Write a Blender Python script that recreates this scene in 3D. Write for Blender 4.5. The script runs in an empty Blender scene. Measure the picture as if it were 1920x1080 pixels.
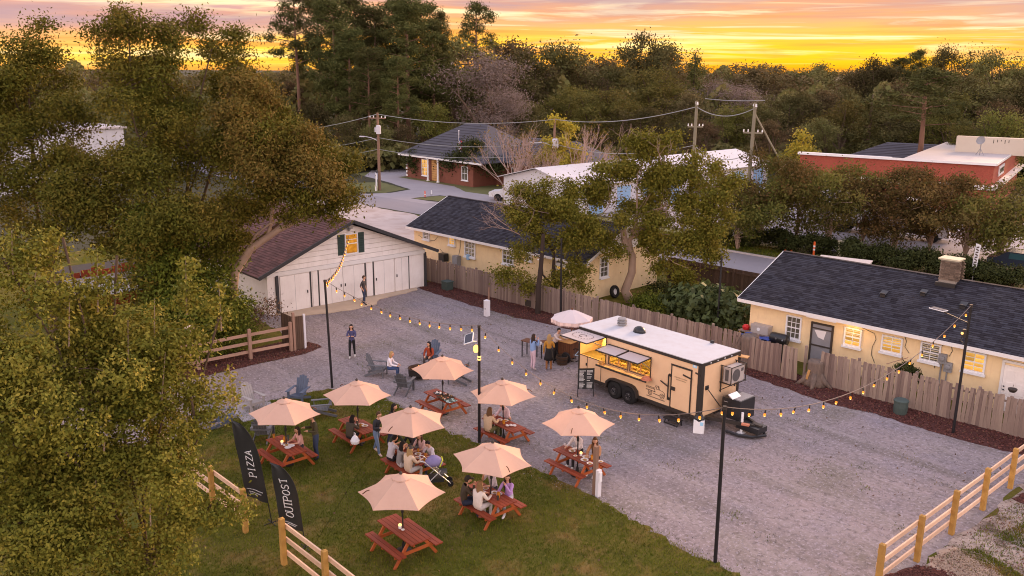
import bpy, math, random
import numpy as np
from mathutils import Vector, Matrix
random.seed(7)
rng = np.random.default_rng(7)
PI = math.pi
SC = bpy.context.scene
COL = SC.collection

# ------------------------------------------------------------------ camera
CAM_H, CAM_F, CAM_P, CAM_R, CAM_A = 13.619, 1634.7, 0.24679, 0.00771, -0.85
cp, sp = math.cos(CAM_P), math.sin(CAM_P)
FWD = Vector((math.sin(CAM_A) * cp, math.cos(CAM_A) * cp, -sp))
RGT = Vector((math.cos(CAM_A), -math.sin(CAM_A), 0))
UPV = RGT.cross(FWD)
cR, sR = math.cos(CAM_R), math.sin(CAM_R)
CX = RGT * cR + UPV * sR
CY = UPV * cR - RGT * sR
cam = bpy.data.cameras.new('camera')
cam.sensor_width = 36
cam.lens = CAM_F / 1920 * 36
cam.clip_start = 0.5
cam.clip_end = 6000
co = bpy.data.objects.new('camera', cam)
COL.objects.link(co)
co.matrix_world = Matrix(((CX.x, CY.x, -FWD.x, 0), (CX.y, CY.y, -FWD.y, 0), (CX.z, CY.z, -FWD.z, CAM_H), (0, 0, 0, 1)))
SC.camera = co

def ray(px, py):
    """direction through a point of the photograph (1920 x 1080), used to survey where things stand"""
    a, b = px - 960, py - 540
    return FWD + CX * (a / CAM_F) - CY * (b / CAM_F)
def G(px, py, z=0.0):
    d = ray(px, py); t = (z - CAM_H) / d.z
    return Vector((d.x * t, d.y * t, z))
def AT(px, D):
    """ground point at distance D in the direction of photo column px"""
    d = ray(px, 130); h = math.hypot(d.x, d.y)
    return Vector((d.x / h * D, d.y / h * D, 0))
def RP(px, py, D):
    d = ray(px, py); h = math.hypot(d.x, d.y); return Vector((d.x / h * D, d.y / h * D, CAM_H + d.z / h * D))
def HZ(px, py, D):
    d = ray(px, py); return CAM_H + d.z / math.hypot(d.x, d.y) * D
def WALL(px, py, o, yaw, face):
    """photo point -> (s, z) on a vertical wall through o; wall runs along yaw"""
    d = ray(px, py); n = Vector((-math.sin(yaw), math.cos(yaw), 0)); o = Vector((o[0], o[1], 0))
    t = o.dot(n) / d.dot(n); p = d * t
    return (p - o).dot(Vector((math.cos(yaw), math.sin(yaw), 0))), CAM_H + p.z

# ------------------------------------------------------------------ sky, sun, exposure
SUN_DIR = Vector((-0.10, 0.99, 0)).normalized()
SUN_EL = math.radians(14)
w = bpy.data.worlds.new('World'); SC.world = w; w.use_nodes = True
nt = w.node_tree; N = nt.nodes; L = nt.links
N.clear()
def nn(tree, typ, **kw):
    n = tree.nodes.new(typ)
    for k, v in kw.items(): setattr(n, k, v)
    return n
out = nn(nt, 'ShaderNodeOutputWorld')
tc = nn(nt, 'ShaderNodeTexCoord')
nrm = nn(nt, 'ShaderNodeVectorMath', operation='NORMALIZE'); L.new(tc.outputs['Generated'], nrm.inputs[0])
sep = nn(nt, 'ShaderNodeSeparateXYZ'); L.new(nrm.outputs[0], sep.inputs[0])
dot = nn(nt, 'ShaderNodeVectorMath', operation='DOT_PRODUCT'); L.new(nrm.outputs[0], dot.inputs[0]); dot.inputs[1].default_value = Vector((-0.51, 0.86, 0))
def math_n(op, a, b=None, clamp=False):
    m = nn(nt, 'ShaderNodeMath', operation=op, use_clamp=clamp)
    for i, x in enumerate((a, b)):
        if x is None: continue
        if isinstance(x, (int, float)): m.inputs[i].default_value = x
        else: L.new(x, m.inputs[i])
    return m.outputs[0]
def noise_n(scale, sx, sy, sz, detail=5, rough=.55, dist=0.0, off=(0, 0, 0)):
    mp = nn(nt, 'ShaderNodeMapping'); mp.inputs['Scale'].default_value = (sx, sy, sz); mp.inputs['Location'].default_value = off
    mp.inputs['Rotation'].default_value = (0.030, 0.035, 0)
    L.new(nrm.outputs[0], mp.inputs[0])
    t = nn(nt, 'ShaderNodeTexNoise'); t.inputs['Scale'].default_value = scale; t.inputs['Detail'].default_value = detail
    t.inputs['Roughness'].default_value = rough; t.inputs['Distortion'].default_value = dist
    L.new(mp.outputs[0], t.inputs['Vector']); return t.outputs['Fac']
def ramp_n(fac, stops, interp='LINEAR'):
    r = nn(nt, 'ShaderNodeValToRGB'); r.color_ramp.interpolation = interp
    e = r.color_ramp.elements
    while len(e) > 1: e.remove(e[-1])
    for i, (p, c) in enumerate(stops):
        x = e[0] if i == 0 else e.new(p)
        x.position = p; x.color = (*c, 1) if len(c) == 3 else c
    L.new(fac, r.inputs[0]); return r.outputs[0]
def mix_n(fac, a, b, blend='MIX'):
    m = nn(nt, 'ShaderNodeMix', data_type='RGBA', blend_type=blend)
    for s, x in ((m.inputs[0], fac), (m.inputs[6], a), (m.inputs[7], b)):
        if isinstance(x, (int, float)): s.default_value = x
        elif isinstance(x, tuple): s.default_value = (*x, 1)
        else: L.new(x, s)
    return m.outputs[2]
n_big = noise_n(1.0, 2.2, 2.2, 26, 4, .5, .3)
n_str = noise_n(1.0, 3.6, 3.6, 85, 7, .62, 1.0, (3.1, 1.7, .4))
n_soft = noise_n(1.0, 2.6, 2.6, 30, 6, .55, .2, (7, 2, 1))
zz = math_n('ADD', sep.outputs['Z'], math_n('MULTIPLY', math_n('SUBTRACT', n_big, .5), .046))
zz = math_n('ADD', zz, math_n('MULTIPLY', math_n('SUBTRACT', n_str, .5), .022))
dot2 = nn(nt, 'ShaderNodeVectorMath', operation='DOT_PRODUCT'); L.new(nrm.outputs[0], dot2.inputs[0]); dot2.inputs[1].default_value = Vector((-0.36, 0.93, 0)).normalized()
glow = nn(nt, 'ShaderNodeMapRange'); L.new(dot2.outputs['Value'], glow.inputs[0]); glow.inputs[1].default_value = .55; glow.inputs[2].default_value = 1.0; glow.inputs[3].default_value = .85; glow.inputs[4].default_value = 1.55
zz = math_n('DIVIDE', zz, glow.outputs[0])
zp = math_n('POWER', math_n('MAXIMUM', zz, 0.0), .5, True)          # square root spreads the horizon band
base = ramp_n(zp, [(0, (.70, .26, .002)), (.07, (.74, .36, .003)), (.12, (.76, .43, .012)), (.16, (.72, .37, .05)), (.198, (.58, .27, .11)),
                   (.235, (.46, .225, .17)), (.27, (.37, .225, .22)), (.33, (.52, .38, .40)), (.45, (.78, .62, .62)), (.6, (.92, .76, .77)), (.72, (.76, .69, .78)), (.85, (.56, .54, .68)), (1, (.47, .47, .62))])
away = ramp_n(zp, [(0, (1.45, 1.10, .94)), (.42, (1.70, 1.33, 1.17)), (.6, (1.50, 1.22, 1.14)), (.72, (1.05, .92, .97)), (.85, (.60, .57, .70)), (1, (.47, .47, .62))])
azm = ramp_n(math_n('ADD', math_n('MULTIPLY', dot.outputs['Value'], .5), .5), [(0, (0, 0, 0)), (.45, (.12, .12, .12)), (.78, (.92, .92, .92)), (1, (1, 1, 1))])
skyc = mix_n(azm, away, base)
# bright streaks of lit cloud, strongest low over the sunset
strk = ramp_n(n_str, [(0, (0, 0, 0)), (.50, (0, 0, 0)), (.60, (.9, .9, .9)), (1, (1, 1, 1))])
low = ramp_n(zp, [(0, (.12, .12, .12)), (.10, (.25, .25, .25)), (.17, (.95, .95, .95)), (.28, (.7, .7, .7)), (.45, (.25, .25, .25)), (.8, (.05, .05, .05)), (1, (0, 0, 0))])
skyc = mix_n(math_n('MULTIPLY', math_n('MULTIPLY', strk, low), azm), skyc, (.86, .68, .36))
n_st2 = noise_n(1.0, 2.4, 2.4, 75, 6, .6, .8, (9.3, 4.1, 2.2))
str2 = ramp_n(n_st2, [(0, (0, 0, 0)), (.46, (0, 0, 0)), (.60, (.9, .9, .9)), (1, (1, 1, 1))])
low2 = ramp_n(zp, [(0, (.35, .35, .35)), (.08, (.85, .85, .85)), (.22, (.75, .75, .75)), (.30, (.3, .3, .3)), (.4, (0, 0, 0)), (1, (0, 0, 0))])
skyc = mix_n(math_n('MULTIPLY', math_n('MULTIPLY', str2, low2), azm), skyc, (.62, .21, .04))
# mauve cloud bank higher up
bank = ramp_n(n_soft, [(0, (0, 0, 0)), (.40, (0, 0, 0)), (.56, (1, 1, 1)), (1, (1, 1, 1))])
hi = ramp_n(zp, [(0, (0, 0, 0)), (.15, (0, 0, 0)), (.22, (.85, .85, .85)), (.34, (.5, .5, .5)), (.5, (.15, .15, .15)), (1, (.05, .05, .05))])
skyc = mix_n(math_n('MULTIPLY', bank, hi), skyc, (.30, .195, .215))
bg1 = nn(nt, 'ShaderNodeBackground'); L.new(skyc, bg1.inputs[0]); bg1.inputs[1].default_value = 1.0
nis = nn(nt, 'ShaderNodeTexSky', sky_type='NISHITA'); nis.sun_disc = False
nis.sun_elevation = SUN_EL; nis.sun_rotation = math.atan2(SUN_DIR.x, SUN_DIR.y)
bg2 = nn(nt, 'ShaderNodeBackground'); L.new(nis.outputs[0], bg2.inputs[0]); bg2.inputs[1].default_value = .0008
addw = nn(nt, 'ShaderNodeAddShader'); L.new(bg1.outputs[0], addw.inputs[0]); L.new(bg2.outputs[0], addw.inputs[1])
L.new(addw.outputs[0], out.inputs[0])
sl = bpy.data.lights.new('sun', 'SUN'); sl.energy = 3.2; sl.angle = math.radians(18); sl.color = (1, .60, .33)
so = bpy.data.objects.new('sun', sl); COL.objects.link(so)
sd = Vector((SUN_DIR.x * math.cos(SUN_EL), SUN_DIR.y * math.cos(SUN_EL), math.sin(SUN_EL)))
so.rotation_euler = sd.to_track_quat('Z', 'Y').to_euler(); so.location = (0, 0, 60)
vs = SC.view_settings
SC.display_settings.display_device = 'sRGB'
vs.view_transform = 'Standard'; vs.look = 'None'; vs.exposure = 0.95; vs.gamma = 1
vs.use_curve_mapping = False
cy = SC.cycles
cy.max_bounces = 6; cy.diffuse_bounces = 2; cy.glossy_bounces = 2; cy.transmission_bounces = 3; cy.transparent_max_bounces = 4
cy.use_denoising = True
cy.denoiser = 'OPENIMAGEDENOISE'
cy.denoising_input_passes = 'RGB_ALBEDO_NORMAL'
cy.denoising_prefilter = 'ACCURATE'
cy.filter_width = 1.05
cy.use_adaptive_sampling = False
cy.sample_clamp_indirect = 4

# ------------------------------------------------------------------ materials
MATS = {}
def M(name, col, rough=.75, col2=None, ns=2.0, amt=.5, obj=0.0, tint=0.0, bump=0.0, bs=20.0, metal=0.0, emit=0.0, trans=0.0, spec=.3, stretch=None, ns2=None, col3=None, amt3=0.0, detail=5, hue=0.0, layers=()):
    m = bpy.data.materials.new(name); m.use_nodes = True
    t = m.node_tree; nd = t.nodes; lk = t.links; nd.clear()
    o = nn(t, 'ShaderNodeOutputMaterial')
    tcx = nn(t, 'ShaderNodeTexCoord'); vec = tcx.outputs['Object']
    if stretch:
        mp = nn(t, 'ShaderNodeMapping'); mp.inputs['Scale'].default_value = stretch; lk.new(vec, mp.inputs[0]); vec = mp.outputs[0]
    def nz(sc, det=detail, ro=.6):
        x = nn(t, 'ShaderNodeTexNoise'); x.inputs['Scale'].default_value = sc; x.inputs['Detail'].default_value = det; x.inputs['Roughness'].default_value = ro
        lk.new(vec, x.inputs['Vector']); return x.outputs['Fac']
    def cmix(f, a, b, blend='MIX'):
        x = nn(t, 'ShaderNodeMix', data_type='RGBA', blend_type=blend)
        for s, v in ((x.inputs[0], f), (x.inputs[6], a), (x.inputs[7], b)):
            if isinstance(v, (int, float)): s.default_value = v
            elif isinstance(v, tuple): s.default_value = (*v, 1)
            else: lk.new(v, s)
        return x.outputs[2]
    def mrange(v, lo, hi, a=0.3, b=0.7):
        x = nn(t, 'ShaderNodeMapRange'); x.inputs[1].default_value = a; x.inputs[2].default_value = b; x.inputs[3].default_value = lo; x.inputs[4].default_value = hi
        lk.new(v, x.inputs[0]); return x.outputs[0]
    c = tuple(col)
    if col2 is not None:
        c = cmix(mrange(nz(ns), 0, amt), c, tuple(col2))
    if col3 is not None:
        c = cmix(mrange(nz(ns2 or ns * 6), 0, amt3, .45, .7), c, tuple(col3))
    for ly in layers:
        lc, sc_, am_, lo_, hi_ = ly[:5]; ov_ = vec
        if len(ly) > 5:
            mp = nn(t, 'ShaderNodeMapping'); mp.inputs['Scale'].default_value = ly[5]; lk.new(tcx.outputs['Object'], mp.inputs[0]); vec = mp.outputs[0]
        c = cmix(mrange(nz(sc_, 8, .62), 0, am_, lo_, hi_), c, tuple(lc)); vec = ov_
    if tint:
        at = nn(t, 'ShaderNodeAttribute', attribute_name='tint')
        h = nn(t, 'ShaderNodeHueSaturation')
        lk.new(mrange(at.outputs['Fac'], 1 - tint, 1 + tint, 0, 1), h.inputs['Value'])
        if hue: lk.new(mrange(at.outputs['Fac'], .5 - hue, .5 + hue, 1, 0), h.inputs['Hue'])
        if isinstance(c, tuple): h.inputs['Color'].default_value = (*c, 1)
        else: lk.new(c, h.inputs['Color'])
        c = h.outputs[0]
    if obj:
        oi = nn(t, 'ShaderNodeObjectInfo'); h = nn(t, 'ShaderNodeHueSaturation')
        lk.new(mrange(oi.outputs['Random'], 1 - obj, 1 + obj, 0, 1), h.inputs['Value'])
        if hue: lk.new(mrange(oi.outputs['Random'], .5 - hue, .5 + hue, 0, 1), h.inputs['Hue'])
        if isinstance(c, tuple): h.inputs['Color'].default_value = (*c, 1)
        else: lk.new(c, h.inputs['Color'])
        c = h.outputs[0]
    if emit:
        e = nn(t, 'ShaderNodeEmission'); e.inputs[1].default_value = emit
        if isinstance(c, tuple): e.inputs[0].default_value = (*c, 1)
        else: lk.new(c, e.inputs[0])
        lk.new(e.outputs[0], o.inputs[0]); MATS[name] = m; return m
    b = nn(t, 'ShaderNodeBsdfPrincipled')
    if isinstance(c, tuple): b.inputs['Base Color'].default_value = (*c, 1)
    else: lk.new(c, b.inputs['Base Color'])
    b.inputs['Roughness'].default_value = rough; b.inputs['Metallic'].default_value = metal
    b.inputs['Specular IOR Level'].default_value = spec
    sh = b.outputs[0]
    if bump:
        bp = nn(t, 'ShaderNodeBump'); bp.inputs['Strength'].default_value = bump; bp.inputs['Distance'].default_value = .02
        lk.new(nz(bs, 3), bp.inputs['Height']); lk.new(bp.outputs[0], b.inputs['Normal'])
    if trans:
        tr = nn(t, 'ShaderNodeBsdfTranslucent')
        if isinstance(c, tuple): tr.inputs[0].default_value = (*c, 1)
        else: lk.new(c, tr.inputs[0])
        mx = nn(t, 'ShaderNodeMixShader'); mx.inputs[0].default_value = trans
        lk.new(sh, mx.inputs[1]); lk.new(tr.outputs[0], mx.inputs[2]); sh = mx.outputs[0]
    lk.new(sh, o.inputs[0]); MATS[name] = m
    return m

# ------------------------------------------------------------------ mesh helpers
def rotz(a): return Matrix.Rotation(a, 3, 'Z')
class MB:
    def __init__(s): s.v = []; s.f = []; s.m = []; s.t = []
    def add(s, vs, fs, mi=0, tint=None):
        b = len(s.v); s.v += [tuple(x) for x in vs]
        tt = random.random() if tint is None else tint
        for f in fs: s.f.append(tuple(b + i for i in f)); s.m.append(mi); s.t.append(tt)
        return s
    def box(s, c, d, rz=0, mi=0, R=None, tint=None):
        R = R if R is not None else rotz(rz); c = Vector(c)
        vs = [c + R @ Vector((x * d[0] / 2, y * d[1] / 2, z * d[2] / 2)) for z in (-1, 1) for y in (-1, 1) for x in (-1, 1)]
        return s.add(vs, [(0, 2, 3, 1), (4, 5, 7, 6), (0, 1, 5, 4), (2, 6, 7, 3), (0, 4, 6, 2), (1, 3, 7, 5)], mi, tint)
    def bx(s, a, b, mi=0, tint=None):
        return s.box([(a[i] + b[i]) / 2 for i in range(3)], [abs(b[i] - a[i]) for i in range(3)], 0, mi, None, tint)
    def bar(s, p, q, wd, ht, mi=0, tint=None):
        p, q = Vector(p), Vector(q); d = (q - p); ln = d.length; d.normalize()
        up = Vector((0, 0, 1)) if abs(d.z) < .95 else Vector((0, 1, 0))
        x = up.cross(d).normalized(); z = d.cross(x)
        R = Matrix((x, d, z)).transposed()
        return s.box((p + q) / 2, (wd, ln, ht), 0, mi, R, tint)
    def path(s, pts, rs, n=6, mi=0, cap=True, tint=None, flat=None):
        pts = [Vector(p) for p in pts]
        if isinstance(rs, (int, float)): rs = [rs] * len(pts)
        vs = []; px = None
        for i, p in enumerate(pts):
            d = (pts[min(i + 1, len(pts) - 1)] - pts[max(i - 1, 0)]).normalized()
            if px is None:
                px = d.orthogonal().normalized()
            else:
                px = (px - d * px.dot(d))
                px = px.normalized() if px.length > 1e-6 else d.orthogonal().normalized()
            py = d.cross(px)
            for k in range(n):
                a = 2 * PI * k / n
                vs.append(p + (px * math.cos(a) + py * math.sin(a)) * rs[i])
        fs = []
        for i in range(len(pts) - 1):
            for k in range(n):
                fs.append((i * n + k, i * n + (k + 1) % n, (i + 1) * n + (k + 1) % n, (i + 1) * n + k))
        if cap:
            fs.append(tuple(range(n - 1, -1, -1))); b = (len(pts) - 1) * n; fs.append(tuple(b + k for k in range(n)))
        return s.add(vs, fs, mi, tint)
    def tube(s, p, q, r0, r1=None, n=8, mi=0, tint=None):
        return s.path([p, q], [r0, r0 if r1 is None else r1], n, mi, True, tint)
    def lathe(s, prof, c=(0, 0, 0), n=12, mi=0, tint=None, R=None):
        c = Vector(c); vs = []
        for r, z in prof:
            for k in range(n):
                p = Vector((r * math.cos(2 * PI * k / n), r * math.sin(2 * PI * k / n), z))
                vs.append(c + (R @ p if R is not None else p))
        fs = []
        for i in range(len(prof) - 1):
            for k in range(n): fs.append((i * n + k, i * n + (k + 1) % n, (i + 1) * n + (k + 1) % n, (i + 1) * n + k))
        if prof[0][0] > 1e-4: fs.append(tuple(range(n - 1, -1, -1)))
        if prof[-1][0] > 1e-4: fs.append(tuple((len(prof) - 1) * n + k for k in range(n)))
        return s.add(vs, fs, mi, tint)
    def sph(s, c, r, n=10, m=7, mi=0, R=None, tint=None, fn=None):
        if isinstance(r, (int, float)): r = (r, r, r)
        c = Vector(c); vs = []; fs = []
        for i in range(m + 1):
            th = PI * i / m
            for k in range(n):
                a = 2 * PI * k / n
                p = Vector((math.sin(th) * math.cos(a), math.sin(th) * math.sin(a), math.cos(th)))
                if fn: p = fn(p)
                p = Vector((p.x * r[0], p.y * r[1], p.z * r[2]))
                vs.append(c + (R @ p if R is not None else p))
        for i in range(m):
            for k in range(n): fs.append((i * n + k, (i + 1) * n + k, (i + 1) * n + (k + 1) % n, i * n + (k + 1) % n))
        return s.add(vs, fs, mi, tint)
    def prism(s, poly, a, b, axis='Z', mi=0, tint=None):
        """polygon in the plane across axis, from a to b along it"""
        def P(x, y, t): return {'Z': (x, y, t), 'X': (t, x, y), 'Y': (x, t, y)}[axis]
        n = len(poly)
        vs = [P(x, y, a) for x, y in poly] + [P(x, y, b) for x, y in poly]
        fs = [tuple(range(n - 1, -1, -1)), tuple(range(n, 2 * n))] + [(i, (i + 1) % n, n + (i + 1) % n, n + i) for i in range(n)]
        return s.add(vs, fs, mi, tint)
    def quad(s, a, b, c, d, mi=0, tint=None): return s.add([a, b, c, d], [(0, 1, 2, 3)], mi, tint)
    def grid(s, fn, nu, nv, mi=0, tint=None, two=0.0):
        vs = [fn(i / nu, j / nv) for j in range(nv + 1) for i in range(nu + 1)]
        fs = [(j * (nu + 1) + i, j * (nu + 1) + i + 1, (j + 1) * (nu + 1) + i + 1, (j + 1) * (nu + 1) + i) for j in range(nv) for i in range(nu)]
        return s.add(vs, fs, mi, tint)
    def wall(s, x0, x1, z0, z1, y0, y1, holes, mi=0):
        """slab between y0 and y1 with rectangular openings (x0, x1, z0, z1)"""
        xs = sorted({x0, x1, *[h[0] for h in holes], *[h[1] for h in holes]}); zs = sorted({z0, z1, *[h[2] for h in holes], *[h[3] for h in holes]})
        for i in range(len(xs) - 1):
            for j in range(len(zs) - 1):
                cx, cz = (xs[i] + xs[i + 1]) / 2, (zs[j] + zs[j + 1]) / 2
                if any(h[0] < cx < h[1] and h[2] < cz < h[3] for h in holes): continue
                s.bx((xs[i], y0, zs[j]), (xs[i + 1], y1, zs[j + 1]), mi, .5)
        return s
    def mesh(s, name, mats, smooth=False):
        me = bpy.data.meshes.new(name); me.from_pydata(s.v, [], s.f)
        if not isinstance(mats, (list, tuple)): mats = [mats]
        for m in mats: me.materials.append(MATS[m] if isinstance(m, str) else m)
        if s.f:
            me.polygons.foreach_set('material_index', s.m)
            a = me.attributes.new('tint', 'FLOAT', 'FACE'); a.data.foreach_set('value', s.t)
            if smooth: me.polygons.foreach_set('use_smooth', [True] * len(s.f))
        me.update(); return me
    def build(s, name, mats, parent=None, loc=(0, 0, 0), rz=0, smooth=False):
        return ob(name, s.mesh(name, mats, smooth), parent, loc, rz)
def ob(name, me, parent=None, loc=(0, 0, 0), rz=0):
    o = bpy.data.objects.new(name, me); COL.objects.link(o); o.location = loc
    if rz: o.rotation_euler = (0, 0, rz)
    if parent: o.parent = parent
    return o
def tag(o, label=None, cat=None, group=None, kind=None):
    if label: o['label'] = label
    if cat: o['category'] = cat
    if group: o['group'] = group
    if kind: o['kind'] = kind
    return o
def thing(name, label, cat, loc=(0, 0, 0), rz=0, group=None):
    return tag(ob(name, None, None, loc, rz), label, cat, group)
def struct(o): o['kind'] = 'structure'; return o
KIDS = {}
def copy_tree(o, loc, rz, label=None, parent=None, scale=None):
    c = o.copy(); COL.objects.link(c)
    if parent is None:
        c.location = loc; c.rotation_euler = (0, 0, rz)
        if label: c['label'] = label
        if scale: c.scale = scale
    else: c.parent = parent
    for ch in o.children: copy_tree(ch, None, None, None, c)
    return c

def wob(poly, step=.5, amp=.12, seed=0):
    """polygon with an uneven outline"""
    r = random.Random(seed); out = []
    for i, p in enumerate(poly):
        q = poly[(i + 1) % len(poly)]; d = math.hypot(q[0] - p[0], q[1] - p[1]); n = max(1, int(d / step))
        for k in range(n):
            t = k / n
            out.append((p[0] + (q[0] - p[0]) * t + r.uniform(-amp, amp), p[1] + (q[1] - p[1]) * t + r.uniform(-amp, amp)))
    return out
def sheet(name, poly, z, mat, amp=.12, step=.5, seed=0):
    pts = wob(poly, step, amp, seed) if amp else poly
    me = bpy.data.meshes.new(name); me.from_pydata([(x, y, z) for x, y in pts], [], [tuple(range(len(pts)))])
    me.materials.append(MATS[mat]); o = ob(name, me)
    return struct(o)
def inside(poly, x, y):
    c = False; n = len(poly); j = n - 1
    for i in range(n):
        xi, yi = poly[i]; xj, yj = poly[j]
        if (yi > y) != (yj > y) and x < (xj - xi) * (y - yi) / (yj - yi + 1e-12) + xi: c = not c
        j = i
    return c
def scatter(poly, n, seed=0):
    r = random.Random(seed); xs = [p[0] for p in poly]; ys = [p[1] for p in poly]; out = []
    while len(out) < n:
        x, y = r.uniform(min(xs), max(xs)), r.uniform(min(ys), max(ys))
        if inside(poly, x, y): out.append((x, y))
    return out
def fast_mesh(name, V, nper, mats, tint=None, smooth=False):
    """many separate faces of nper corners: V is (n, nper, 3)"""
    n = len(V); me = bpy.data.meshes.new(name)
    me.vertices.add(n * nper); me.vertices.foreach_set('co', V.reshape(-1).astype(np.float32))
    me.loops.add(n * nper); me.loops.foreach_set('vertex_index', np.arange(n * nper, dtype=np.int32))
    me.polygons.add(n); me.polygons.foreach_set('loop_start', np.arange(0, n * nper, nper, dtype=np.int32))
    for m in (mats if isinstance(mats, (list, tuple)) else [mats]): me.materials.append(MATS[m])
    if tint is not None:
        a = me.attributes.new('tint', 'FLOAT', 'FACE'); a.data.foreach_set('value', tint.astype(np.float32))
    me.update(calc_edges=True); return me
def unit(a): return a / (np.linalg.norm(a, axis=-1, keepdims=True) + 1e-9)
def leaf_quads(C, size, R, aspect=.5, out=None, droop=.0, jit=.35):
    """diamond leaves at centres C; out = preferred normals"""
    n = len(C); nr = R.normal(size=(n, 3))
    if out is not None: nr = nr * .8 + out * 1.0
    nr[:, 2] += .35; nr = unit(nr)
    d = R.normal(size=(n, 3)); d[:, 2] -= droop; d = unit(d - nr * (d * nr).sum(1, keepdims=True))
    s = np.cross(nr, d); ln = size * R.uniform(1 - jit, 1 + jit, (n, 1)); wd = ln * aspect
    return np.stack([C - d * ln / 2, C + s * wd / 2 - d * ln * .05, C + d * ln / 2, C - s * wd / 2 - d * ln * .05], 1)
def crown_points(lobes, n, R, clump=22, cr=.35, shell=.55, low=.35):
    """leaf centres gathered in clumps through a set of ellipsoid lobes"""
    lobes = np.array(lobes, float); wt = (lobes[:, 3] * lobes[:, 4] + lobes[:, 4] * lobes[:, 5] + lobes[:, 3] * lobes[:, 5]); wt /= wt.sum()
    nc = max(1, n // clump); li = R.choice(len(lobes), nc, p=wt); d = unit(R.normal(size=(nc, 3)))
    flip = (d[:, 2] < -.3) & (R.random(nc) > low); d[flip, 2] *= -1
    rad = shell + (1 - shell) * R.random((nc, 1)) ** .6
    c = lobes[li, :3] + d * lobes[li, 3:6] * rad
    ct = R.random(nc)
    C = np.repeat(c, clump, 0) + R.normal(size=(nc * clump, 3)) * cr * np.array([1, 1, .75]) * np.repeat(R.uniform(.5, 1.3, (nc, 1)), clump, 0)
    O = np.repeat(d, clump, 0); T = np.clip(np.repeat(ct, clump) * .6 + R.random(nc * clump) * .4, 0, 1)
    return C, O, T, c
# ------------------------------------------------------------------ material library
M('gravel', (.220, .186, .190), .95, bump=.35, bs=38, spec=.04, layers=[((.33, .265, .255), .13, .85, .40, .62), ((.185, .160, .125), .32, .75, .50, .66), ((.235, .21, .24), .22, .7, .52, .68), ((.32, .27, .26), 1.0, .8, .50, .64, (.07, .9, 1)), ((.165, .14, .12), 1.0, .75, .53, .66, (.06, .75, 1)), ((.125, .105, .095), 5.0, .75, .50, .68), ((.43, .37, .40), 9.0, .75, .52, .68), ((.10, .085, .075), 1.6, .5, .60, .72)])
M('gravel_stone', (.33, .29, .32), .9, (.22, .19, .19), 3, .6, tint=.6, spec=.05)
M('soil', (.115, .098, .022), .95, bump=.5, bs=12, spec=.03, layers=[((.075, .085, .014), .5, .8, .42, .58), ((.20, .135, .050), .7, .85, .52, .66), ((.045, .045, .012), 2.4, .7, .52, .68), ((.22, .165, .06), 6.0, .6, .55, .7)])
M('forest_floor', (.05, .045, .022), .95, (.035, .035, .015), .1, 1, bump=.3, bs=5)
M('grass_blade', (.115, .135, .016), .9, tint=.55, trans=.25, hue=.03, spec=.04, layers=[((.075, .10, .012), .5, .8, .42, .58), ((.24, .155, .05), .7, .9, .52, .66), ((.19, .16, .03), 2.0, .6, .5, .66)])
M('verge', (.16, .15, .055), .95, (.10, .105, .035), .5, .8, bump=.4, bs=8)
M('mulch', (.095, .030, .024), .95, (.055, .020, .016), 1.5, .7, bump=.6, bs=22)
M('mulch_chip', (.115, .036, .027), .95, (.17, .075, .055), 4, .6, tint=.5)
M('dirt', (.31, .24, .20), .95, bump=.5, bs=14, spec=.03, layers=[((.42, .345, .30), .6, .8, .42, .6), ((.10, .072, .055), 1.1, .9, .50, .62), ((.085, .075, .025), 2.2, .7, .55, .68), ((.055, .04, .03), 6, .7, .54, .7), ((.52, .45, .40), 9, .6, .56, .7)])
M('sand', (.50, .37, .27), .95, (.30, .22, .17), .9, .8, bump=.4, bs=18, col3=(.30, .21, .16), ns2=5, amt3=.5)
M('sandy_lot', (.47, .40, .38), .95, (.33, .265, .235), .15, .8, bump=.3, bs=8, col3=(.28, .2, .16), ns2=.6, amt3=.5)
M('asphalt', (.27, .245, .26), .9, (.21, .19, .205), .3, .7, bump=.2, bs=20, stretch=(.3, 1, 1))
M('drive_concrete', (.35, .315, .325), .9, (.27, .24, .25), .3, .7, bump=.2, bs=14)
M('concrete', (.60, .46, .33), .9, (.45, .34, .25), 1.2, .7, bump=.25, bs=16)
M('curb', (.55, .48, .45), .9, (.40, .35, .33), 2, .6)
M('white_wood', (.90, .83, .79), .6, (.70, .62, .58), 1.2, .5, bump=.1, bs=30, obj=.03, layers=[((.66, .54, .47), 3.0, .5, .55, .8, (5, 5, .35)), ((.56, .47, .41), 1.1, .4, .6, .85)])
M('white_trim', (.80, .76, .74), .5, (.68, .62, .58), 2, .3)
M('dark_trim', (.055, .052, .055), .6, (.035, .033, .035), 3, .6)
M('shutter', (.045, .070, .060), .6)
M('roof_brown', (.15, .066, .056), .9, (.095, .046, .042), .6, .6, tint=.3, bump=.4, bs=30)
M('roof_dark', (.050, .046, .053), .9, (.036, .034, .045), .8, .8, tint=.42, bump=.4, bs=30, hue=.04, spec=.1)
M('roof_far', (.085, .08, .095), .9, (.06, .056, .068), .4, .7, tint=.2, bump=.3, bs=10)
M('stucco', (.90, .68, .40), .85, (.86, .63, .36), .8, .6, bump=.08, bs=35, col3=(.70, .47, .27), ns2=2.2, amt3=.35, layers=[((.60, .42, .26), 2.0, .4, .56, .8, (3, 3, .4))])
M('pane_dark', (.08, .075, .06), .15, (.16, .14, .10), 1.5, .8, spec=.6)
M('pane_lit', (1.0, .60, .15), .5, (.75, .27, .03), 2.2, .95, obj=.38, emit=.52)
M('pane_orange', (1.0, .40, .05), .5, (.35, .12, .01), 3.0, .9, emit=.45)
M('blind', (.62, .53, .36), .7)
M('window_frame', (.80, .78, .79), .45)
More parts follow.
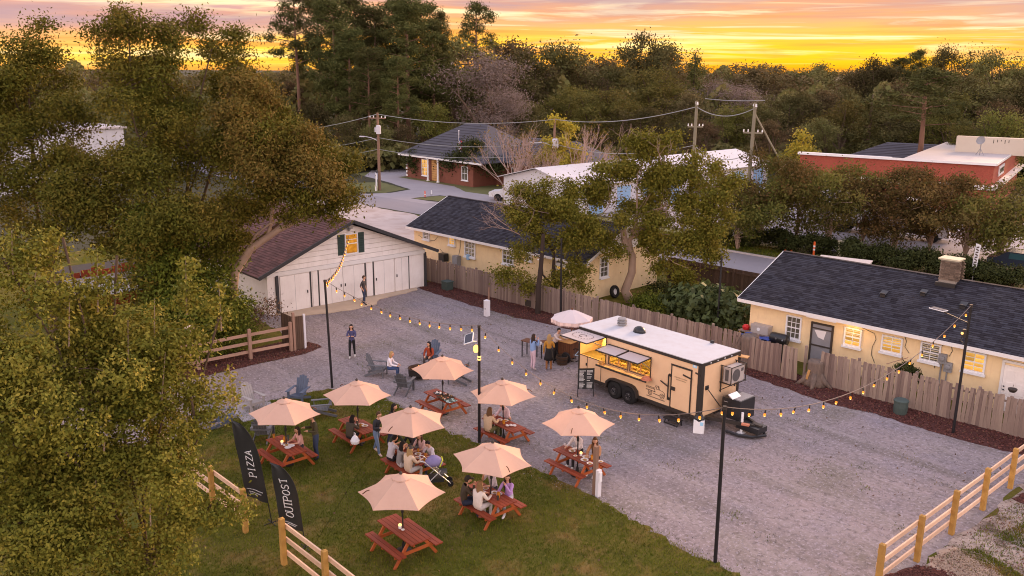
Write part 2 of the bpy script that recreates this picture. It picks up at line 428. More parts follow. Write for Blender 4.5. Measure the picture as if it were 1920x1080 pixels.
M('screen_door', (.28, .27, .29), .6, (.20, .19, .2), 2, .6)
M('dark_wood', (.06, .045, .036), .8, (.04, .03, .025), 3, .6)
M('brick', (.235, .085, .055), .9, (.175, .065, .045), 1.5, .7, tint=.3, bump=.3, bs=12)
M('brick_joint', (.30, .25, .21), .95)
M('chimney_brick', (.20, .135, .095), .9, (.12, .085, .065), 4, .8, obj=.35)
M('red_wall', (.33, .075, .046), .9, (.26, .06, .04), .5, .7, bump=.3, bs=14, col3=(.46, .12, .07), ns2=6, amt3=.4)
M('roof_white', (.52, .46, .45), .6, (.43, .38, .36), .2, .7, col3=(.5, .42, .38), ns2=1.2, amt3=.35)
M('metal_white', (.60, .575, .60), .45, (.52, .50, .52), .3, .6)
M('penthouse', (.62, .53, .43), .8, (.55, .45, .36), .5, .6)
M('blue_door', (.27, .45, .66), .5, (.33, .50, .68), .6, .6)
M('rust', (.30, .05, .018), .9, (.18, .04, .02), 1, .8, bump=.3)
M('grey_metal', (.30, .29, .30), .5, (.2, .19, .19), 2, .7)
M('picket', (.28, .20, .160), .9, (.175, .130, .112), 1.4, .8, obj=.30, bump=.4, bs=18, stretch=(3, 3, .35), col3=(.38, .28, .23), ns2=5, amt3=.5, hue=.012)
M('picket_dark', (.12, .07, .045), .9, (.08, .05, .035), 2, .7, obj=.25, stretch=(3, 3, .35))
M('new_rail', (.78, .52, .36), .75, (.64, .41, .27), 1.2, .7, obj=.12, bump=.2, bs=20, col3=(.5, .27, .15), ns2=8, amt3=.3)
M('new_post', (.50, .27, .065), .8, (.34, .18, .05), 2.5, .8, obj=.12, bump=.2, bs=20)
M('old_rail', (.46, .28, .20), .85, (.36, .21, .15), 2, .7, obj=.12)
M('old_post', (.40, .24, .17), .85, (.30, .18, .13), 2, .7, obj=.12)
M('redwood', (.27, .050, .020), .55, (.19, .033, .014), 1.6, .8, obj=.16, bump=.15, bs=30, stretch=(.4, 3, 3), col3=(.37, .085, .035), ns2=6, amt3=.35)
M('redwood_end', (.42, .10, .025), .6, (.32, .07, .02), 2, .7, obj=.12)
M('canopy', (.78, .50, .365), .9, (.72, .45, .33), 2.5, .8, obj=.06, trans=.25, bump=.1, bs=50, spec=.1)
M('canopy_pink', (.82, .70, .68), .85, (.78, .64, .62), 3, .5, trans=.2)
M('fringe', (.80, .60, .54), .9, tint=.15)
M('black_metal', (.022, .020, .020), .5, spec=.4)
M('pole_dark', (.045, .034, .028), .6, (.03, .022, .018), 3, .6)
M('black_pipe', (.018, .016, .018), .45)
M('steel', (.55, .55, .57), .35, metal=.8)
M('chair_grey', (.125, .125, .135), .6, (.095, .095, .105), 2, .5, obj=.15)
M('chair_blue', (.085, .105, .150), .6, (.065, .085, .125), 2, .5, obj=.1)
M('chair_light', (.36, .325, .31), .6, (.28, .25, .24), 2, .5)
M('firepit', (.018, .015, .014), .8, (.03, .02, .016), 3, .6)
M('flame', (1.0, .30, .03), .5, (1.0, .12, .008), 9, .9, emit=2.5)
M('flag_black', (.017, .018, .019), .55, (.025, .026, .027), 3, .5, spec=.5)
M('print_white', (.72, .70, .68), .7)
M('print_dark', (.10, .07, .055), .8)
M('print_faint', (.42, .27, .15), .8)
M('trailer', (.80, .53, .315), .6, (.76, .49, .285), 1.2, .6, bump=.05, bs=10, col3=(.66, .40, .23), ns2=3, amt3=.25)
M('trailer_roof', (.56, .56, .59), .5, (.50, .49, .505), .6, .6, col3=(.44, .38, .36), ns2=2.2, amt3=.35)
M('trailer_trim', (.040, .032, .027), .5)
M('awning', (.54, .44, .41), .6, (.48, .39, .36), 2, .5)
M('inner_wall', (.80, .60, .25), .7, (.72, .52, .2), 1.5, .5)
M('inner_dark', (.30, .22, .08), .7, (.22, .16, .06), 3, .6)
M('inner_lamp', (1.0, .60, .12), emit=4)
M('food', (.62, .40, .14), .7, (.30, .12, .04), 14, .9, tint=.3)
M('tyre', (.016, .015, .015), .85)
M('rim', (.035, .033, .035), .4, metal=.5)
M('terracotta', (.52, .19, .11), .7)
M('sticker', (.35, .62, .80), .6)
M('ac_unit', (.46, .40, .37), .5)
M('ac_dark', (.10, .09, .09), .6)
M('black_plastic', (.020, .019, .020), .35, spec=.5)
M('white_plastic', (.80, .78, .78), .4)
M('white_cloth', (.80, .77, .78), .85)
M('bulb', (1.0, .27, .035), emit=1.0)
M('filament', (1.0, .52, .14), emit=3)
M('bulb_soft', (1.0, .50, .15), emit=1.3)
M('lamp_glass', (1.0, .46, .09), emit=2.2)
M('wire', (.20, .15, .13), .7)
M('power_wire', (.30, .30, .29), .6)
M('solar', (.03, .028, .04), .25, spec=.6)
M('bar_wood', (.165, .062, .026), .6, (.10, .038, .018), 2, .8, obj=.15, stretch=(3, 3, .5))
M('bar_top', (.62, .34, .12), .5, (.48, .25, .09), 2, .7)
M('basket', (.06, .035, .022), .8, (.10, .06, .035), 10, .7)
M('bike_blue', (.45, .60, .72), .4)
M('saddle', (.30, .13, .055), .6)
M('util_green', (.07, .095, .085), .7, (.05, .07, .06), 3, .6)
M('util_post', (.72, .68, .70), .6)
M('util_pole', (.26, .155, .105), .9, (.18, .105, .075), 2, .8, stretch=(3, 3, .3))
M('util_pole_grey', (.27, .235, .165), .9, (.20, .17, .12), 2, .8, stretch=(3, 3, .3))
M('dead_trunk', (.055, .036, .028), .95, (.035, .024, .02), 2, .8, bump=.5, bs=14, stretch=(2, 2, .4))
M('stump', (.20, .145, .115), .95, (.11, .08, .065), 2.5, .9, bump=.7, bs=9, stretch=(2, 2, .5), col3=(.30, .21, .15), ns2=6, amt3=.4)
M('bark', (.11, .072, .05), .95, (.10, .065, .045), 2.5, .8, bump=.6, bs=10, stretch=(2, 2, .4))
M('bark_pine', (.24, .13, .085), .95, (.15, .085, .06), 1.5, .8, bump=.5, bs=6, stretch=(2, 2, .4))
M('bark_light', (.40, .275, .20), .9, (.28, .19, .14), 2, .8, bump=.4, bs=8)
M('twig', (.42, .29, .235), .9, (.33, .22, .18), 2, .6)
M('leaf_oak', (.092, .096, .012), .8, (.165, .122, .020), .35, .9, tint=.55, trans=.10, hue=.03, spec=.10)
M('leaf_near', (.120, .125, .014), .7, (.250, .215, .030), .7, .9, tint=.6, trans=.10, hue=.03, spec=.15)
M('leaf_gold', (.175, .122, .028), .8, (.125, .095, .018), .3, .8, tint=.5, trans=.15, hue=.03, spec=.1)
M('leaf_vine', (.080, .105, .012), .75, (.14, .145, .02), .8, .8, tint=.6, trans=.12, hue=.03, spec=.12)
M('leaf_green', (.155, .140, .036), .9, (.115, .105, .03), .2, .9, obj=.30, tint=.5, trans=.2, hue=.03, spec=.05)
M('leaf_airy', (.19, .165, .024), .8, (.12, .115, .016), .5, .9, tint=.5, trans=.10, hue=.03, spec=.1)
M('leaf_far', (.105, .098, .036), .9, (.155, .130, .050), .12, .9, obj=.48, tint=.22, trans=.12, hue=.02, spec=.05)  # far foliage colour raised, distance haze put into the base tone
M('leaf_rust', (.18, .11, .040), .9, (.105, .085, .028), .25, .9, obj=.12, tint=.45, trans=.2, hue=.03, spec=.05)
M('leaf_pine', (.100, .098, .030), .9, (.066, .070, .024), .15, .9, obj=.22, tint=.35, trans=.12, hue=.02, spec=.05)
M('leaf_brown', (.150, .108, .055), .9, (.115, .09, .042), .15, .9, obj=.25, tint=.5, trans=.2, hue=.02, spec=.05)
M('leaf_moss', (.24, .175, .150), .9, (.17, .125, .105), .2, .9, obj=.12, tint=.4, trans=.15)
M('leaf_yellow', (.42, .34, .035), .7, (.31, .27, .035), .3, .8, tint=.4, trans=.3, hue=.02)
M('leaf_myrtle', (.155, .115, .032), .85, (.085, .085, .022), .3, .9, obj=.18, tint=.5, trans=.25, hue=.035, spec=.08)
M('leaf_hedge', (.035, .043, .012), .8, (.06, .062, .018), .8, .7, tint=.5, trans=.15, spec=.1)
M('leaf_fig', (.075, .098, .034), .6, (.105, .125, .045), 1, .7, tint=.5, trans=.2, spec=.2)
M('leaf_dry', (.16, .09, .05), .9, (.10, .06, .035), 2, .8, tint=.5)
M('plate', (.78, .72, .70), .4)
M('paper', (.75, .70, .70), .8)
M('drink', (.55, .22, .03), .2)
M('glass_amber', (.45, .20, .04), .2)
M('candle', (1.0, .60, .2), emit=1.2)
M('skin', (.62, .34, .22), .55, (.56, .29, .18), 6, .4)
M('orange_traffic', (.85, .14, .03), .5)
M('car_white', (.74, .72, .74), .3, spec=.5)
M('car_dark', (.025, .03, .045), .2, spec=.6)
M('car_red', (.50, .07, .04), .4)
M('car_glass', (.03, .07, .08), .1, spec=.7)
M('flag_red', (.50, .06, .06), .8)
M('flag_blue', (.05, .06, .20), .8)
M('cream_box', (.58, .51, .35), .7, (.56, .48, .33), 2, .5)
M('pot_white', (.7, .66, .62), .6)
M('grill_red', (.60, .03, .03), .5)
M('tarp_blue', (.05, .08, .30), .6)
M('hill', (.035, .03, .014), .95)
def cloth(name, c, c2=None):
    if name not in MATS: M(name, c, .85, c2 or tuple(x * .8 for x in c), 7, .6, bump=.25, bs=18)
    return name
def blob_lights(name, loc, e, col=(1, .62, .25), size=.1):
    l = bpy.data.lights.new(name, 'POINT'); l.energy = e; l.color = col; l.shadow_soft_size = size
    o = bpy.data.objects.new(name, l); COL.objects.link(o); o.location = loc

# ------------------------------------------------------------------ ground
FY = .0718                                     # yaw of the picket fence and the two yellow houses
def fence_v(u): return 32.63 + (u + 46.5) * FY
def big(name, x0, x1, y0, y1, z, m): return sheet(name, [(x0, y0), (x1, y0), (x1, y1), (x0, y1)], z, m, 0)
big('ground', -3000, 3000, -3000, 3000, 0, 'forest_floor')
big('yard_soil', -70, 30, -12, 47.5, .004, 'soil')
LOT = [(-46, 20.2), (-38.4, 19.8), (-37.2, 19.2), (-37.2, 4), (-60, 2), (-60, -2), (-3, -2), (-3, 20), (-8.9, 22), (-8.9, 34.2), (-20, 33.6), (-34, 32.2), (-44, 31.6), (-46, 31.4)]
sheet('gravel_lot', LOT, .008, 'gravel', .10, .5, 3)
LAWN = [(-31.2, 12.4), (-32.4, 14.4), (-32.3, 16.6), (-31.9, 17.8), (-30.5, 18.75), (-28.2, 18.8), (-25.8, 18.75), (-23.7, 18.95), (-21.6, 19.0), (-19.9, 19.2), (-17.5, 19.15), (-15.9, 19.1), (-14.3, 19.0), (-11.9, 19.0), (-6, 18.8), (-6, 2), (-31, 2)]
sheet('lawn', LAWN, .014, 'soil', .20, .22, 5)
MULCH = [(-45.2, 31.3), (-43.7, 31.0), (-38, 31.05), (-35.3, 31.3), (-33.7, 31.75), (-28, 32.6), (-22, 33.3), (-19.1, 33.0), (-16.9, 32.8), (-15.3, 33.2), (-12, 33.2), (-9.7, 33.6), (-8.2, 34.0), (-7.5, 36), (-45.2, 33.2)]
sheet('mulch_bed', MULCH, .014, 'mulch', .10, .35, 8)
MULCH2 = [(-37.2, 8), (-37.15, 15.7), (-37.1, 19.4), (-37.6, 20.4), (-38.6, 20.2), (-39.6, 19.4), (-39.2, 8)]
sheet('mulch_strip', MULCH2, .014, 'mulch', .12, .35, 9)
sheet('dirt_patch', [(-9.0, 20.5), (-8.8, 28), (-9.0, 33.5), (-2, 34), (-2, 20)], .016, 'dirt', .15, .4, 11)
SAND = [(-8.95, 23.9), (-8.6, 25.0), (-8.0, 25.3), (-7.2, 24.6), (-6.2, 23.6), (-6.6, 22.6), (-7.8, 23.2)]
sheet('sand_patch', SAND, .020, 'sand', .2, .3, 12)
MULCH3 = [(-9.3, 22.1), (-8.95, 23.3), (-8.2, 23.7), (-7.4, 23.3), (-6.5, 22), (-7, 20.5), (-9.4, 20.6)]
sheet('mulch_mound', MULCH3, .024, 'mulch', .1, .3, 13)
MULCH4 = [(-8.7, 29.6), (-8.6, 31.5), (-8.4, 33.4), (-5, 33.4), (-5.4, 30.4), (-7.2, 29.5)]
sheet('mulch_corner', MULCH4, .024, 'mulch', .1, .3, 14)
GRASSR = [(-8.2, 26.6), (-7.9, 28.4), (-6.6, 29.6), (-5, 29.6), (-5, 26.4), (-6.6, 26.6)]
APRON = [(-44.75, 21.2), (-43.55, 21.7), (-42.9, 23.2), (-42.55, 25.2), (-42.75, 26.8), (-43.6, 27.6), (-43.75, 29.7), (-43.95, 30.7), (-44.75, 31.1)]
m = MB(); m.prism(wob(APRON, .4, .07, 4), 0, .05, 'Z'); struct(m.build('concrete_apron', 'concrete'))
m = MB(); m.prism([(-32.7, 13.4), (-32.9, 14.0), (-32.3, 15.0), (-31.0, 14.5), (-31.0, 13.2)], 0, .04, 'Z'); struct(m.build('concrete_pad', 'drive_concrete'))
# streets beyond
sheet('sandy_lot', [(-84, 33), (-47, 33), (-52, 46.5), (-66, 47.3), (-82, 46.6)], .010, 'sandy_lot', .3, 1, 20)
sheet('road', [(-260, 38), (-120, 44.5), (-76.5, 46.9), (-68, 47.8), (-50, 49.3), (-37, 50.3), (-20, 51.3), (60, 56), (60, 62.5), (-20, 57.4), (-39, 56.2), (-60, 54.6), (-73, 54.0), (-82, 51.4), (-120, 49.6), (-260, 43)], .016, 'asphalt', .05, 2, 21)
DRIVE = [(-83, 50.9), (-82, 54), (-83, 57.2), (-90, 58.8), (-97, 59.8), (-102, 64), (-101, 69), (-94, 66), (-93.6, 62.6), (-82, 62.8), (-77.5, 61), (-70, 62), (-60, 60), (-60, 57), (-73, 58.0), (-77, 57), (-77.2, 53.2), (-73, 53.6), (-73, 52)]
sheet('driveway', DRIVE, .020, 'drive_concrete', .06, 1, 22)
sheet('verge_island', [(-92, 55.6), (-90.5, 58.2), (-83.4, 56.9), (-82.2, 53.2), (-84.5, 51.9), (-96, 50.6)], .024, 'verge', .12, .6, 23)
sheet('verge_strip', [(-76.9, 53.4), (-76.6, 56.6), (-73.2, 57.8), (-66, 58.6), (-60, 58), (-60, 55.2), (-73.4, 54.3)], .024, 'verge', .12, .6, 24)
sheet('verge_lawn', [(-60, 55.0), (-41, 56.4), (-30, 57.0), (10, 59.5), (10, 63), (-19, 63.2), (-31, 62.6), (-41, 60.6), (-58, 60.0)], .022, 'verge', .15, .8, 25)
sheet('car_park', [(-57, 61), (-41, 61.5), (-31, 63), (20, 64), (30, 92), (-31, 90), (-50, 85), (-57, 92)], .012, 'drive_concrete', .1, 2, 26)
sheet('house_lawn', [(-100, 60), (-60, 60), (-60, 80), (-105, 80)], .014, 'verge', .1, 2, 27)
for p, q in (((-39.5, 56.2), (-29.5, 56.85)), ((-29.5, 56.85), (-16, 57.7))):
    m = MB(); m.bar((*p, .06), (*q, .06), .16, .13); struct(m.build('kerb', 'curb'))

# ground cover that nobody could count
R = np.random.default_rng(11)
def blades(name, poly, n, h, mat, seed, z=.014, wd=.012):
    P = np.array(scatter(poly, n, seed)); P = P[np.array([True] * len(P))]
    k = len(P); hh = h * R.uniform(.5, 1.3, k); a = R.uniform(0, 2 * PI, k); ln = R.uniform(0, .8, k) * hh
    b = np.stack([P[:, 0], P[:, 1], np.full(k, z)], 1); sx = np.stack([-np.sin(a), np.cos(a), a * 0], 1) * wd
    tip = b + np.stack([np.cos(a) * ln, np.sin(a) * ln, hh], 1)
    V = np.stack([b - sx, b + sx, tip], 1)
    cl = np.sin(P[:, 0] * 1.3 + np.sin(P[:, 1] * 1.7)) * .25 + .5
    o = ob(name, fast_mesh(name, V, 3, mat, np.clip(cl * .6 + R.random(k) * .5, 0, 1))); return tag(o, kind='stuff')
VIS = [p for p in LAWN[:-3]] + [(-10.5, 17.5), (-14.5, 9.3), (-22, 6.5), (-31, 9)]
blades('grass', VIS, 90000, .07, 'grass_blade', 1)
re_ = random.Random(17); EDGE = []
for i in range(13):
    p, q_ = LAWN[i], LAWN[i + 1]
    for k in range(int(60 * math.hypot(q_[0] - p[0], q_[1] - p[1]))):
        t_ = re_.random(); cx_ = p[0] + (q_[0] - p[0]) * t_; cy__ = p[1] + (q_[1] - p[1]) * t_; g_ = re_.gauss(0, .20)
        EDGE.append((cx_ + re_.gauss(0, .05) - (.25 if False else 0), cy__ + g_))
for k in range(90):                                        # weeds that have come up through the gravel
    x_, y_ = re_.uniform(-42, -10), re_.uniform(19.8, 32)
    if y_ > 31 + (x_ + 44) * .06 or (-26 < x_ < -17.5 and 25.5 < y_ < 29.5): continue
    for j in range(26): EDGE.append((x_ + re_.gauss(0, .22), y_ + re_.gauss(0, .22)))
P_ = np.array(EDGE); kk = len(P_); hh_ = R.uniform(.025, .075, kk); aa_ = R.uniform(0, 6.28, kk)
b_ = np.stack([P_[:, 0], P_[:, 1], np.full(kk, .008)], 1); s_x = np.stack([-np.sin(aa_), np.cos(aa_), aa_ * 0], 1) * .012
tag(ob('weeds', fast_mesh('weeds', np.stack([b_ - s_x, b_ + s_x, b_ + np.stack([np.cos(aa_) * hh_, np.sin(aa_) * hh_, hh_], 1)], 1), 3, 'grass_blade', R.random(kk))), kind='stuff')
blades('grass_patch', GRASSR, 7000, .07, 'grass_blade', 2, .02)
blades('grass_tuft', [(-8.6, 25.0), (-8.2, 25.5), (-7.2, 25.2), (-6, 24.6), (-6, 24.0), (-7.4, 24.6)], 3000, .06, 'grass_blade', 3, .02)
blades('weeds', [(-60, 56), (-31, 57.3), (-31, 60), (-42, 60)], 9000, .14, 'grass_blade', 4, .02, .03)
def chips(name, polys, mat, size, seed, z):
    r = np.random.default_rng(seed); Vs = []
    for poly, n in polys:
        P = np.array(scatter(poly, n, seed)); k = len(P)
        C = np.stack([P[:, 0], P[:, 1], z + r.random(k) * .03], 1)
        Vs.append(leaf_quads(C, size, r, .55, np.tile([0, 0, 1.2], (k, 1))))
    V = np.concatenate(Vs); return tag(ob(name, fast_mesh(name, V, 4, mat, r.random(len(V)))), kind='stuff')
chips('mulch_chips', [(MULCH, 16000), (MULCH2, 6000), (MULCH3, 3500), (MULCH4, 4000)], 'mulch_chip', .08, 5, .022)
chips('fallen_leaves', [(MULCH, 700), (MULCH2, 700), (LAWN, 500), ([(-36, 31.2), (-20, 33), (-10, 33), (-9, 25), (-20, 29), (-36, 28)], 220)], 'leaf_dry', .09, 6, .03)
chips('dirt_litter', [([(-8.9, 22.4), (-8.7, 33), (-4, 33), (-4, 22)], 6000)], 'mulch_chip', .05, 18, .022)
blades('grass_scatter', [(-8.7, 24), (-8.6, 29.4), (-6.5, 30.5), (-4.5, 30), (-4.5, 24)], 5000, .06, 'grass_blade', 19, .018, .014)
chips('wood_chips', [(SAND, 4500)], 'sand', .06, 8, .022)
chips('loose_stones', [([(-44, 21), (-38, 20.5), (-36.9, 12), (-32.8, 12), (-32.6, 17.5), (-12, 19.3), (-9.2, 22), (-9.1, 33), (-20, 32.6), (-44, 30.8)], 26000)], 'gravel_stone', .045, 9, .004)

# ------------------------------------------------------------------ building helpers
def roof_plane(parent, name, mat, o, ux, uy, wx, ly, course=.145, tab=.3, seed=1):
    """courses of overlapping shingle tabs on a sloping plane: o = lower corner, ux along the eave, uy up the slope"""
    r = random.Random(seed); o, ux, uy = Vector(o), Vector(ux).normalized(), Vector(uy).normalized(); nz_ = ux.cross(uy)
    m = MB(); nrow = int(ly / course); m2 = MB()
    for j in range(nrow):
        y0, y1 = j * ly / nrow, (j + 1) * ly / nrow + .02; x = -r.uniform(0, tab)
        while x < wx:
            x0, x1 = max(0, x), min(wx, x + tab * r.uniform(.8, 1.2)); x = x1 if x1 < wx else wx
            if x1 - x0 < .02: continue
            h0, h1 = .028 + r.uniform(0, .008), .006
            a, b = o + ux * x0 + uy * y0, o + ux * (x1 - .006) + uy * y0
            c, d = o + ux * (x1 - .006) + uy * y1, o + ux * x0 + uy * y1
            tt = r.random()
            m.add([a + nz_ * h0, b + nz_ * h0, c + nz_ * h1, d + nz_ * h1, a, b], [(0, 1, 2, 3), (4, 5, 1, 0)], 0, tt)
    ob_ = m.build(name, mat, parent); tag(ob_, kind='stuff'); return ob_
def window(parent, c, yaw, wd, ht, rows, cols, lit='pane_dark', sill=True, blind=0, depth=.08, trim=.07, mid=True):
    """sash window proud of a wall at local point c (middle), facing the wall's -y side turned by yaw"""
    f = MB(); w2, h2 = wd / 2, ht / 2
    f.bx((-w2 - trim, -depth, h2), (w2 + trim, 0, h2 + trim)); f.bx((-w2 - trim, -depth, -h2 - trim), (w2 + trim, 0, -h2))
    f.bx((-w2 - trim, -depth, -h2), (-w2, 0, h2)); f.bx((w2, -depth, -h2), (w2 + trim, 0, h2))
    if mid: f.bx((-w2, -depth * .8, -.025), (w2, -.002, .025))
    for i in range(1, cols): f.bx((-w2 + wd * i / cols - .012, -depth * .62, -h2), (-w2 + wd * i / cols + .012, -.003, h2))
    for j in range(1, rows):
        if mid and j * 2 == rows: continue
        z = -h2 + ht * j / rows; f.bx((-w2, -depth * .58, z - .012), (w2, -.003, z + .012))
    fo = f.build('window', 'window_frame', parent, c, yaw)
    pm = MB(); pm.box((0, -.012, 0), (wd / cols - .022, .012, ht / rows - .022))
    pme = pm.mesh('pane', lit)
    for i in range(cols):
        for j in range(rows): ob('pane', pme, fo, (-w2 + wd * (i + .5) / cols, 0, -h2 + ht * (j + .5) / rows))
    if blind:
        b = MB(); n = int(ht * (blind) / .09)
        for k in range(n): b.bx((-w2 + .01, -.026, h2 - .05 - k * .09), (w2 - .01, -.020, h2 - .09 - k * .09))
        b.build('blind', 'blind', fo)
    if sill:
        s = MB(); s.bx((-w2 - trim - .05, -depth - .06, -h2 - trim - .10), (w2 + trim + .05, 0, -h2 - trim - .003)); s.build('sill', 'window_frame', fo)
    return fo

# ------------------------------------------------------------------ the white barn
barn = thing('barn', 'white wooden barn with brown shingle roof and three pairs of wide doors', 'barn', (-44.5, 20.9, 0))
BW, BD, BE, BP = 10.7, 13.0, 2.55, 4.78          # width along y, depth along -x, eave and ridge heights
mid = BW / 2
m = MB(); m.bx((-.16, 0, 0), (0, BW, BE - .1)); m.bx((-BD, 0, 0), (-BD + .16, BW, BE)); m.bx((-BD + .16, 0, 0), (-.16, .16, BE)); m.bx((-BD + .16, BW - .16, 0), (-.16, BW, BE))
m.prism([(0, BE), (BW, BE), (mid, BP - .1)], -BD, -BD + .15, 'X')
m.prism([(0, BE - .1), (BW, BE - .1), (BW, BE), (mid, BP - .12), (0, BE)], -.15, -.03, 'X')
m.build('wall', 'white_wood', barn)
z = BE - .1; k = 0
while z < BP - .2:                                        # gable boards
    f = lambda q: max(0.06, (q - BE) / (BP - .12 - BE) * mid) if q > BE else .0
    y0 = f(z + .26); y1 = BW - y0
    if y1 - y0 > .3:
        b = MB(); e0 = f(z)
        b.prism([(e0, z), (BW - e0, z), (y1, z + .265), (y0, z + .265)], -.028, .035 - .0, 'X'); b.build('siding_board', 'white_wood', barn)
    z += .29; k += 1
sl_ = math.hypot(mid + .75, (BP - BE) * (mid + .75) / mid); rise = (BP - BE) / mid
for s in (-1, 1):
    ylow = mid + s * (mid + .75); zlow = BE - rise * .75 + .13
    if s < 0: roof_plane(barn, 'roof', 'roof_brown', (-BD - .4, ylow, zlow), (1, 0, 0), (0, -s, rise), BD + .95, sl_, .19, .42, 3)
    else: roof_plane(barn, 'roof', 'roof_brown', (.55, ylow, zlow), (-1, 0, 0), (0, -s, rise), BD + .95, sl_, .19, .42, 4)
    d = MB(); d.add([(-BD - .4, ylow, zlow - .09), (.54, ylow, zlow - .09), (.54, mid, BP + .04), (-BD - .4, mid, BP + .04), (-BD - .4, ylow, zlow - .012), (.54, ylow, zlow - .012), (.54, mid, BP + .118), (-BD - .4, mid, BP + .118)],
        [(0, 1, 2, 3), (4, 7, 6, 5), (0, 4, 5, 1), (1, 5, 6, 2), (2, 6, 7, 3), (3, 7, 4, 0)]); d.build('roof_deck', 'dark_wood', barn)
    v = MB(); v.bar((.57, ylow, zlow - .05), (.57, mid, BP + .08), .05, .20); v.build('verge_board', 'dark_trim', barn)
t = MB(); t.bx((.004, -.05, BE - .36), (.10, BW + .05, BE - .12)); t.build('lintel_board', 'white_trim', barn)
doors = [(.75, 2.55, True), (2.78, 3.12, False), (3.2, 4.75, True), (4.78, 6.25, True), (6.42, 6.85, False), (6.95, 8.35, True), (8.45, 9.45, True), (9.55, 10.4, False)]
for a, b_, dr in doors:
    d = MB(); d.bx((.004, a, .06), (.075 if dr else .04, b_, BE - .40))
    o = d.build('barn_door' if dr else 'door_panel', 'white_wood', barn)
    if dr:
        g = MB(); yy = (a + .12 if a > 4 else b_ - .14); g.box((.10, yy, 1.05), (.05, .05, .16)); g.build('handle', 'dark_trim', o)
        sm = MB(); sm.bx((.076, (a + b_) / 2 - .006, .08), (.079, (a + b_) / 2 + .006, BE - .42)); sm.build('seam', 'grey_metal', o)
for yy in (2.66, 3.16, 6.34, 6.90, 9.5):
    d = MB(); d.bx((.003, yy - .035, .05), (.05, yy + .035, BE - .38)); d.build('door_track', 'dark_trim', barn)
for yy, ww in ((.55, .16), (10.75, .14)):
    d = MB(); d.bx((.003, yy - ww / 2, 0), (.12, yy + ww / 2, BE - .30)); d.build('corner_post', 'dark_trim', barn)
wz = 3.48
f = MB(); f.bx((.036, 4.98, wz - .64), (.13, 5.04, wz + .62)); f.bx((.036, 5.80, wz - .64), (.13, 5.86, wz + .62)); f.bx((.036, 5.04, wz + .55), (.13, 5.80, wz + .62)); f.bx((.036, 5.04, wz - .64), (.13, 5.80, wz - .56))
f.bx((.036, 5.04, wz - .02), (.11, 5.80, wz + .03)); f.bx((.036, 5.04, wz + .24), (.10, 5.80, wz + .27))
fo = f.build('loft_window', 'window_frame', barn); p = MB(); p.bx((.037, 5.05, wz - .56), (.05, 5.80, wz + .55)); p.build('pane', 'pane_orange', fo)
for y0, y1 in ((4.52, 4.95), (5.90, 6.30)):
    s_ = MB(); s_.bx((.036, y0, wz - .62), (.085, y1, wz + .60)); so_ = s_.build('shutter', 'shutter', barn)
    l_ = MB()
    for k in range(11): l_.box((.092, (y0 + y1) / 2, wz - .54 + k * .105), (.02, y1 - y0 - .08, .05), R=Matrix.Rotation(.5, 3, 'Y'))
    l_.build('louvre', 'shutter', so_)
l_ = MB(); l_.lathe([(.05, 0), (.10, -.04), (.06, -.16)], (.16, mid - .1, 4.42), 10); l_.bar((.03, mid - .1, 4.45), (.2, mid - .1, 4.45), .04, .04); l_.bar((.1, mid - .35, 4.40), (.1, mid + .2, 4.40), .05, .05); l_.build('flood_light', 'grey_metal', barn)
dd = MB(); dd.box((-5.3, -.01, 1.2), (.06, .04, 2.2)); dd.bar((-7.6, -.02, 0), (-7.6, -.02, 2.4), .05, .04); dd.build('side_seam', 'dark_trim', barn)

# ------------------------------------------------------------------ the two yellow houses
def yellow_house(name, label, org, yaw, length, depth, eave, ridge, left_over=.35, right_over=.35, seed=1):
    h = thing(name, label, 'house', (*org, 0), yaw)
    md = depth / 2; OV = .42
    m = MB(); m.bx((-length, 0, 0), (0, depth, eave - .02)); m.build('wall', 'stucco', h)
    g = MB(); pr = (ridge - eave) / (md + OV)
    for x0, x1 in ((-.16, 0), (-length, -length + .16)): g.prism([(0, eave - .02), (depth, eave - .02), (md, eave + pr * md)], x0, x1, 'X')
    g.build('gable_wall', 'stucco', h)
    L_ = length + left_over + right_over; sl2 = math.hypot(md + OV, ridge - eave)
    roof_plane(h, 'roof', 'roof_dark', (-length - left_over, -OV, eave + .07), (1, 0, 0), (0, md + OV, ridge - eave), L_, sl2, .145, .30, seed)
    roof_plane(h, 'roof', 'roof_dark', (right_over, depth + OV, eave + .07), (-1, 0, 0), (0, -(md + OV), ridge - eave), L_, sl2, .29, .6, seed + 1)
    c = MB()
    for s in (-1, 1):
        y0 = md + s * (md + OV); x0, x1 = -length - left_over, right_over
        c.add([(x0, y0, eave - .0), (x1, y0, eave - .0), (x1, md, ridge - .0), (x0, md, ridge - .0), (x0, y0, eave + .065), (x1, y0, eave + .065), (x1, md, ridge + .065), (x0, md, ridge + .065)],
              [(0, 1, 2, 3), (4, 7, 6, 5), (0, 4, 5, 1), (1, 5, 6, 2), (2, 6, 7, 3), (3, 7, 4, 0)])
    c.build('roof_deck', 'dark_wood', h)
    cap = MB(); n = int(L_ / .3)
    for k in range(n): cap.box((-length - left_over + (k + .5) * L_ / n, md, ridge + .095), (L_ / n - .01, .22, .03))
    tag(cap.build('ridge_cap', 'roof_dark', h), kind='stuff')
    f = MB(); f.bx((-length - left_over, -OV - .05, eave - .10), (right_over, -OV - .003, eave + .06)); f.build('fascia', 'white_trim', h)
    f = MB(); f.bx((-length - left_over + .02, -OV, eave - .10), (right_over - .02, -.003, eave - .06)); f.build('soffit', 'white_trim', h)
    for xx in (right_over + .02, -length - left_over - .02):
        v = MB()
        for s in (-1, 1): v.bar((xx, md + s * (md + OV), eave + .0), (xx, md + s * .01, ridge + .03), .04, .15)
        v.build('barge_board', 'white_trim', h)
    return h
HA = (-35.25, 36.75); YA = .06
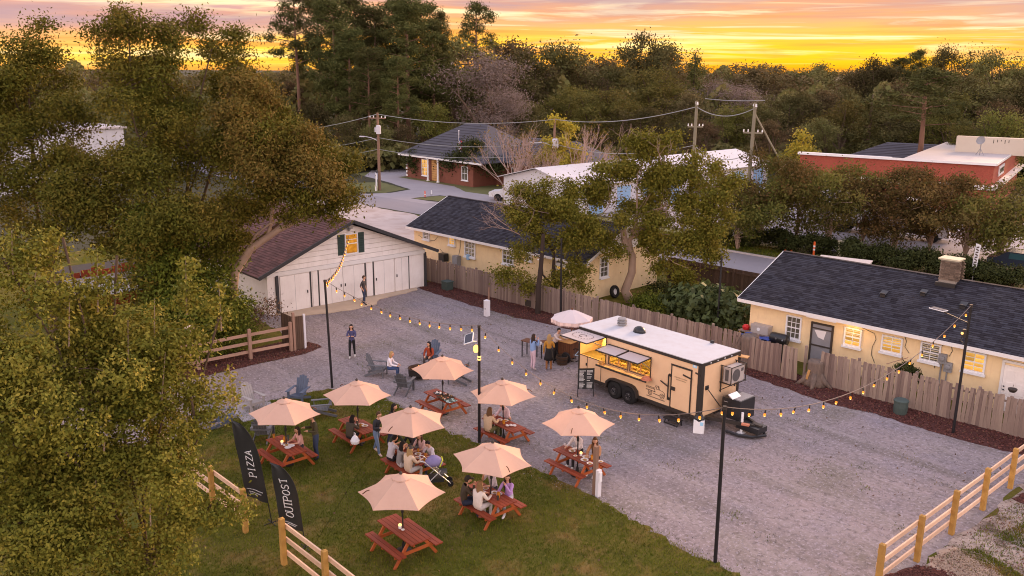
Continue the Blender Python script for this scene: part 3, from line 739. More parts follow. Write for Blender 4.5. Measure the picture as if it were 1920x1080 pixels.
hA = yellow_house('yellow_house', 'long yellow stucco house with charcoal roof beyond the fence beside the barn', HA, YA, 16.3, 7.3, 2.42, 4.22, .4, .4, 11)
def wins(h, o, yaw, specs, lift=0.0):
    for a, b_, c, d, rows, cols, lit, bl in specs:
        s0, z0 = WALL(a, b_, o, yaw, 0); s1, z1 = WALL(c, d, o, yaw, 0)
        window(h, ((s0 + s1) / 2, -.003, (z0 + z1) / 2 + lift), 0, abs(s1 - s0) - .14, abs(z1 - z0) - .10, rows, cols, lit, True, bl)
wins(hA, HA, YA, [(794, 436, 806, 452, 4, 2, 'pane_dark', 0), (842, 443, 854, 463, 4, 2, 'pane_lit', 0), (872, 450, 892, 486, 4, 3, 'pane_dark', .95), (943, 464, 964, 500, 4, 3, 'pane_dark', .5), (986, 474, 998, 492, 2, 2, 'pane_dark', 0), (1044, 480, 1062, 500, 2, 2, 'pane_dark', .5)], .10)
s0, z0 = WALL(1044, 500, HA, YA, 0); s1, z1 = WALL(1062, 514, HA, YA, 0)
window(hA, ((s0 + s1) / 2, -.003, (z0 + z1) / 2 + .04), 0, abs(s1 - s0) - .1, .38, 1, 2, 'pane_lit', False)
window(hA, (.003, 1.75, 1.9), PI / 2, .66, 1.15, 4, 2, 'pane_dark')
v = MB(); md = 3.65
for k in range(6):
    z = 2.75 + k * .22; hw = max(.2, (4.05 - z) / (4.05 - 2.42) * md); v.bx((.002, md - hw, z), (.035, md + hw, z + .205))
v.build('gable_siding', 'white_wood', hA)
u_ = MB(); u_.box((-11.4, -.22, .75), (.5, .35, .7)); u_.build('meter_box', 'grey_metal', hA)
u_ = MB(); u_.box((-12.7, -.3, .8), (.55, .45, .55)); u_.build('fan_housing', 'black_plastic', hA)
u_ = MB(); u_.box((-10.35, -.08, 1.15), (.24, .14, .36)); u_.build('phone_box', 'blue_door', hA)
u_ = MB(); u_.path([(-15.8, -.02, 1.9), (-15, -.02, 1.65), (-14, -.02, 1.75), (-13.6, -.02, 2.1)], .012, 5); u_.path([(-13.4, -.02, 1.25), (-12.9, -.02, .9), (-12.6, -.02, .8)], .012, 5); u_.path([(-11.2, -.02, 2.3), (-11.25, -.02, 1.6), (-11.4, -.02, 1.1)], .014, 5); u_.build('wall_cable', 'dark_trim', hA)

HB = (-8.2, 37.75); YB = .0718
hB = yellow_house('yellow_house', 'yellow stucco house with brick chimney, close behind the picket fence', HB, YB, 15.5, 8.0, 2.55, 4.28, .5, .4, 21)
wins(hB, HB, YB, [(1476, 590, 1501, 638, 4, 3, 'pane_dark', 0), (1585, 612, 1614, 652, 4, 2, 'pane_lit', .55), (1655, 627, 1691, 665, 4, 2, 'pane_lit', .45), (1728, 640, 1762, 681, 4, 2, 'pane_dark', .95), (1809, 656, 1846, 701, 4, 2, 'pane_lit', 0)], 0)
# screen door and white panelled door
s0, z0 = WALL(1526, 600, HB, YB, 0); s1, z1 = WALL(1557, 655, HB, YB, 0)
d = MB(); x0, x1 = s0, s1; d.bx((x0 - .08, -.09, 0), (x0, -.003, 2.12)); d.bx((x1, -.09, 0), (x1 + .08, -.003, 2.12)); d.bx((x0, -.09, 2.04), (x1, -.003, 2.12)); d.bx((x0, -.085, .98), (x1, -.03, 1.05)); d.bx((x0, -.085, 1.82), (x1, -.03, 1.87))
do = d.build('screen_door', 'dark_wood', hB); d = MB(); d.bx((x0, -.05, 0), (x1, -.004, 2.04)); d.build('screen', 'screen_door', do)
d = MB(); d.add([(x0 + .1, -.056, 1.75), (x1 - .25, -.056, 1.78), (x1 - .35, -.056, 1.35), (x0 + .3, -.056, 1.42)], [(0, 3, 2, 1)]); d.build('paper', 'paper', do)
s0, z0 = WALL(1884, 690, HB, YB, 0)
d = MB(); d.bx((s0, -.06, 0), (s0 + .95, -.003, 2.05)); do = d.build('white_door', 'white_wood', hB)
for i in range(2):
    for j in range(3):
        pz = (.25, .85, 1.5)[j]; ph = (.45, .5, .35)[j]; d = MB(); d.bx((s0 + .12 + i * .4, -.075, pz), (s0 + .42 + i * .4, -.061, pz + ph)); d.build('door_panel', 'white_wood', do)
d = MB(); d.sph((s0 + .08, -.10, 1.0), .035); d.sph((s0 + .08, -.10, 1.15), .03); d.build('knob', 'dark_trim', do)
d = MB(); d.bx((s0 - .10, -.08, 0), (s0 - .003, -.004, 2.15)); d.bx((s0 + .953, -.08, 0), (s0 + 1.05, -.004, 2.15)); d.bx((s0 - .10, -.08, 2.153), (s0 + 1.05, -.004, 2.25)); d.build('door_frame', 'white_trim', hB)
for px, py in ((1769, 672), (1779, 688)):
    s0, z0 = WALL(px, py, HB, YB, 0); d = MB(); d.bx((s0 - .16, -.16, z0 - .2), (s0 + .16, -.003, z0 + .22)); d.lathe([(.11, 0), (.11, .07), (.06, .09)], (s0, -.16, z0 + .03), 12, 0, None, Matrix.Rotation(PI / 2, 3, 'X')); d.tube((s0 - .03, -.08, z0 - .2), (s0 - .03, -.08, 0), .035)
    d.build('electric_meter', 'grey_metal', hB)
d = MB()
for pts in (((1612, 612), (1640, 625), (1643, 636), (1636, 650), (1634, 664), (1640, 680)), ((1696, 628), (1700, 640), (1697, 650), (1705, 662)), ((1775, 642), (1762, 652), (1756, 668), (1752, 690)), ((1783, 644), (1786, 658), (1780, 668))):
    d.path([(WALL(x, y, HB, YB, 0)[0], -.02, WALL(x, y, HB, YB, 0)[1]) for x, y in pts], .012, 5)
d.build('wall_cable', 'dark_trim', hB)
# chimney of separate bricks, vents
cx, cy_, cz = -7.62, 3.72, 4.66
ch = MB(); ch.bx((cx - .36, cy_ - .30, 3.7), (cx + .36, cy_ + .30, cz + .62)); cho = ch.build('chimney', 'brick_joint', hB)
bm_ = MB(); bm_.box((0, 0, 0), (.20, .10, .065)); bme = bm_.mesh('brick', 'chimney_brick')
for r_ in range(11):
    z = cz - .26 + r_ * .078
    for side in range(4):
        for k in range(4 if side % 2 == 0 else 3):
            t_ = -.36 + .09 + k * .215 + (.05 if r_ % 2 else 0) - .02
            if side == 0: b = ob('brick', bme, cho, (cx + t_ + .02, cy_ - .28, z))
            elif side == 2: b = ob('brick', bme, cho, (cx + t_ + .02, cy_ + .28, z))
            else:
                b = ob('brick', bme, cho, (cx + (.34 if side == 1 else -.34), cy_ + t_ * .8 + .08, z), PI / 2)
ch = MB(); ch.bx((cx - .46, cy_ - .40, cz + .63), (cx + .46, cy_ + .40, cz + .70)); ch.build('chimney_cap', 'cream_box', cho)
fl = MB(); fl.bx((cx - .44, cy_ - .50, 3.75), (cx + .44, cy_ - .335, 4.24)); fl.build('flashing', 'black_plastic', hB)
for x, y in ((-9.75, 1.75), (-8.2, 2.35), (-6.35, 1.95)):
    zz_ = 2.62 + (y + .42) / 4.42 * 1.73; d = MB(); d.box((x, y, zz_ + .1), (.22, .26, .18)); d.box((x, y + .02, zz_ + .2), (.3, .34, .03), R=Matrix.Rotation(.35, 3, 'X')); d.build('roof_vent', 'black_plastic', hB)
d = MB(); d.bx((-12.35, -.46, 2.40), (-10.9, -.40, 2.47)); d.build('gutter', 'white_trim', hB)
blob_lights('eave_lamp', Vector((-18.35, 36.55, 2.2)), 6, (1, .55, .15), .05)
# ------------------------------------------------------------------ buildings across the road
bh = thing('brick_house', 'red brick house with dark hipped roof and white columned porch by the woods', 'house', (-93.2, 63.7, 0), .03)
m = MB(); m.bx((0, 0, 0), (13.2, 11, 3.0)); m.bx((13.2, 3.6, 0), (27, 11, 3.0)); m.build('wall', 'brick', bh)
def hip(parent, x0, x1, y0, y1, ze, zr, xa, xb, seed):
    ym = (y0 + y1) / 2; P_ = [(x0, y0, ze), (x1, y0, ze), (x1, y1, ze), (x0, y1, ze), (xa, ym, zr), (xb, ym, zr)]
    m = MB(); lo = [(p[0], p[1], p[2] - .12) for p in P_[:4]]
    m.add(P_ + lo, [(0, 1, 5, 4), (1, 2, 5), (2, 3, 4, 5), (3, 0, 4), (6, 9, 8, 7), (0, 6, 7, 1), (1, 7, 8, 2), (2, 8, 9, 3), (3, 9, 6, 0)], 0); r = m.build('roof', 'roof_far', parent)
    c = MB(); n = 14
    for k in range(1, n):                                  # shingle courses stand a little proud
        t = k / n; a = Vector(P_[0]).lerp(Vector(P_[4]), t); b = Vector(P_[1]).lerp(Vector(P_[5]), t); c.bar(a + Vector((0, -.02, .02)), b + Vector((0, -.02, .02)), .06, .05)
    tag(c.build('shingle_course', 'roof_far', r), kind='stuff'); return r
hip(bh, -.7, 15.5, -.7, 11.7, 3.02, 6.9, 5.5, 9.5, 1)
hip(bh, 13.5, 27.7, 2.9, 11.7, 2.96, 5.6, 15, 23, 2)
f = MB(); f.bx((-.72, -.76, 2.80), (15.5, -.703, 3.0)); f.bx((-.76, -.7, 2.80), (-.703, 11.7, 3.0)); f.build('fascia', 'white_trim', bh)
window(bh, (3.9, -.003, 1.55), 0, 1.0, 1.9, 4, 3, 'pane_lit', True)
window(bh, (11.7, -.003, 1.5), 0, 1.0, 1.5, 2, 2, 'pane_dark', True)
window(bh, (16.5, 3.597, 1.5), 0, 1.0, 1.5, 2, 2, 'pane_dark', True)
for x in (5.1, 7.1):
    c = MB(); c.lathe([(.2, 0), (.2, .12), (.14, .16), (.12, 2.65), (.18, 2.7), (.18, 2.8)], (x, -.45, 0), 12); c.build('column', 'white_trim', bh)
d = MB()
for k in range(9): d.bx((5.35, -.06, .1 + k * .28), (6.85, -.003, .34 + k * .28))
d.build('porch_panel', 'bar_top', bh)
for k in range(6):
    q = MB(); q.bx((-.03, -.06, .15 + k * .45), (.3, -.003, .40 + k * .45)); q.build('quoin', 'white_trim', bh)
bsk = MB(); bsk.bx((0, 0, 0), (1, 1, 1))
g = G(861, 345); fp = thing('flagpole', 'white flagpole with a limp striped national flag before the brick house', 'flagpole', (g.x, g.y, 0))
m = MB(); m.tube((0, 0, 0), (0, 0, 6.3), .05, .035, 8); m.sph((0, 0, 6.36), .08); m.build('pole', 'util_post', fp)
for k in range(7):
    s_ = MB(); s_.add([(.04, 0, 5.5 - k * .22), (.5, .12 * (-1) ** k, 5.1 - k * .22), (.5, .12 * (-1) ** k, 4.9 - k * .22), (.04, 0, 5.28 - k * .22)], [(0, 1, 2, 3)]); s_.build('stripe', 'flag_red' if k % 2 == 0 else 'white_cloth', fp)
s_ = MB(); s_.add([(.045, -.02, 5.52), (.26, .03, 5.34), (.26, .03, 4.85), (.045, -.02, 5.0)], [(0, 1, 2, 3)]); s_.build('canton', 'flag_blue', fp)

st = thing('storage_building', 'long white storage building with pale metal roof and blue roller doors', 'storage building', (-57.2, 58, 0), .02)
m = MB(); m.bx((-10, 0, 0), (0, 33, 3.0)); m.prism([(-10, 3.0), (0, 3.0), (-5, 4.2)], 0, 33, 'Y'); m.build('wall', 'metal_white', st)
for s in (-1, 1):
    for k in range(22):
        y0 = -.5 + k * 1.55; r_ = MB(); x0 = -5 + s * 5.5; z0 = 2.92
        r_.add([(x0, y0, z0), (x0, y0 + 1.53, z0), (-5, y0 + 1.53, 4.26), (-5, y0, 4.26), (x0, y0, z0 + .05), (x0, y0 + 1.53, z0 + .05), (-5, y0 + 1.53, 4.31), (-5, y0, 4.31)], [(0, 1, 2, 3), (4, 7, 6, 5), (0, 4, 5, 1), (1, 5, 6, 2), (2, 6, 7, 3), (3, 7, 4, 0)])
        r_.build('roof_panel', 'metal_white', st)
for k in range(8):
    y = 2.0 + k * 4.0; d = MB()
    for j in range(9): d.bx((.003, y, .05 + j * .27), (.04, y + 2.0, .30 + j * .27))
    d.build('roller_door', 'blue_door' if k not in (5,) else 'metal_white', st)
m = MB(); m.bx((.003, 0, 2.62), (.06, 33, 2.95)); m.build('fascia', 'cream_box', st)

rb = thing('brick_building', 'large flat roofed red brick building with pale roof and white band', 'building', (-32.6, 90, 0), .25)
m = MB(); m.bx((-18.5, 0, 0), (-8, 8, 3.7)); m.bx((-18.5, 0, 3.7), (-8, .35, 5.0)); m.bx((-8, 0, 0), (0, 26, 5.0)); m.build('wall', 'red_wall', rb)
m = MB(); m.bx((-8.2, -.2, 5.0), (.2, 26.2, 5.12)); m.build('roof', 'roof_white', rb)
m = MB(); m.bx((-18.7, -.26, 4.92), (.26, -.203, 5.16)); m.bx((-18.7, -.203, 5.003), (-9.3, .4, 5.16)); m.bx((.203, -.26, 4.92), (.26, 26, 5.16)); m.build('coping', 'white_trim', rb)
m = MB(); m.bx((-16, -.5, 2.6), (.5, -.003, 3.0)); m.bx((.003, -.003, 2.6), (.6, 26, 3.0)); m.build('white_band', 'white_trim', rb)
m = MB(); m.bx((.003, 4.2, 3.5), (.1, 8.5, 4.5)); wo = m.build('window', 'white_trim', rb); m = MB(); m.bx((.102, 4.6, 3.75), (.12, 8.2, 4.25)); m.build('pane', 'pane_dark', wo)
m = MB(); m.bx((-5.2, 12, 5.0), (9, 13, 6.8)); pe = m.build('parapet_wall', 'penthouse', rb)
m = MB()
for k in range(9): x = -1.6 + k * .36 + (1.6 if k > 4 else 0); m.bx((x, 11.985, 6.2 + .12 * (k % 3)), (x + .06, 11.997, 6.6))
m.build('drain_stain', 'dark_wood', pe)
sdh = thing('satellite_dish', 'grey satellite dish standing on the pale flat roof', 'satellite dish', (-32.6 - 2.4 * math.cos(.25) - 9 * math.sin(.25), 90 - 2.4 * math.sin(.25) + 9 * math.cos(.25), 5.12))
m = MB(); m.tube((0, 0, 0), (0, 0, 1.2), .05); m.tube((-.4, 0, 0), (0, 0, .7), .03); m.tube((.4, 0, 0), (0, 0, .7), .03); m.build('stand', 'grey_metal', sdh)
m = MB(); m.lathe([(.02, 0), (.25, .03), (.42, .11), (.45, .15), (.41, .12), (.2, .05), (.02, .03)], (0, -.1, 1.5), 14, 0, None, Matrix.Rotation(1.2, 3, 'X')); m.build('dish', 'grey_metal', sdh)

a_ = AT(1668, 117); gh = thing('grey_house', 'low cream house with grey hipped roof among trees behind the brick building', 'house', (a_.x, a_.y, 0), .3)
m = MB(); m.bx((-5, 0, 0), (12, 9, 2.5)); m.build('wall', 'cream_box', gh); hip(gh, -5.7, 12.7, -.7, 9.7, 2.52, 4.9, 0, 7, 5)
d = MB(); d.bx((-3, -.06, .1), (.4, -.003, 2.1)); d.build('garage_door', 'white_wood', gh)

a_ = AT(60, 108); fw = thing('metal_building', 'tall white metal clad building behind the big leafy trees', 'building', (a_.x, a_.y, 0), .1)
m = MB(); m.bx((-14, -14, 0), (0, 9, 6.6)); m.build('wall', 'metal_white', fw)
for k in range(23):
    r_ = MB(); r_.bx((.003, -14 + k, .1), (.05, -13.35 + k, 6.5)); r_.build('wall_panel', 'metal_white', fw)
r_ = MB(); r_.bx((-14.3, -14.3, 6.6), (.3, 9.3, 6.8)); r_.build('roof', 'roof_white', fw)

shd = thing('shed', 'old shed with rusty red boards and sagging grey tin roof under the vines', 'shed', (-51.5, 13.5, 0), .05)
m = MB(); m.bx((-3, -1, 0), (0, 4.2, 2.2)); m.build('wall', 'dark_wood', shd)
for k in range(9):
    b = MB(); b.bx((.003, -.9 + k * .56, .2), (.05, -.40 + k * .56, 2.4 + .1 * (k % 3))); b.build('red_board', 'rust', shd)
for k in range(6):
    b = MB(); y = -1.4 + k * 1.02; b.add([(2.6, y, 1.5), (2.6, y + 1.0, 1.5), (.05, y + 1.0, 2.05), (.05, y, 2.05), (2.6, y, 1.54), (2.6, y + 1.0, 1.54), (.05, y + 1.0, 2.09), (.05, y, 2.09)], [(0, 3, 2, 1), (4, 5, 6, 7), (0, 1, 5, 4), (1, 2, 6, 5), (2, 3, 7, 6), (3, 0, 4, 7)]); b.build('tin_sheet', 'grey_metal', shd)
for y in (-1.2, 1.8, 4.6):
    b = MB(); b.bar((2.4, y, 0), (2.4, y, 1.5), .1, .1); b.build('post', 'dark_wood', shd)

# ------------------------------------------------------------------ fences
pf = thing('picket_fence', 'long weathered grey brown picket fence behind the food trailer', 'fence', (-45.9, fence_v(-45.9), 0), math.atan(FY))
pm_ = []
for k in range(4):
    r_ = random.Random(k); m = MB(); h = 1.53 + .008 * k; wd = .134
    m.prism([(-wd / 2, .02), (wd / 2, .02), (wd / 2, h - .012), (wd / 2 - .018, h), (-wd / 2 + .018, h), (-wd / 2, h - .012)], -.011, .011, 'Y'); pm_.append(m.mesh('picket', 'picket'))
r_ = random.Random(4); x = 0.0; cnt = 0
FEN = 38.6
while x < FEN:
    skip = (23.35 < x < 24.1) or (26.55 < x < 27.35)
    if not skip:
        o = ob('picket', pm_[r_.randrange(4)], pf, (x, r_.uniform(-.012, .012) - (.35 if 24.0 < x < 26.6 else 0), r_.uniform(-.012, .012) if x < 22 else r_.uniform(-.035, .03)))
        o.rotation_euler = (r_.gauss(0, .012), r_.gauss(0, .010 if x < 22 else .022), 0); o.scale = (r_.uniform(.97, 1.05), 1, r_.uniform(.985, 1.012)); cnt += 1
    x += .137
for zr_ in (.35, .85, 1.32):
    for k in range(16):
        m = MB(); m.bx((0, .012, zr_ - .04), (2.4, .05, zr_ + .04))
        if not (9.8 <= k <= 11.2): m.build('fence_rail', 'picket', pf, (k * 2.42, 0, 0))
for k in range(17):
    m = MB(); m.bx((-.05, .052, 0), (.05, .15, 1.62)); m.build('fence_post', 'picket', pf, (k * 2.42, 0, 0))
hb = MB(); hb.bx((9.2, -.05, .08), (9.65, -.015, .45)); hb.build('hatch', 'dark_wood', pf)

def rail_fence(name, label, pts, rz_, post_m, rail_m, h=1.45, rails=(.36, .78, 1.2), pw=.14):
    t = thing(name, label, 'fence', (pts[0][0], pts[0][1], 0)); o = Vector((pts[0][0], pts[0][1], 0))
    for i, p in enumerate(pts):
        q = Vector((p[0], p[1], 0)) - o; m = MB(); m.box((0, 0, h / 2), (pw, pw, h)); m.lathe([(pw * .7, 0), (.01, .03)], (0, 0, h), 4, R=rotz(PI / 4)); m.build('post', post_m, t, q, random.uniform(-.05, .05))
        if i + 1 < len(pts):
            n_ = Vector((pts[i + 1][0], pts[i + 1][1], 0)) - o; d = (n_ - q).normalized(); sd_ = Vector((d.y, -d.x, 0)) * rz_ * (pw / 2 + .025)
            for zr_ in rails:
                m = MB(); j0, j1 = random.uniform(-.015, .015), random.uniform(-.015, .015); m.bar(q + d * .005 + sd_ + Vector((0, 0, zr_ + j0)), n_ - d * .005 + sd_ + Vector((0, 0, zr_ + j1)), .045, .14); m.build('rail', rail_m, t)
    return t
rail_fence('rail_fence', 'new pine three rail fence along the gravel beside bare dirt', [(-9.09, 21.15), (-9.09, 23.5), (-9.09, 25.8), (-9.09, 28.13), (-9.09, 30.42), (-9.09, 32.75), (-9.09, 35.1)], -1, 'new_post', 'new_rail')
rail_fence('rail_fence', 'short new pine rail fence running out of view beside the outpost flag', [(-20.65, 9.68), (-18.4, 9.75), (-16.1, 9.8)], -1, 'new_post', 'new_rail')
rail_fence('rail_fence', 'new pine rail fence half hidden by the leafy tree near the pizza flag', [(-29.8, 9.3), (-27.4, 9.38), (-25.1, 9.5), (-23.0, 9.62)], -1, 'new_post', 'new_rail')
rail_fence('rail_fence', 'old brown three rail fence along the mulch below the vine covered tree', [(-38.2, 9.2), (-38.2, 11.8), (-38.15, 14.3), (-38.05, 16.8), (-37.9, 18.85)], -1, 'old_post', 'old_rail', 1.5)
gt = thing('board_fence', 'short dark board fence with a white end post next to the old rail fence', 'fence', (-37.9, 19.0, 0))
for k in range(4):
    m = MB(); m.bx((-.02, .10 + k * .11, .03), (.02, .20 + k * .11, 1.72)); m.build('board', 'picket_dark', gt)
m = MB(); m.bx((-.05, .56, 0), (.05, .66, 1.78)); m.build('end_post', 'util_post', gt)
m = MB(); m.bx((-.06, -.02, 0), (.06, .09, 1.95)); m.build('post', 'old_post', gt)
for k in range(8):
    m = MB(); m.bx((-.25 - k * .15, .02, .03), (-.12 - k * .15, .05, 1.7)); m.build('board', 'picket_dark', gt)
bf = thing('board_fence', 'dark wooden privacy fence with rails showing, behind the fig bush', 'fence', (-35.2, 44.6, 0), .07)
for k in range(84):
    m = MB(); m.bx((k * .145, 0, .02), (k * .145 + .138, .02, 1.72)); m.build('board', 'picket_dark', bf)
for zr_ in (.35, 1.5):
    m = MB(); m.bx((0, -.06, zr_ - .05), (12.2, -.003, zr_ + .05)); m.build('fence_rail', 'picket_dark', bf)
for k in range(6):
    m = MB(); m.bx((k * 2.4, -.16, 0), (k * 2.4 + .1, -.062, 1.75)); m.build('post', 'picket_dark', bf)

# ------------------------------------------------------------------ poles, power lines
def light_pole(label, base, top, extra=None):
    t = thing('light_pole', label, 'pole', (base[0], base[1], 0)); d = Vector(top) - Vector((base[0], base[1], 0))
    m = MB(); m.path([(0, 0, 0), d * .5, d], [.055, .052, .05], 10); m.build('pole', 'black_pipe', t)
    m = MB(); m.path([d * .985, d * 1.005], [.062, .062], 10); m.build('pole_cap', 'pole_dark', t)
    return t
PA, PB, PC_, PD = (-32.17, 17.83), (-23.53, 19.1), (-12.7, 18.8), (-12.34, 33.72)
def top_of(px, py, z): p = G(px, py, z); return p
tA = Vector((-32.25, 17.75, 4.83)); tB = Vector((-23.53, 19.1, 4.57)); tC = G(1359, 763, 4.72); tD = Vector((-12.34, 33.75, 5.14))
light_pole('thin black light pole on the lawn corner in front of the barn', PA, tA)
pB = light_pole('black light pole with a small solar panel and lit lantern near the picnic tables', PB, tB)
pC = light_pole('thin dark light pole standing alone in the near gravel, in front of the trailer', (tC.x + .05, tC.y, 0), tC)
pD = light_pole('tall black light pole with a solar lamp arm in mulch near the picket fence', PD, tD)
light_pole('thin black pole behind the food trailer in front of the fig bush', (-26.0, 37.3), (-26.2, 37.55, 4.2))
light_pole('thin black pole behind the pink umbrella at the picket fence', (-33.71, 33.3), (-33.8, 33.3, 4.5))
m = MB(); m.path([(-.05, -.06, 3.98), (-.16, -.2, 4.0)], .02); m.box((-.25, -.28, 4.08), (.36, .5, .03), R=Matrix.Rotation(.62, 3, 'X') @ rotz(.7)); sp_ = m.build('solar_panel', 'white_plastic', pB)
m = MB(); m.box((-.255, -.288, 4.098), (.30, .44, .012), R=Matrix.Rotation(.62, 3, 'X') @ rotz(.7)); m.build('cells', 'solar', sp_)
m = MB(); m.lathe([(.05, 0), (.09, .06), (.09, .22), (.04, .28)], (-.09, -.08, 3.55), 10); m.build('lantern', 'lamp_glass', pB)
m = MB(); m.lathe([(.058, 0), (.075, .02), (.075, .05), (.058, .06)], (0, 0, 3.36), 12); m.lathe([(.058, 0), (.075, .02), (.075, .05), (.058, .06)], (0, 0, 3.26), 12); m.build('band', 'bulb_soft', pB)
blob_lights('lantern_glow', Vector((-23.72, 18.92, 3.6)), 9)
m = MB(); m.bar((0, 0, 4.45), (-1.0, .2, 4.62), .04, .04); m.box((-.06, -.06, 4.05), (.14, .14, .30)); m.path([(-.02, -.02, 3.6), (-.16, -.1, 3.75), (-.1, -.05, 4.0)], .018, 5); m.build('lamp_arm', 'black_metal', pD)
m = MB(); m.box((-1.25, .25, 4.68), (.62, .30, .03), rz=-.2); m.build('solar_panel', 'white_plastic', pD); m = MB(); m.box((-1.25, .25, 4.70), (.56, .25, .02), rz=-.2); m.build('cells', 'solar', pD)
m = MB(); m.sph((-.12, -.14, 4.05), .05); m.build('lamp', 'bulb_soft', pD)

bulb_m = MB(); bulb_m.lathe([(.018, 0), (.024, -.03), (.024, -.11), (.018, -.12)], (0, 0, 0), 6, 0); bulb_m.sph((0, 0, -.165), (.040, .040, .052), 8, 6, 1); bulb_m.sph((0, 0, -.192), (.030, .030, .033), 7, 5, 2)
bulb_me = bulb_m.mesh('bulb', ['black_plastic', 'bulb', 'filament'], True)
def string(label, p, q, sag, ts, n=24, drop=.0):
    t = thing('string_light', label, 'string lights', p); q = Vector(q) - Vector(p); m = MB()
    f = lambda s: q * s + Vector((0, 0, -4 * sag * s * (1 - s)))
    m.path([f(i / n) for i in range(n + 1)], .013, 5); m.build('cable', 'wire', t)
    for s in ts:
        o = ob('bulb', bulb_me, t, f(s) + Vector((0, 0, -drop))); o.rotation_euler = (random.gauss(0, .12), random.gauss(0, .12), 0)
    return t
bw = Vector((-44.3, 26.1, 4.0))
string('dense string of glowing bulbs hanging from the barn loft window to the first pole', bw, tA, .55, [i / 20 for i in range(1, 20)])
string('string of bulbs between the lawn corner pole and the solar panel pole', tA, tB, .50, [(i + .35) / 16 for i in range(16)])
string('long sagging string of glowing bulbs passing in front of the food trailer', tB, tC, 1.38, [(i + .5) / 14.6 for i in range(15)])
string('string of glowing bulbs rising over the gravel to the mulch bed pole', tC, tD, 1.35, [(i + .5) / 19 for i in range(19)])

for i, (p_, e_) in enumerate(((bw.lerp(tA, .5) - Vector((0, 0, .6)), 30), (tA.lerp(tB, .3) - Vector((0, 0, .6)), 18), (tA.lerp(tB, .72) - Vector((0, 0, .7)), 18), (tB.lerp(tC, .3) - Vector((0, 0, 1.3)), 16), (tB.lerp(tC, .68) - Vector((0, 0, 1.4)), 16), (tC.lerp(tD, .45) - Vector((0, 0, 1.6)), 15), (tC.lerp(tD, .82) - Vector((0, 0, 1.0)), 15))): blob_lights('string_glow', p_, e_, (1, .52, .18), .5)
def util_pole(label, base, h, mat, arms, top=None):
    t = thing('utility_pole', label, 'utility pole', (base[0], base[1], 0)); m = MB(); tp = Vector(top) if top else Vector((0, 0, h))
    m.path([(0, 0, 0), tp * .5, tp], [.17, .15, .12], 10); m.build('pole', mat, t)
    for z, ln, az in arms:
        d = Vector((math.cos(az), math.sin(az), 0)) * ln / 2; c = tp * (z / h); m = MB(); m.bar(c - d, c + d, .10, .12); a = m.build('crossarm', mat, t)
        m = MB()
        for s in (-.95, -.5, .5, .95): m.lathe([(.05, 0), (.07, .06), (.04, .1), (.06, .16), (.02, .2)], c + d * s + Vector((0, 0, .06)), 6)
        m.build('insulator', 'white_plastic', a)
    return t
p1 = (-84.53, 54.05); u1 = util_pole('brown utility pole with transformer and street lamp at the driveway sign', p1, 8.7, 'util_pole', [(8.1, 2.0, .5)])
m = MB(); m.lathe([(.28, 0), (.28, .85), (.2, .95)], (.42, -.2, 6.4), 10); m.lathe([(.14, 0), (.14, .5)], (.1, -.35, 6.6), 8); m.build('transformer', 'metal_white', u1)
m = MB(); m.path([(0, 0, 5.6), (-1, -.3, 5.9), (-2.0, -.6, 6.0)], .04, 6); m.box((-2.3, -.7, 5.97), (.6, .22, .12), rz=.3); m.build('street_lamp', 'metal_white', u1)
pa2 = AT(1042, 96); h2 = HZ(1040, 222, 96); u2 = util_pole('utility pole with white transformer among the bare branched trees', pa2, h2, 'util_pole', [])
m = MB(); zt = HZ(1040, 268, 96); m.lathe([(.35, 0), (.35, .9), (.25, 1.0)], (.35, -.2, zt - .5), 10); m.lathe([(.12, 0), (.12, .4)], (.8, -.3, zt - .4), 8); m.build('transformer', 'metal_white', u2)
m = MB(); m.path([(0, 0, zt - .4), (-1.2, -.5, zt), (-2.2, -1, zt - .05)], .04, 6); m.box((-2.4, -1.1, zt - .05), (.5, .2, .12), rz=.3); m.build('street_lamp', 'metal_white', u2)
p3 = G(1293, 425); d3 = math.hypot(p3.x, p3.y); h3 = HZ(1297, 189, d3); u3 = util_pole('grey utility pole with insulators beside the storage building, shorter of the linked pair', p3, h3, 'util_pole_grey', [(h3 - .35, 2.4, 2.3), (h3 - 2.2, 1.3, .6)])
p4 = G(1394, 457); d4 = math.hypot(p4.x, p4.y); h4 = HZ(1421, 193, d4); tp4 = AT(1421, d4); tp4.z = h4; tp4 = tp4 - p4
u4 = util_pole('tall leaning grey utility pole with guy wires behind the verge', p4, h4, 'util_pole_grey', [(h4 - .35, 1.6, 2.3), (h4 - 2.3, 1.5, .4)], tp4)
m = MB(); m.path([tp4 * .93, tp4 * .5 + Vector((2.0, 2.3, 0)), Vector((3.6, 4.2, 0))], .07, 6); m.tube(tp4 * .8, Vector((1.9, 2.2, 0)), .02, .02, 5); m.build('guy_wire', 'util_pole_grey', u4)
def wire(label, pts, sag, r=.03):
    for p, q in zip(pts, pts[1:]):
        p, q = Vector(p), Vector(q); t = MB(); n = 16
        t.path([(q - p) * (i / n) + Vector((0, 0, -4 * sag * (i / n) * (1 - i / n))) for i in range(n + 1)], r, 5)
        o = t.build('power_line', 'power_wire', None, p); tag(o, label, 'power line', 'power lines between the utility poles')
T1 = Vector((*p1, 8.55)); T2 = pa2 + Vector((0, 0, h2 - .1)); T3 = p3 + Vector((0, 0, h3 - .5)); T4 = p4 + tp4 + Vector((0, 0, -.4))
pleft = AT(480, 150); pleft.z = HZ(480, 245, 150)
WL = 'grey power line strung between the utility poles across the road'
wire(WL, [pleft, T1, T2, T3, T4], .7, .035)
wire(WL, [T3 + Vector((.5, .5, .7)), T4 + Vector((.5, .5, .6))], .1, .03)
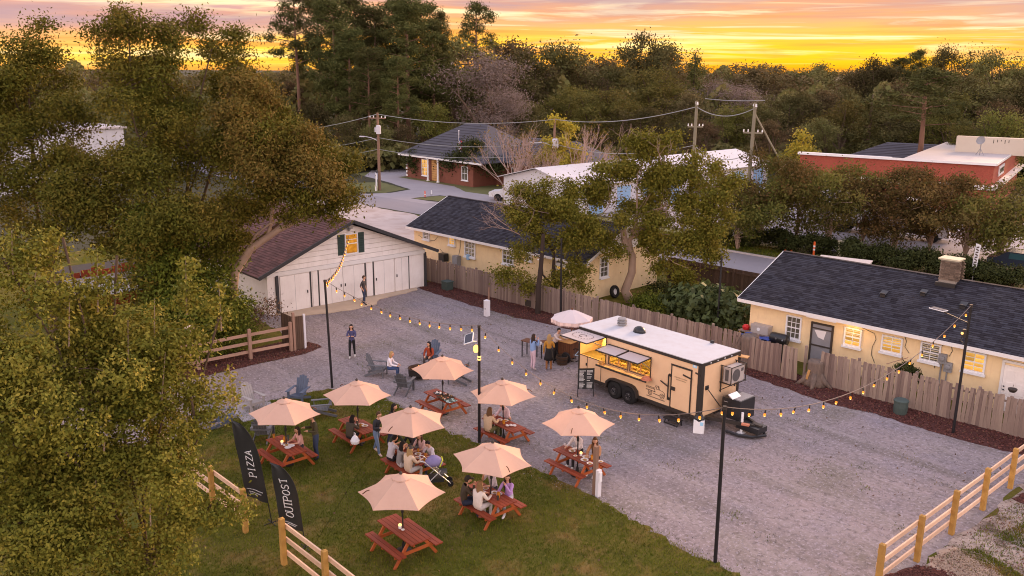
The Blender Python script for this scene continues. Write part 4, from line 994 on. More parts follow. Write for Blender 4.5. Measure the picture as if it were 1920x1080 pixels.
for dz in (2.6, 3.9): wire(WL, [pleft - Vector((0, 0, dz)), T1 - Vector((0, 0, dz)), T2 - Vector((0, 0, dz * .9))], .8, .028)
wire(WL, [T2 - Vector((0, 0, 2.6)), T3 - Vector((0, 0, 3.3)), T4 - Vector((0, 0, 3.4))], .9, .03)
t4r = AT(1990, 90); t4r.z = HZ(1990, 214, 90)

dp = thing('dead_trunk', 'dark limbless trunk pole standing in mulch against the picket fence', 'pole', (-35.2, 32.9, 0))
m = MB(); m.path([(0, 0, 0), (.02, 0, 1.4), (.12, .1, 3.0), (.15, .2, 4.6)], [.17, .15, .13, .10], 9); m.build('trunk', 'dead_trunk', dp)
m = MB(); m.box((.12, -.14, 3.2), (.08, .02, .08)); m.build('tag', 'white_plastic', dp)

# ------------------------------------------------------------------ roadside things
g = G(706, 357); sg = thing('sign_board', 'white framed property sign beside the brown utility pole', 'sign', (g.x, g.y, 0), -.5)
m = MB(); m.bx((-.72, -.05, .55), (.72, .05, 1.95)); m.build('board', 'white_plastic', sg); m = MB(); m.bx((-.82, .052, 0), (-.74, .15, 2.15)); m.bx((-.82, .052, 2.1), (.8, .15, 2.25)); m.build('frame', 'dark_trim', sg)
m = MB()
for k in range(8): m.bx((-.5 + k * .125, -.058, 1.60 + .008 * k), (-.41 + k * .125, -.052, 1.68 + .008 * k))
m.lathe([(.16, 0), (.16, .006)], (0, -.052, .95), 10, 0, None, Matrix.Rotation(PI / 2, 3, 'X')); m.bx((-.1, -.058, 1.12), (.1, -.052, 1.25)); m.build('lettering', 'print_dark', sg)
m = MB(); m.bx((-.55, -.16, 0), (.35, .1, .52)); m.build('base', 'cream_box', sg); m = MB(); m.tube((.62, -.1, 0), (.5, -.1, .5), .07); m.build('stake', 'white_plastic', sg)
def post_marker(label, px, py, h, mats, r=.05, cat='traffic marker', name='marker_post', grp=None):
    g = G(px, py); t = thing(name, label, cat, (g.x, g.y, 0), 0, grp)
    m = MB(); m.lathe([(r * 2.6, 0), (r * 2.6, .05), (r * 1.2, .08)], (0, 0, 0), 10); m.build('base', 'black_plastic', t)
    m = MB(); m.lathe([(r, .06), (r, h), (r * .5, h + .03)], (0, 0, 0), 10); m.build('post', mats[0], t)
    for k in range(len(mats) - 1):
        m = MB(); m.lathe([(r + .006, h * (.45 + .22 * k)), (r + .006, h * (.56 + .22 * k))], (0, 0, 0), 10); m.build('band', mats[k + 1], t)
post_marker('orange and white striped marker post on the verge, near the leaning utility pole', 1472, 474, 1.05, ['orange_traffic', 'white_plastic', 'white_plastic'], .07, 'traffic marker', 'traffic_delineator', 'striped markers by the hedge')
post_marker('orange and white striped marker post on the verge, near the beige utility cabinet', 1525, 482, 1.15, ['orange_traffic', 'white_plastic', 'white_plastic'], .08, 'traffic marker', 'traffic_delineator', 'striped markers by the hedge')
post_marker('low orange stub post beside the striped marker', 1484, 475, .4, ['orange_traffic'], .09)
post_marker('slim orange marker stake on the grass at the driveway mouth', 797, 371, .75, ['orange_traffic', 'white_plastic'], .06)
post_marker('small white marker stake on the grass at the driveway mouth', 809, 366, .5, ['white_plastic'], .05)
g = G(1592, 485); cb = thing('utility_cabinet', 'beige utility cabinet between the dark hedges', 'cabinet', (g.x, g.y, 0), .1)
m = MB(); m.bx((-.75, -.4, 0), (.75, .4, 1.25)); m.bx((-.8, -.45, 1.25), (.8, .45, 1.32)); m.build('housing', 'cream_box', cb); m = MB(); m.bx((-.6, -.43, .12), (.6, -.403, 1.15)); m.build('door', 'cream_box', cb); m = MB(); m.bx((.2, -.46, .6), (.25, -.432, .8)); m.build('handle', 'dark_trim', cb)
vn = thing('box_trailer', 'low white box trailer parked behind the charcoal roof', 'trailer', (-26.2, 50.4, 0), .30)
m = MB(); m.bx((-1.5, -.9, .5), (1.5, .9, 2.15)); m.build('body', 'car_white', vn); m = MB(); m.bx((-1.55, -.95, 2.15), (1.55, .95, 2.22)); m.build('roof', 'roof_white', vn)
for x in (-.5, .5):
    for y in (-.92, .92): m = MB(); m.lathe([(.32, -.09), (.32, .09)], (x, y, .32), 14, 0, None, Matrix.Rotation(PI / 2, 3, 'X')); m.build('wheel', 'tyre', vn)
g = G(1830, 524); g = Vector((-22.4, 60.8, 0)); ys = thing('yard_sign', 'slanted white lettered sign on a thin post in the hedge', 'sign', g, -.5)
m = MB(); m.tube((0, 0, 0), (.05, 0, 1.2), .03); m.build('post', 'util_post', ys); m = MB(); m.box((.12, -.04, 1.75), (.42, .03, 1.6), R=Matrix.Rotation(.07, 3, 'Y')); m.build('board', 'white_plastic', ys)
m = MB()
for k in range(8): m.box((.1 + .01 * k, -.06, 1.15 + k * .17), (.24, .01, .09), R=Matrix.Rotation(.25 * (-1) ** k, 3, 'Y'))
m.build('lettering', 'print_dark', ys)

def vehicle(name, label, cat, loc, rz, prof, wid, body, glass, wheels, extra=None, cabin=None):
    t = thing(name, label, cat, loc, rz); m = MB(); m.prism(prof, -wid / 2, wid / 2, 'Y'); m.build('body', body, t)
    for x, z, r in wheels:
        for s in (-1, 1):
            m = MB(); m.lathe([(r, -.1), (r, .1)], (x, s * (wid / 2 - .06), r), 16, 0, None, Matrix.Rotation(PI / 2, 3, 'X')); wo = m.build('wheel', 'tyre', t); m = MB(); m.lathe([(r * .55, -.02), (r * .5, .03)], (x, s * (wid / 2 + .03), r), 10, 0, None, Matrix.Rotation(PI / 2 * s, 3, 'X')); m.build('rim', 'rim', wo)
    for s in (-1, 1):
        for poly in glass:
            m = MB(); m.prism(poly, s * wid / 2 + s * .003, s * (wid / 2 + .012), 'Y'); m.build('side_window', 'car_glass', t)
    return t
g = G(938, 376)
v_ = vehicle('pickup_truck', 'white pickup truck with red box bed parked before the storage building', 'truck', (g.x + 1.2, g.y + 1.2, 0), .55 + PI,
  [(-2.7, .45), (2.7, .45), (2.75, .95), (1.5, 1.12), (.9, 1.75), (-.6, 1.8), (-.8, 1.15), (-2.7, 1.1)], 2.0, 'car_white', [[(-.45, 1.2), (1.2, 1.2), (.8, 1.68), (-.45, 1.7)]], [(1.75, 0, .4), (-1.75, 0, .4)])
m = MB(); m.add([(1.46, -.85, 1.16), (1.46, .85, 1.16), (.95, .75, 1.70), (.95, -.75, 1.70)], [(0, 1, 2, 3)]); m.build('windscreen', 'car_glass', v_)
m = MB(); m.bx((2.72, -.8, .55), (2.78, .8, .88)); m.build('grille', 'car_dark', v_)
m = MB(); m.bx((-2.6, -.9, 1.12), (-.9, .9, 1.75)); m.build('cargo_box', 'car_red', v_)
for s in (-1, 1): m = MB(); m.sph((2.74, s * .85, .78), (.06, .12, .1), 8, 5); m.build('headlight', 'white_plastic', v_)
v2 = vehicle('parked_car', 'dark blue car parked beyond the hedge, cut by the picture edge', 'car', (-21.2, 66.4, 0), .2, [(-2.2, .35), (2.2, .35), (2.25, .8), (1.2, .95), (.6, 1.45), (-1.0, 1.48), (-1.7, 1.0), (-2.25, .9)], 1.85, 'car_dark', [[(-.9, 1.0), (.95, 1.0), (.55, 1.38), (-.85, 1.4)]], [(1.4, 0, .34), (-1.4, 0, .34)])
bt = thing('box_truck', 'long white box truck parked behind the row of crape myrtles', 'truck', (-33.6, 72.6, 0), .16)
m = MB(); m.bx((-6.5, -1.2, 1.0), (2.4, 1.2, 3.3)); m.build('cargo_box', 'metal_white', bt); m = MB(); m.prism([(2.45, .5), (4.6, .5), (4.65, 1.5), (4.2, 2.5), (2.45, 2.6)], -1.1, 1.1, 'Y'); m.build('cab', 'car_white', bt)
m = MB(); m.prism([(3.0, 1.6), (4.3, 1.6), (4.05, 2.3), (3.0, 2.35)], -1.115, -1.103, 'Y'); m.build('side_window', 'car_glass', bt)
m = MB(); m.bx((-6.4, -.9, .6), (4.4, .9, .98)); m.build('chassis', 'car_dark', bt)
for x in (-5, -4, 3.4):
    for s in (-1, 1): m = MB(); m.lathe([(.48, -.13), (.48, .13)], (x, s * 1.0, .48), 16, 0, None, Matrix.Rotation(PI / 2, 3, 'X')); m.build('wheel', 'tyre', bt)
# ------------------------------------------------------------------ trees
def limbs(mb, base, targets, r0, seed, fork=.35, n=7, rmin=.03, wig=.35):
    """limbs that leave a common trunk line and reach towards the targets"""
    r = random.Random(seed); base = Vector(base)
    for tg in targets:
        tg = Vector(tg); h = tg.z - base.z; f = base + Vector((r.gauss(0, .12), r.gauss(0, .12), max(.4, h * fork * r.uniform(.6, 1.2))))
        pts = [base, base.lerp(f, .5) + Vector((r.gauss(0, .08), r.gauss(0, .08), 0)), f]
        for t in (.35, .7, 1.0):
            p = f.lerp(tg, t); p.z += math.sin(t * PI) * h * .06; pts.append(p + Vector((r.gauss(0, wig), r.gauss(0, wig), r.gauss(0, wig * .5))))
        rs = [r0, r0 * .9, r0 * .72, r0 * .45, r0 * .26, rmin]; mb.path(pts, rs, n, 0, False)
def twigs(mb, p, d, ln, r, depth, rd, spread=.6, up=.25, n=4, tips=None):
    p, d = Vector(p), Vector(d).normalized(); q = p + d * ln
    mid_ = p.lerp(q, .5) + Vector((rd.gauss(0, ln * .05), rd.gauss(0, ln * .05), rd.gauss(0, ln * .04)))
    mb.path([p, mid_, q], [r, r * .8, r * .6], n, 0, False)
    if depth == 0:
        if tips is not None: tips.append(q)
        return
    for k in range(rd.choice((2, 3))):
        nd = (d + Vector((rd.gauss(0, spread), rd.gauss(0, spread), rd.gauss(0, spread * .6) + up * .4))).normalized()
        twigs(mb, q if k < 2 else mid_, nd, ln * rd.uniform(.6, .85), r * .58, depth - 1, rd, spread, up, n, tips)
def bumps(lobes, k, f, seed):
    """breaks each lobe into smaller uneven ones"""
    r = random.Random(seed); out_ = []
    for l in lobes:
        for i in range(k):
            d = Vector((r.gauss(0, 1), r.gauss(0, 1), r.gauss(0, .9))).normalized() * r.uniform(.35, .95); g = f * r.uniform(.6, 1.25)
            out_.append((l[0] + d.x * l[3], l[1] + d.y * l[4], l[2] + d.z * l[5], l[3] * g, l[4] * g, l[5] * g * .85))
    return out_
def crown_mesh(lobes, n, ls, mat, seed, clump=22, cr=.35, shell=.55, aspect=.5, droop=.1, low=.35):
    r = np.random.default_rng(seed); C, O, T, cl = crown_points(lobes, n, r, clump, cr, shell, low)
    return fast_mesh('crown', leaf_quads(C, ls, r, aspect, O, droop), 4, mat, T), cl
def tree(name, label, cat, loc, lobes, n, ls, leaf, bark, r0, seed, clump=22, cr=.35, shell=.55, aspect=.5, droop=.1, group=None, fork=.35, base=(0, 0, 0), ntwig=0, low=.35, wig=.35, bump=0, bf=.5):
    t = thing(name, label, cat, loc, 0, group)
    cl_l = bumps(lobes, bump, bf, seed) if bump else lobes
    me, cl = crown_mesh(cl_l, n, ls, leaf, seed, clump, cr, shell, aspect, droop, low); ob('crown', me, t)
    m = MB(); limbs(m, base, [(l[0], l[1], l[2]) for l in (lobes[::3] if bump else lobes)], r0, seed, fork, wig=wig); m.build('trunk', bark, t, smooth=True)
    if ntwig:
        m = MB()
        rd = random.Random(seed)
        for k in rd.sample(range(len(cl)), min(ntwig, len(cl))):
            l = min(lobes, key=lambda q: (q[0] - cl[k][0]) ** 2 + (q[1] - cl[k][1]) ** 2 + (q[2] - cl[k][2]) ** 2)
            a = Vector(l[:3]); b = Vector(cl[k]); a = a.lerp(b, .25); tw_ = min(.026, r0 * .16); m.path([a, a.lerp(b, .55) + Vector((0, 0, .06)), b], [tw_, tw_ * .7, tw_ * .4], 4, 0, False)
        tag(m.build('twigs', bark, t), kind='stuff')
    return t
def plobe(px, py, D, rpx, loc, squash=.85, dr=None):
    d = ray(px, py); h = math.hypot(d.x, d.y); p = d * (D / h); r = rpx / CAM_F * D
    return (p.x - loc[0], p.y - loc[1], max(p.z + CAM_H, r * .4), r, r if dr is None else dr, r * squash)

# the big vine covered tree between lawn and barn
b0 = Vector((-44.6, 15.6, 0))
spec = [(222, 38, 46, 34), (262, 62, 46, 40), (185, 78, 46, 36), (298, 95, 47, 46), (340, 60, 48, 34), (372, 52, 48, 22), (415, 95, 47, 38), (443, 72, 47, 26), (460, 112, 47, 26),
        (230, 165, 46, 80), (330, 170, 48, 90), (420, 185, 47, 85), (480, 235, 45, 75), (520, 250, 46, 50), (260, 270, 44, 100), (360, 290, 45, 105), (450, 300, 43, 85), (530, 315, 43, 62),
        (590, 300, 44, 55), (630, 325, 43, 46), (655, 300, 44, 26), (600, 355, 42, 52), (655, 365, 42, 28), (550, 375, 42, 40), (300, 380, 43, 100), (395, 385, 44, 66), (200, 350, 45, 95), (150, 400, 45, 80),
        (250, 470, 44, 75), (330, 465, 44, 70), (290, 560, 44, 72), (340, 560, 43, 60)]
lobes = [plobe(*s, b0) for s in spec]
bt_ = tree('oak_tree', 'big spreading olive tree with vine covered trunk in front of the barn', 'tree', b0, lobes, 150000, .165, 'leaf_oak', 'bark', .20, 31, 20, .34, .5, .42, .15, None, .22, (0, 0, 0), 240, .35, .35, 6, .42)
lob2 = [plobe(*s, b0, .9) for s in ((470, 190, 44, 70), (520, 270, 43, 62), (490, 300, 42, 70), (560, 255, 45, 30), (560, 320, 42, 50), (620, 340, 42, 50), (420, 240, 43, 60))]
me, _ = crown_mesh(bumps(lob2, 6, .42, 7), 34000, .155, 'leaf_gold', 33, 20, .32, .5, .42, .15); ob('foliage', me, bt_)
lobv = [plobe(*s, b0, 1.0) for s in ((310, 500, 43, 55), (330, 570, 42.5, 60), (300, 620, 42, 40), (390, 545, 43.5, 45), (410, 590, 43, 40), (445, 600, 43, 24), (360, 600, 42, 50), (420, 490, 44.5, 36), (450, 575, 44, 22), (345, 430, 44, 50), (290, 440, 43, 55), (410, 440, 45, 30))]
me, _ = crown_mesh(lobv, 34000, .16, 'leaf_vine', 35, 24, .32, .6, .55, .25); ob('vine', me, bt_)
m = MB()
q = lambda px, py, D: (lambda d: d * (D / math.hypot(d.x, d.y)) + Vector((0, 0, CAM_H)) - b0)(ray(px, py))
m.path([q(430, 600, 44.2), q(440, 510, 44), q(470, 466, 43.6), q(520, 432, 43.3), (q(575, 405, 43)), q(640, 375, 42.8)], [.30, .24, .19, .15, .10, .05], 8); m.path([q(500, 445, 43.4), q(507, 425, 43.4), q(512, 380, 43.2), q(525, 350, 43)], [.11, .09, .06, .03], 6)
m.path([q(462, 470, 43.6), q(480, 440, 43.5), q(505, 420, 43.2), q(540, 408, 43)], [.08, .06, .05, .03], 6); m.build('limb', 'bark_light', bt_, smooth=True)
lob3 = [plobe(*s, b0, .8) for s in ((610, 390, 43, 26), (640, 380, 42.8, 22), (575, 385, 43, 20), (520, 360, 43, 24), (630, 410, 42.9, 12), (560, 395, 43, 30), (480, 400, 44, 36), (440, 440, 44, 36), (500, 365, 43, 34))]
me, _ = crown_mesh(bumps(lob3, 4, .5, 3), 9000, .165, 'leaf_oak', 36, 20, .3, .4, .45, .2); ob('foliage', me, bt_)

b1 = AT(40, 50)
spec = [(70, 75, 50, 40), (45, 110, 50, 46), (95, 120, 50, 30), (20, 150, 50, 60), (70, 180, 50, 60), (20, 250, 49, 80), (90, 260, 48, 70), (10, 340, 48, 70), (80, 350, 47, 70), (140, 300, 47, 55), (-40, 200, 50, 70), (-50, 330, 49, 80), (30, 420, 48, 60), (150, 240, 48, 40)]
tree('oak_tree', 'leafy olive tree beyond the big tree, tops against the sunset, cut by the picture edge', 'tree', b1, [plobe(*s, b1) for s in spec], 60000, .165, 'leaf_oak', 'bark', .18, 41, 20, .36, .5, .42, .15, None, .25, (0, 0, 0), 90, .35, .35, 6, .42)

# nearest tree, small glossy leaves on upright shoots
b2 = AT(170, 20.6)
spec = [(22, 470, 20.5, 34), (22, 435, 20.5, 14), (95, 480, 20.6, 40), (90, 440, 20.6, 15), (70, 560, 20.5, 95), (185, 540, 20.4, 40), (178, 480, 20.4, 14), (345, 560, 20, 38), (348, 500, 20, 13), (408, 585, 19.9, 30), (412, 540, 19.9, 11), (200, 640, 20.8, 95), (300, 650, 20.2, 80),
        (345, 660, 20, 48), (130, 690, 20, 130), (372, 735, 19.6, 30), (300, 780, 19.8, 120), (355, 790, 19.6, 46), (120, 840, 19.5, 140), (250, 900, 19.4, 110), (310, 885, 19.2, 66), (405, 950, 19.2, 44), (455, 955, 19.1, 36), (60, 980, 19.5, 130), (-30, 760, 20, 140), (-40, 600, 20.5, 110),
        (180, 1010, 19.2, 120), (290, 1010, 19.2, 78), (90, 1100, 19, 150), (230, 1110, 18.9, 100), (340, 960, 19.2, 50), (200, 720, 21.2, 110), (250, 800, 21, 100), (120, 760, 21, 130), (300, 720, 20.9, 70), (210, 880, 20.6, 110), (60, 860, 20.8, 140), (150, 620, 21, 90), (20, 680, 21, 120)]
nt_ = tree('leafy_tree', 'near dense tree with small glossy green leaves filling the lower corner', 'tree', b2, [plobe(*s, b2, .95) for s in spec], 150000, .088, 'leaf_near', 'bark', .075, 51, 18, .12, .5, .55, -.15, None, .18, (0, 0, 0), 70, .5, .15, 8, .44)
sh = MB()
rd = random.Random(5); C = []
for px, py, D, ln in ((22, 432, 20.5, 90), (90, 440, 20.6, 80), (70, 470, 20.4, 80), (182, 478, 20.4, 110), (348, 480, 20, 110), (410, 530, 19.9, 90), (130, 560, 20, 90), (290, 560, 20, 90), (240, 600, 19.8, 80), (350, 780, 19.3, 80), (280, 900, 18.8, 90), (200, 760, 19.2, 90), (60, 700, 19.4, 90), (180, 900, 18.9, 90), (310, 660, 19.5, 90), (430, 690, 19.5, 70)):
    d0, d1 = ray(px, py), ray(px + rd.uniform(-8, 8), py + ln)
    a, b = d0 * (D / math.hypot(d0.x, d0.y)) + Vector((0, 0, CAM_H)) - b2, d1 * (D / math.hypot(d1.x, d1.y)) + Vector((0, 0, CAM_H)) - b2
    s1_ = MB(); s1_.path([b, a.lerp(b, .5), a], [.02, .014, .006], 4); s1_.build('shoot', 'bark_light', nt_)
    for k in range(150): C.append(a.lerp(b, rd.random()) + Vector((rd.gauss(0, .10), rd.gauss(0, .10), rd.gauss(0, .05))))
C = np.array([tuple(c) for c in C]); r_ = np.random.default_rng(9)
ob('shoot_leaves', fast_mesh('shoot_leaves', leaf_quads(C, .10, r_, .5, None, -.6), 4, 'leaf_near', .5 + .5 * r_.random(len(C))), nt_)
flw = thing('rose', 'single pink flower at the edge of the near leafy tree', 'flower', AT(313, 34) + Vector((0, 0, HZ(313, 620, 34))))
m = MB(); m.sph((0, 0, 0), (.14, .14, .12), 8, 6)
for k in range(7): m.sph((.12 * math.cos(k * .9), .12 * math.sin(k * .9), .03), (.09, .07, .05), 6, 4)
m.build('petals', 'fringe', flw)

# trees at the picket fence
b3 = G(1000, 583); b3 = Vector((-35.6, 34.6, 0)); D3 = math.hypot(b3.x, b3.y)
spec = [(1000, 365, D3, 42), (960, 400, D3, 36), (1040, 390, D3, 46), (1085, 400, D3 - .5, 38), (1010, 430, D3, 44), (1060, 450, D3 - .5, 36), (980, 470, D3, 22), (950, 515, D3 - .5, 22), (985, 530, D3 - .5, 22), (1045, 525, D3 - .5, 26), (1085, 505, D3 - .5, 26), (1090, 535, D3 - .5, 18), (1110, 440, D3, 30), (1065, 360, D3 + .5, 30)]
t3 = tree('small_tree', 'half bare tree with dark forked trunk leaning over the picket fence', 'tree', b3, [plobe(*s, b3) for s in spec], 34000, .145, 'leaf_airy', 'dead_trunk', .12, 61, 14, .30, .25, .55, .15, None, .45, (0, 0, 0), 70, .35, .35, 5, .36)
m = MB(); rd = random.Random(3)
for px, py in ((960, 430), (985, 410), (1000, 400), (1030, 400), (975, 440)):
    s = q(px, py, D3) + b0 - b3; twigs(m, s, (-.45 + rd.gauss(0, .3), -.55 + rd.gauss(0, .3), .25), 1.0, .028, 4, rd, .5, .1, 4)
m.build('bare_twigs', 'twig', t3)
b4 = Vector((-33.4, 38.9, 0)); D4 = math.hypot(b4.x, b4.y)
spec = [(1190, 275, D4, 30), (1225, 290, D4, 34), (1150, 330, D4, 46), (1210, 340, D4, 50), (1270, 320, D4, 40), (1310, 350, D4, 42), (1340, 380, D4, 36), (1130, 380, D4, 44), (1190, 400, D4, 50), (1250, 390, D4, 50), (1300, 410, D4, 44), (1350, 430, D4 - .5, 30), (1270, 450, D4 - .5, 44), (1320, 470, D4 - .5, 36), (1230, 470, D4 - .5, 34), (1280, 510, D4 - 1, 26), (1210, 450, D4, 34), (1140, 440, D4, 30), (1300, 290, D4, 22), (1255, 265, D4, 18), (1340, 320, D4, 18), (1360, 400, D4, 18), (1205, 262, D4, 22), (1120, 345, D4, 30), (1370, 345, D4, 24), (1340, 490, D4 - .5, 26), (1100, 430, D4, 24), (1235, 500, D4 - .8, 24), (1215, 440, D4 - .6, 22), (1290, 540, D4 - 1, 18), (1150, 470, D4 - .6, 20), (1240, 340, D4, 34)]
t4 = tree('small_tree', 'open crowned tree with pale curved trunk beside the yellow gable wall', 'tree', b4, [plobe(*s, b4) for s in spec], 70000, .145, 'leaf_airy', 'bark_light', .06, 62, 13, .30, .2, .6, .15, None, .42, q(1190, 440, D4) + b0 - b4, 200, .35, .35, 5, .40)
m = MB(); q4 = lambda px, py, D: q(px, py, D) + b0 - b4
m.path([(0, 0, 0), q4(1172, 545, D4), q4(1185, 510, D4), q4(1186, 480, D4), q4(1172, 455, D4), q4(1168, 430, D4)], [.34, .27, .24, .22, .2, .16], 10); m.path([q4(1186, 485, D4), q4(1180, 450, D4), q4(1205, 430, D4), q4(1250, 380, D4)], [.16, .14, .12, .06], 8); m.build('limb', 'bark_light', t4, smooth=True)
m = MB(); rd = random.Random(4)
for px, py in ((1200, 330), (1240, 320), (1150, 350), (1180, 300), (1220, 300), (1280, 340), (1130, 400), (1250, 420)):
    twigs(m, q4(px, py, D4), (rd.gauss(0, .4), rd.gauss(0, .4), .7), .9, .03, 3, rd, .5, .3, 4)
m.build('bare_twigs', 'twig', t4)
ty = thing('old_tyre', 'old black tyre leaning on the yellow wall beside the pale trunk', 'tyre', (-34.75, 38.9, 0), YA)
m = MB(); m.lathe([(.2, -.09), (.36, -.1), (.40, -.05), (.40, .05), (.36, .1), (.2, .09), (.2, -.09)], (0, 0, .40), 18, 0, None, Matrix.Rotation(PI / 2 - .2, 3, 'Y')); m.build('rubber', 'tyre', ty); m = MB(); m.lathe([(.2, -.03), (.2, .03)], (0, 0, .4), 14, 0, None, Matrix.Rotation(PI / 2 - .2, 3, 'Y')); m.build('hub', 'white_plastic', ty)

def bush(name, label, loc, lobes, n, ls, leaf, seed, clump=20, cr=.25, aspect=.6, group=None, cat='bush', stem='bark', shell=.6):
    t = thing(name, label, cat, loc, 0, group); me, _ = crown_mesh(lobes, n, ls, leaf, seed, clump, cr, shell, aspect, .15, .3); ob('foliage', me, t)
    m = MB(); limbs(m, (0, 0, 0), [l[:3] for l in lobes], .05, seed, .3, 5, .012, .08); m.build('stem', stem, t); return t
bush('fig_bush', 'broad fig bush with large dark green leaves behind the picket fence', (-27.6, 38.2, 0), [(0, 0, 1.0, 1.3, 1.2, 1.0), (-1.4, .2, .9, 1.2, 1.1, .85), (1.3, -.1, 1.0, 1.1, 1.0, 1.0), (.3, .1, 1.5, 1.1, 1.0, .7), (2.1, .1, .8, .8, .9, .8), (1.0, .3, 1.6, .9, .8, .55)], 3600, .34, 'leaf_fig', 71, 6, .2, .8, None, 'bush', 'bark', .78)
bush('shrub', 'low tangled yellow green shrub between pale trunk and fig bush', (-31.0, 38.2, 0), [(0, 0, .45, 1.3, 1.0, .5), (1.2, .2, .5, 1.0, .9, .55), (-1.0, .3, .4, .9, .9, .4)], 4200, .14, 'leaf_vine', 72)
bush('shrub', 'dry reddish shrub growing behind the dark board fence by the barn', (-41.2, 18.4, 0), [(0, 0, 1.0, .7, .7, .9), (.3, .8, 1.3, .55, .6, .8), (-.5, -.6, .8, .7, .7, .7)], 2600, .10, 'leaf_dry', 73, 12, .3)
bush('shrub', 'tangle of green weeds and vines behind the old rail fence', (-40.2, 14.6, 0), [(0, 0, .7, .9, 1.6, .8), (.2, 2.3, .6, .8, 1.2, .7), (-.2, -2.4, .7, .9, 1.4, .8), (.6, 1.2, .25, .6, 1.5, .25)], 9000, .13, 'leaf_vine', 74)
bush('shrub', 'low clipped green shrub beside the yellow wall under the pale tree', (-32.6, 41.2, 0), [(0, 0, .4, 1.5, .9, .5), (1.5, .3, .4, 1.2, .8, .45)], 3000, .14, 'leaf_hedge', 75)
bush('potted_cactus', 'spiky potted plant standing at the fence below the string lights', (-15.35, 35.75, .35), [(0, 0, .9, .42, .25, .4), (.35, .1, .8, .3, .2, .3)], 420, .34, 'leaf_hedge', 76, 6, .08, .16, None, 'plant')

# crape myrtles and hedge along the far verge
def myrtle(seed, h, w, n, leaf):
    r = random.Random(seed); L_ = []
    for k in range(11):
        a = r.uniform(0, 2 * PI); d = math.sqrt(r.random()) * w * 1.25; L_.append((d * math.cos(a), d * math.sin(a), h * (.60 + .32 * r.random()) - d * .22, w * .34, w * .34, h * .10))
    for k in range(5):
        a = r.uniform(0, 2 * PI); L_.append((w * .6 * math.cos(a), w * .6 * math.sin(a), h * .42, w * .34, w * .34, h * .13))
    for k in range(2):
        a = r.uniform(0, 2 * PI); L_.append((w * .45 * math.cos(a), w * .45 * math.sin(a), h * .24, w * .34, w * .34, h * .13))
    return L_
MY = [(1462, 285, 71, 5.9, 3.2, 'leaf_myrtle', 'dark olive crape myrtle nearest the leaning utility pole'),
      (1535, 290, 73, 6.0, 3.6, 'leaf_myrtle', 'broad dark crape myrtle over the striped marker posts'),
      (1600, 300, 72, 5.6, 3.2, 'leaf_myrtle', 'olive crape myrtle above the beige utility cabinet'),
      (1665, 310, 75, 5.6, 3.0, 'leaf_rust', 'rusty brown crape myrtle against the red brick wall'),
      (1730, 315, 72, 5.4, 3.2, 'leaf_myrtle', 'crape myrtle with pale stems behind the stone chimney'),
      (1800, 320, 74, 5.4, 3.2, 'leaf_myrtle', 'crape myrtle beside the white lettered sign'),
      (1870, 330, 72, 5.2, 3.0, 'leaf_rust', 'brownish crape myrtle hanging over the parked blue car'),
      (1940, 330, 71, 5.4, 3.0, 'leaf_myrtle', 'crape myrtle cut by the picture edge at the end of the row'),
      (1420, 330, 69, 4.8, 2.2, 'leaf_myrtle', 'small dark crape myrtle half behind the leaning utility pole')]
for i, (px, py, D, h, w, lf, lab) in enumerate(MY):
    p = AT(px - 14, D); h = HZ(px, py - 8, D); w *= 1.12
    tree('crape_myrtle', lab, 'tree', p, myrtle(100 + i, h, w, 0, lf), 11000, .215, lf, 'bark_light', .05, 100 + i, 20, .40, .3, .5, .1, 'crape myrtles along the hedge', .5, (0, 0, 0), 36)
hl = ['dark hedge bush at the foot of the leaning utility pole', 'dark hedge bush behind the first striped marker post', 'dark hedge bush between the striped markers and the beige cabinet', 'dark hedge bush next to the beige utility cabinet', 'dark hedge bush behind the low white box trailer',
      'dark hedge bush in the row before the pale crape myrtle stems', 'dark hedge bush just before the stone chimney', 'dark hedge bush between chimney and lettered sign', 'dark hedge bush beside the white lettered sign', 'dark hedge bush in front of the parked blue car', 'dark hedge bush at the end of the row, cut by the edge']
hb0 = None
for i, (px, D) in enumerate(((1360, 70.5), (1440, 71), (1495, 70), (1555, 69.5), (1635, 67.5), (1690, 67), (1745, 66.2), (1790, 65.5), (1850, 65.2), (1905, 65), (1960, 64.5))):
    p = AT(px, D)
    if hb0 is None: hb0 = bush('hedge_bush', hl[0], p, [(0, 0, .6, 1.3, .8, .65), (.8, .1, .7, .9, .8, .6), (-.9, -.1, .55, .9, .8, .6), (.2, 0, 1.0, .7, .6, .45)], 4200, .16, 'leaf_hedge', 81, 20, .22, .6, 'hedge bushes along the verge')
    else: copy_tree(hb0, p, i * 1.3, hl[i], None, (random.uniform(.95, 1.3), random.uniform(.95, 1.2), random.uniform(.85, 1.25)))
lh = None
for i, (px, py, D, lab) in enumerate(((776, 322, 112, 'round clipped shrub at the corner of the brick house'), (842, 325, 108, 'round clipped shrub beside the white porch columns'))):
    p = AT(px, D); bush('round_shrub', lab, p, [(0, 0, 2.2, 1.5, 1.5, 1.4), (.4, 0, 1.2, 1.1, 1.1, .9)], 3200, .22, 'leaf_hedge', 85 + i, 20, .3)

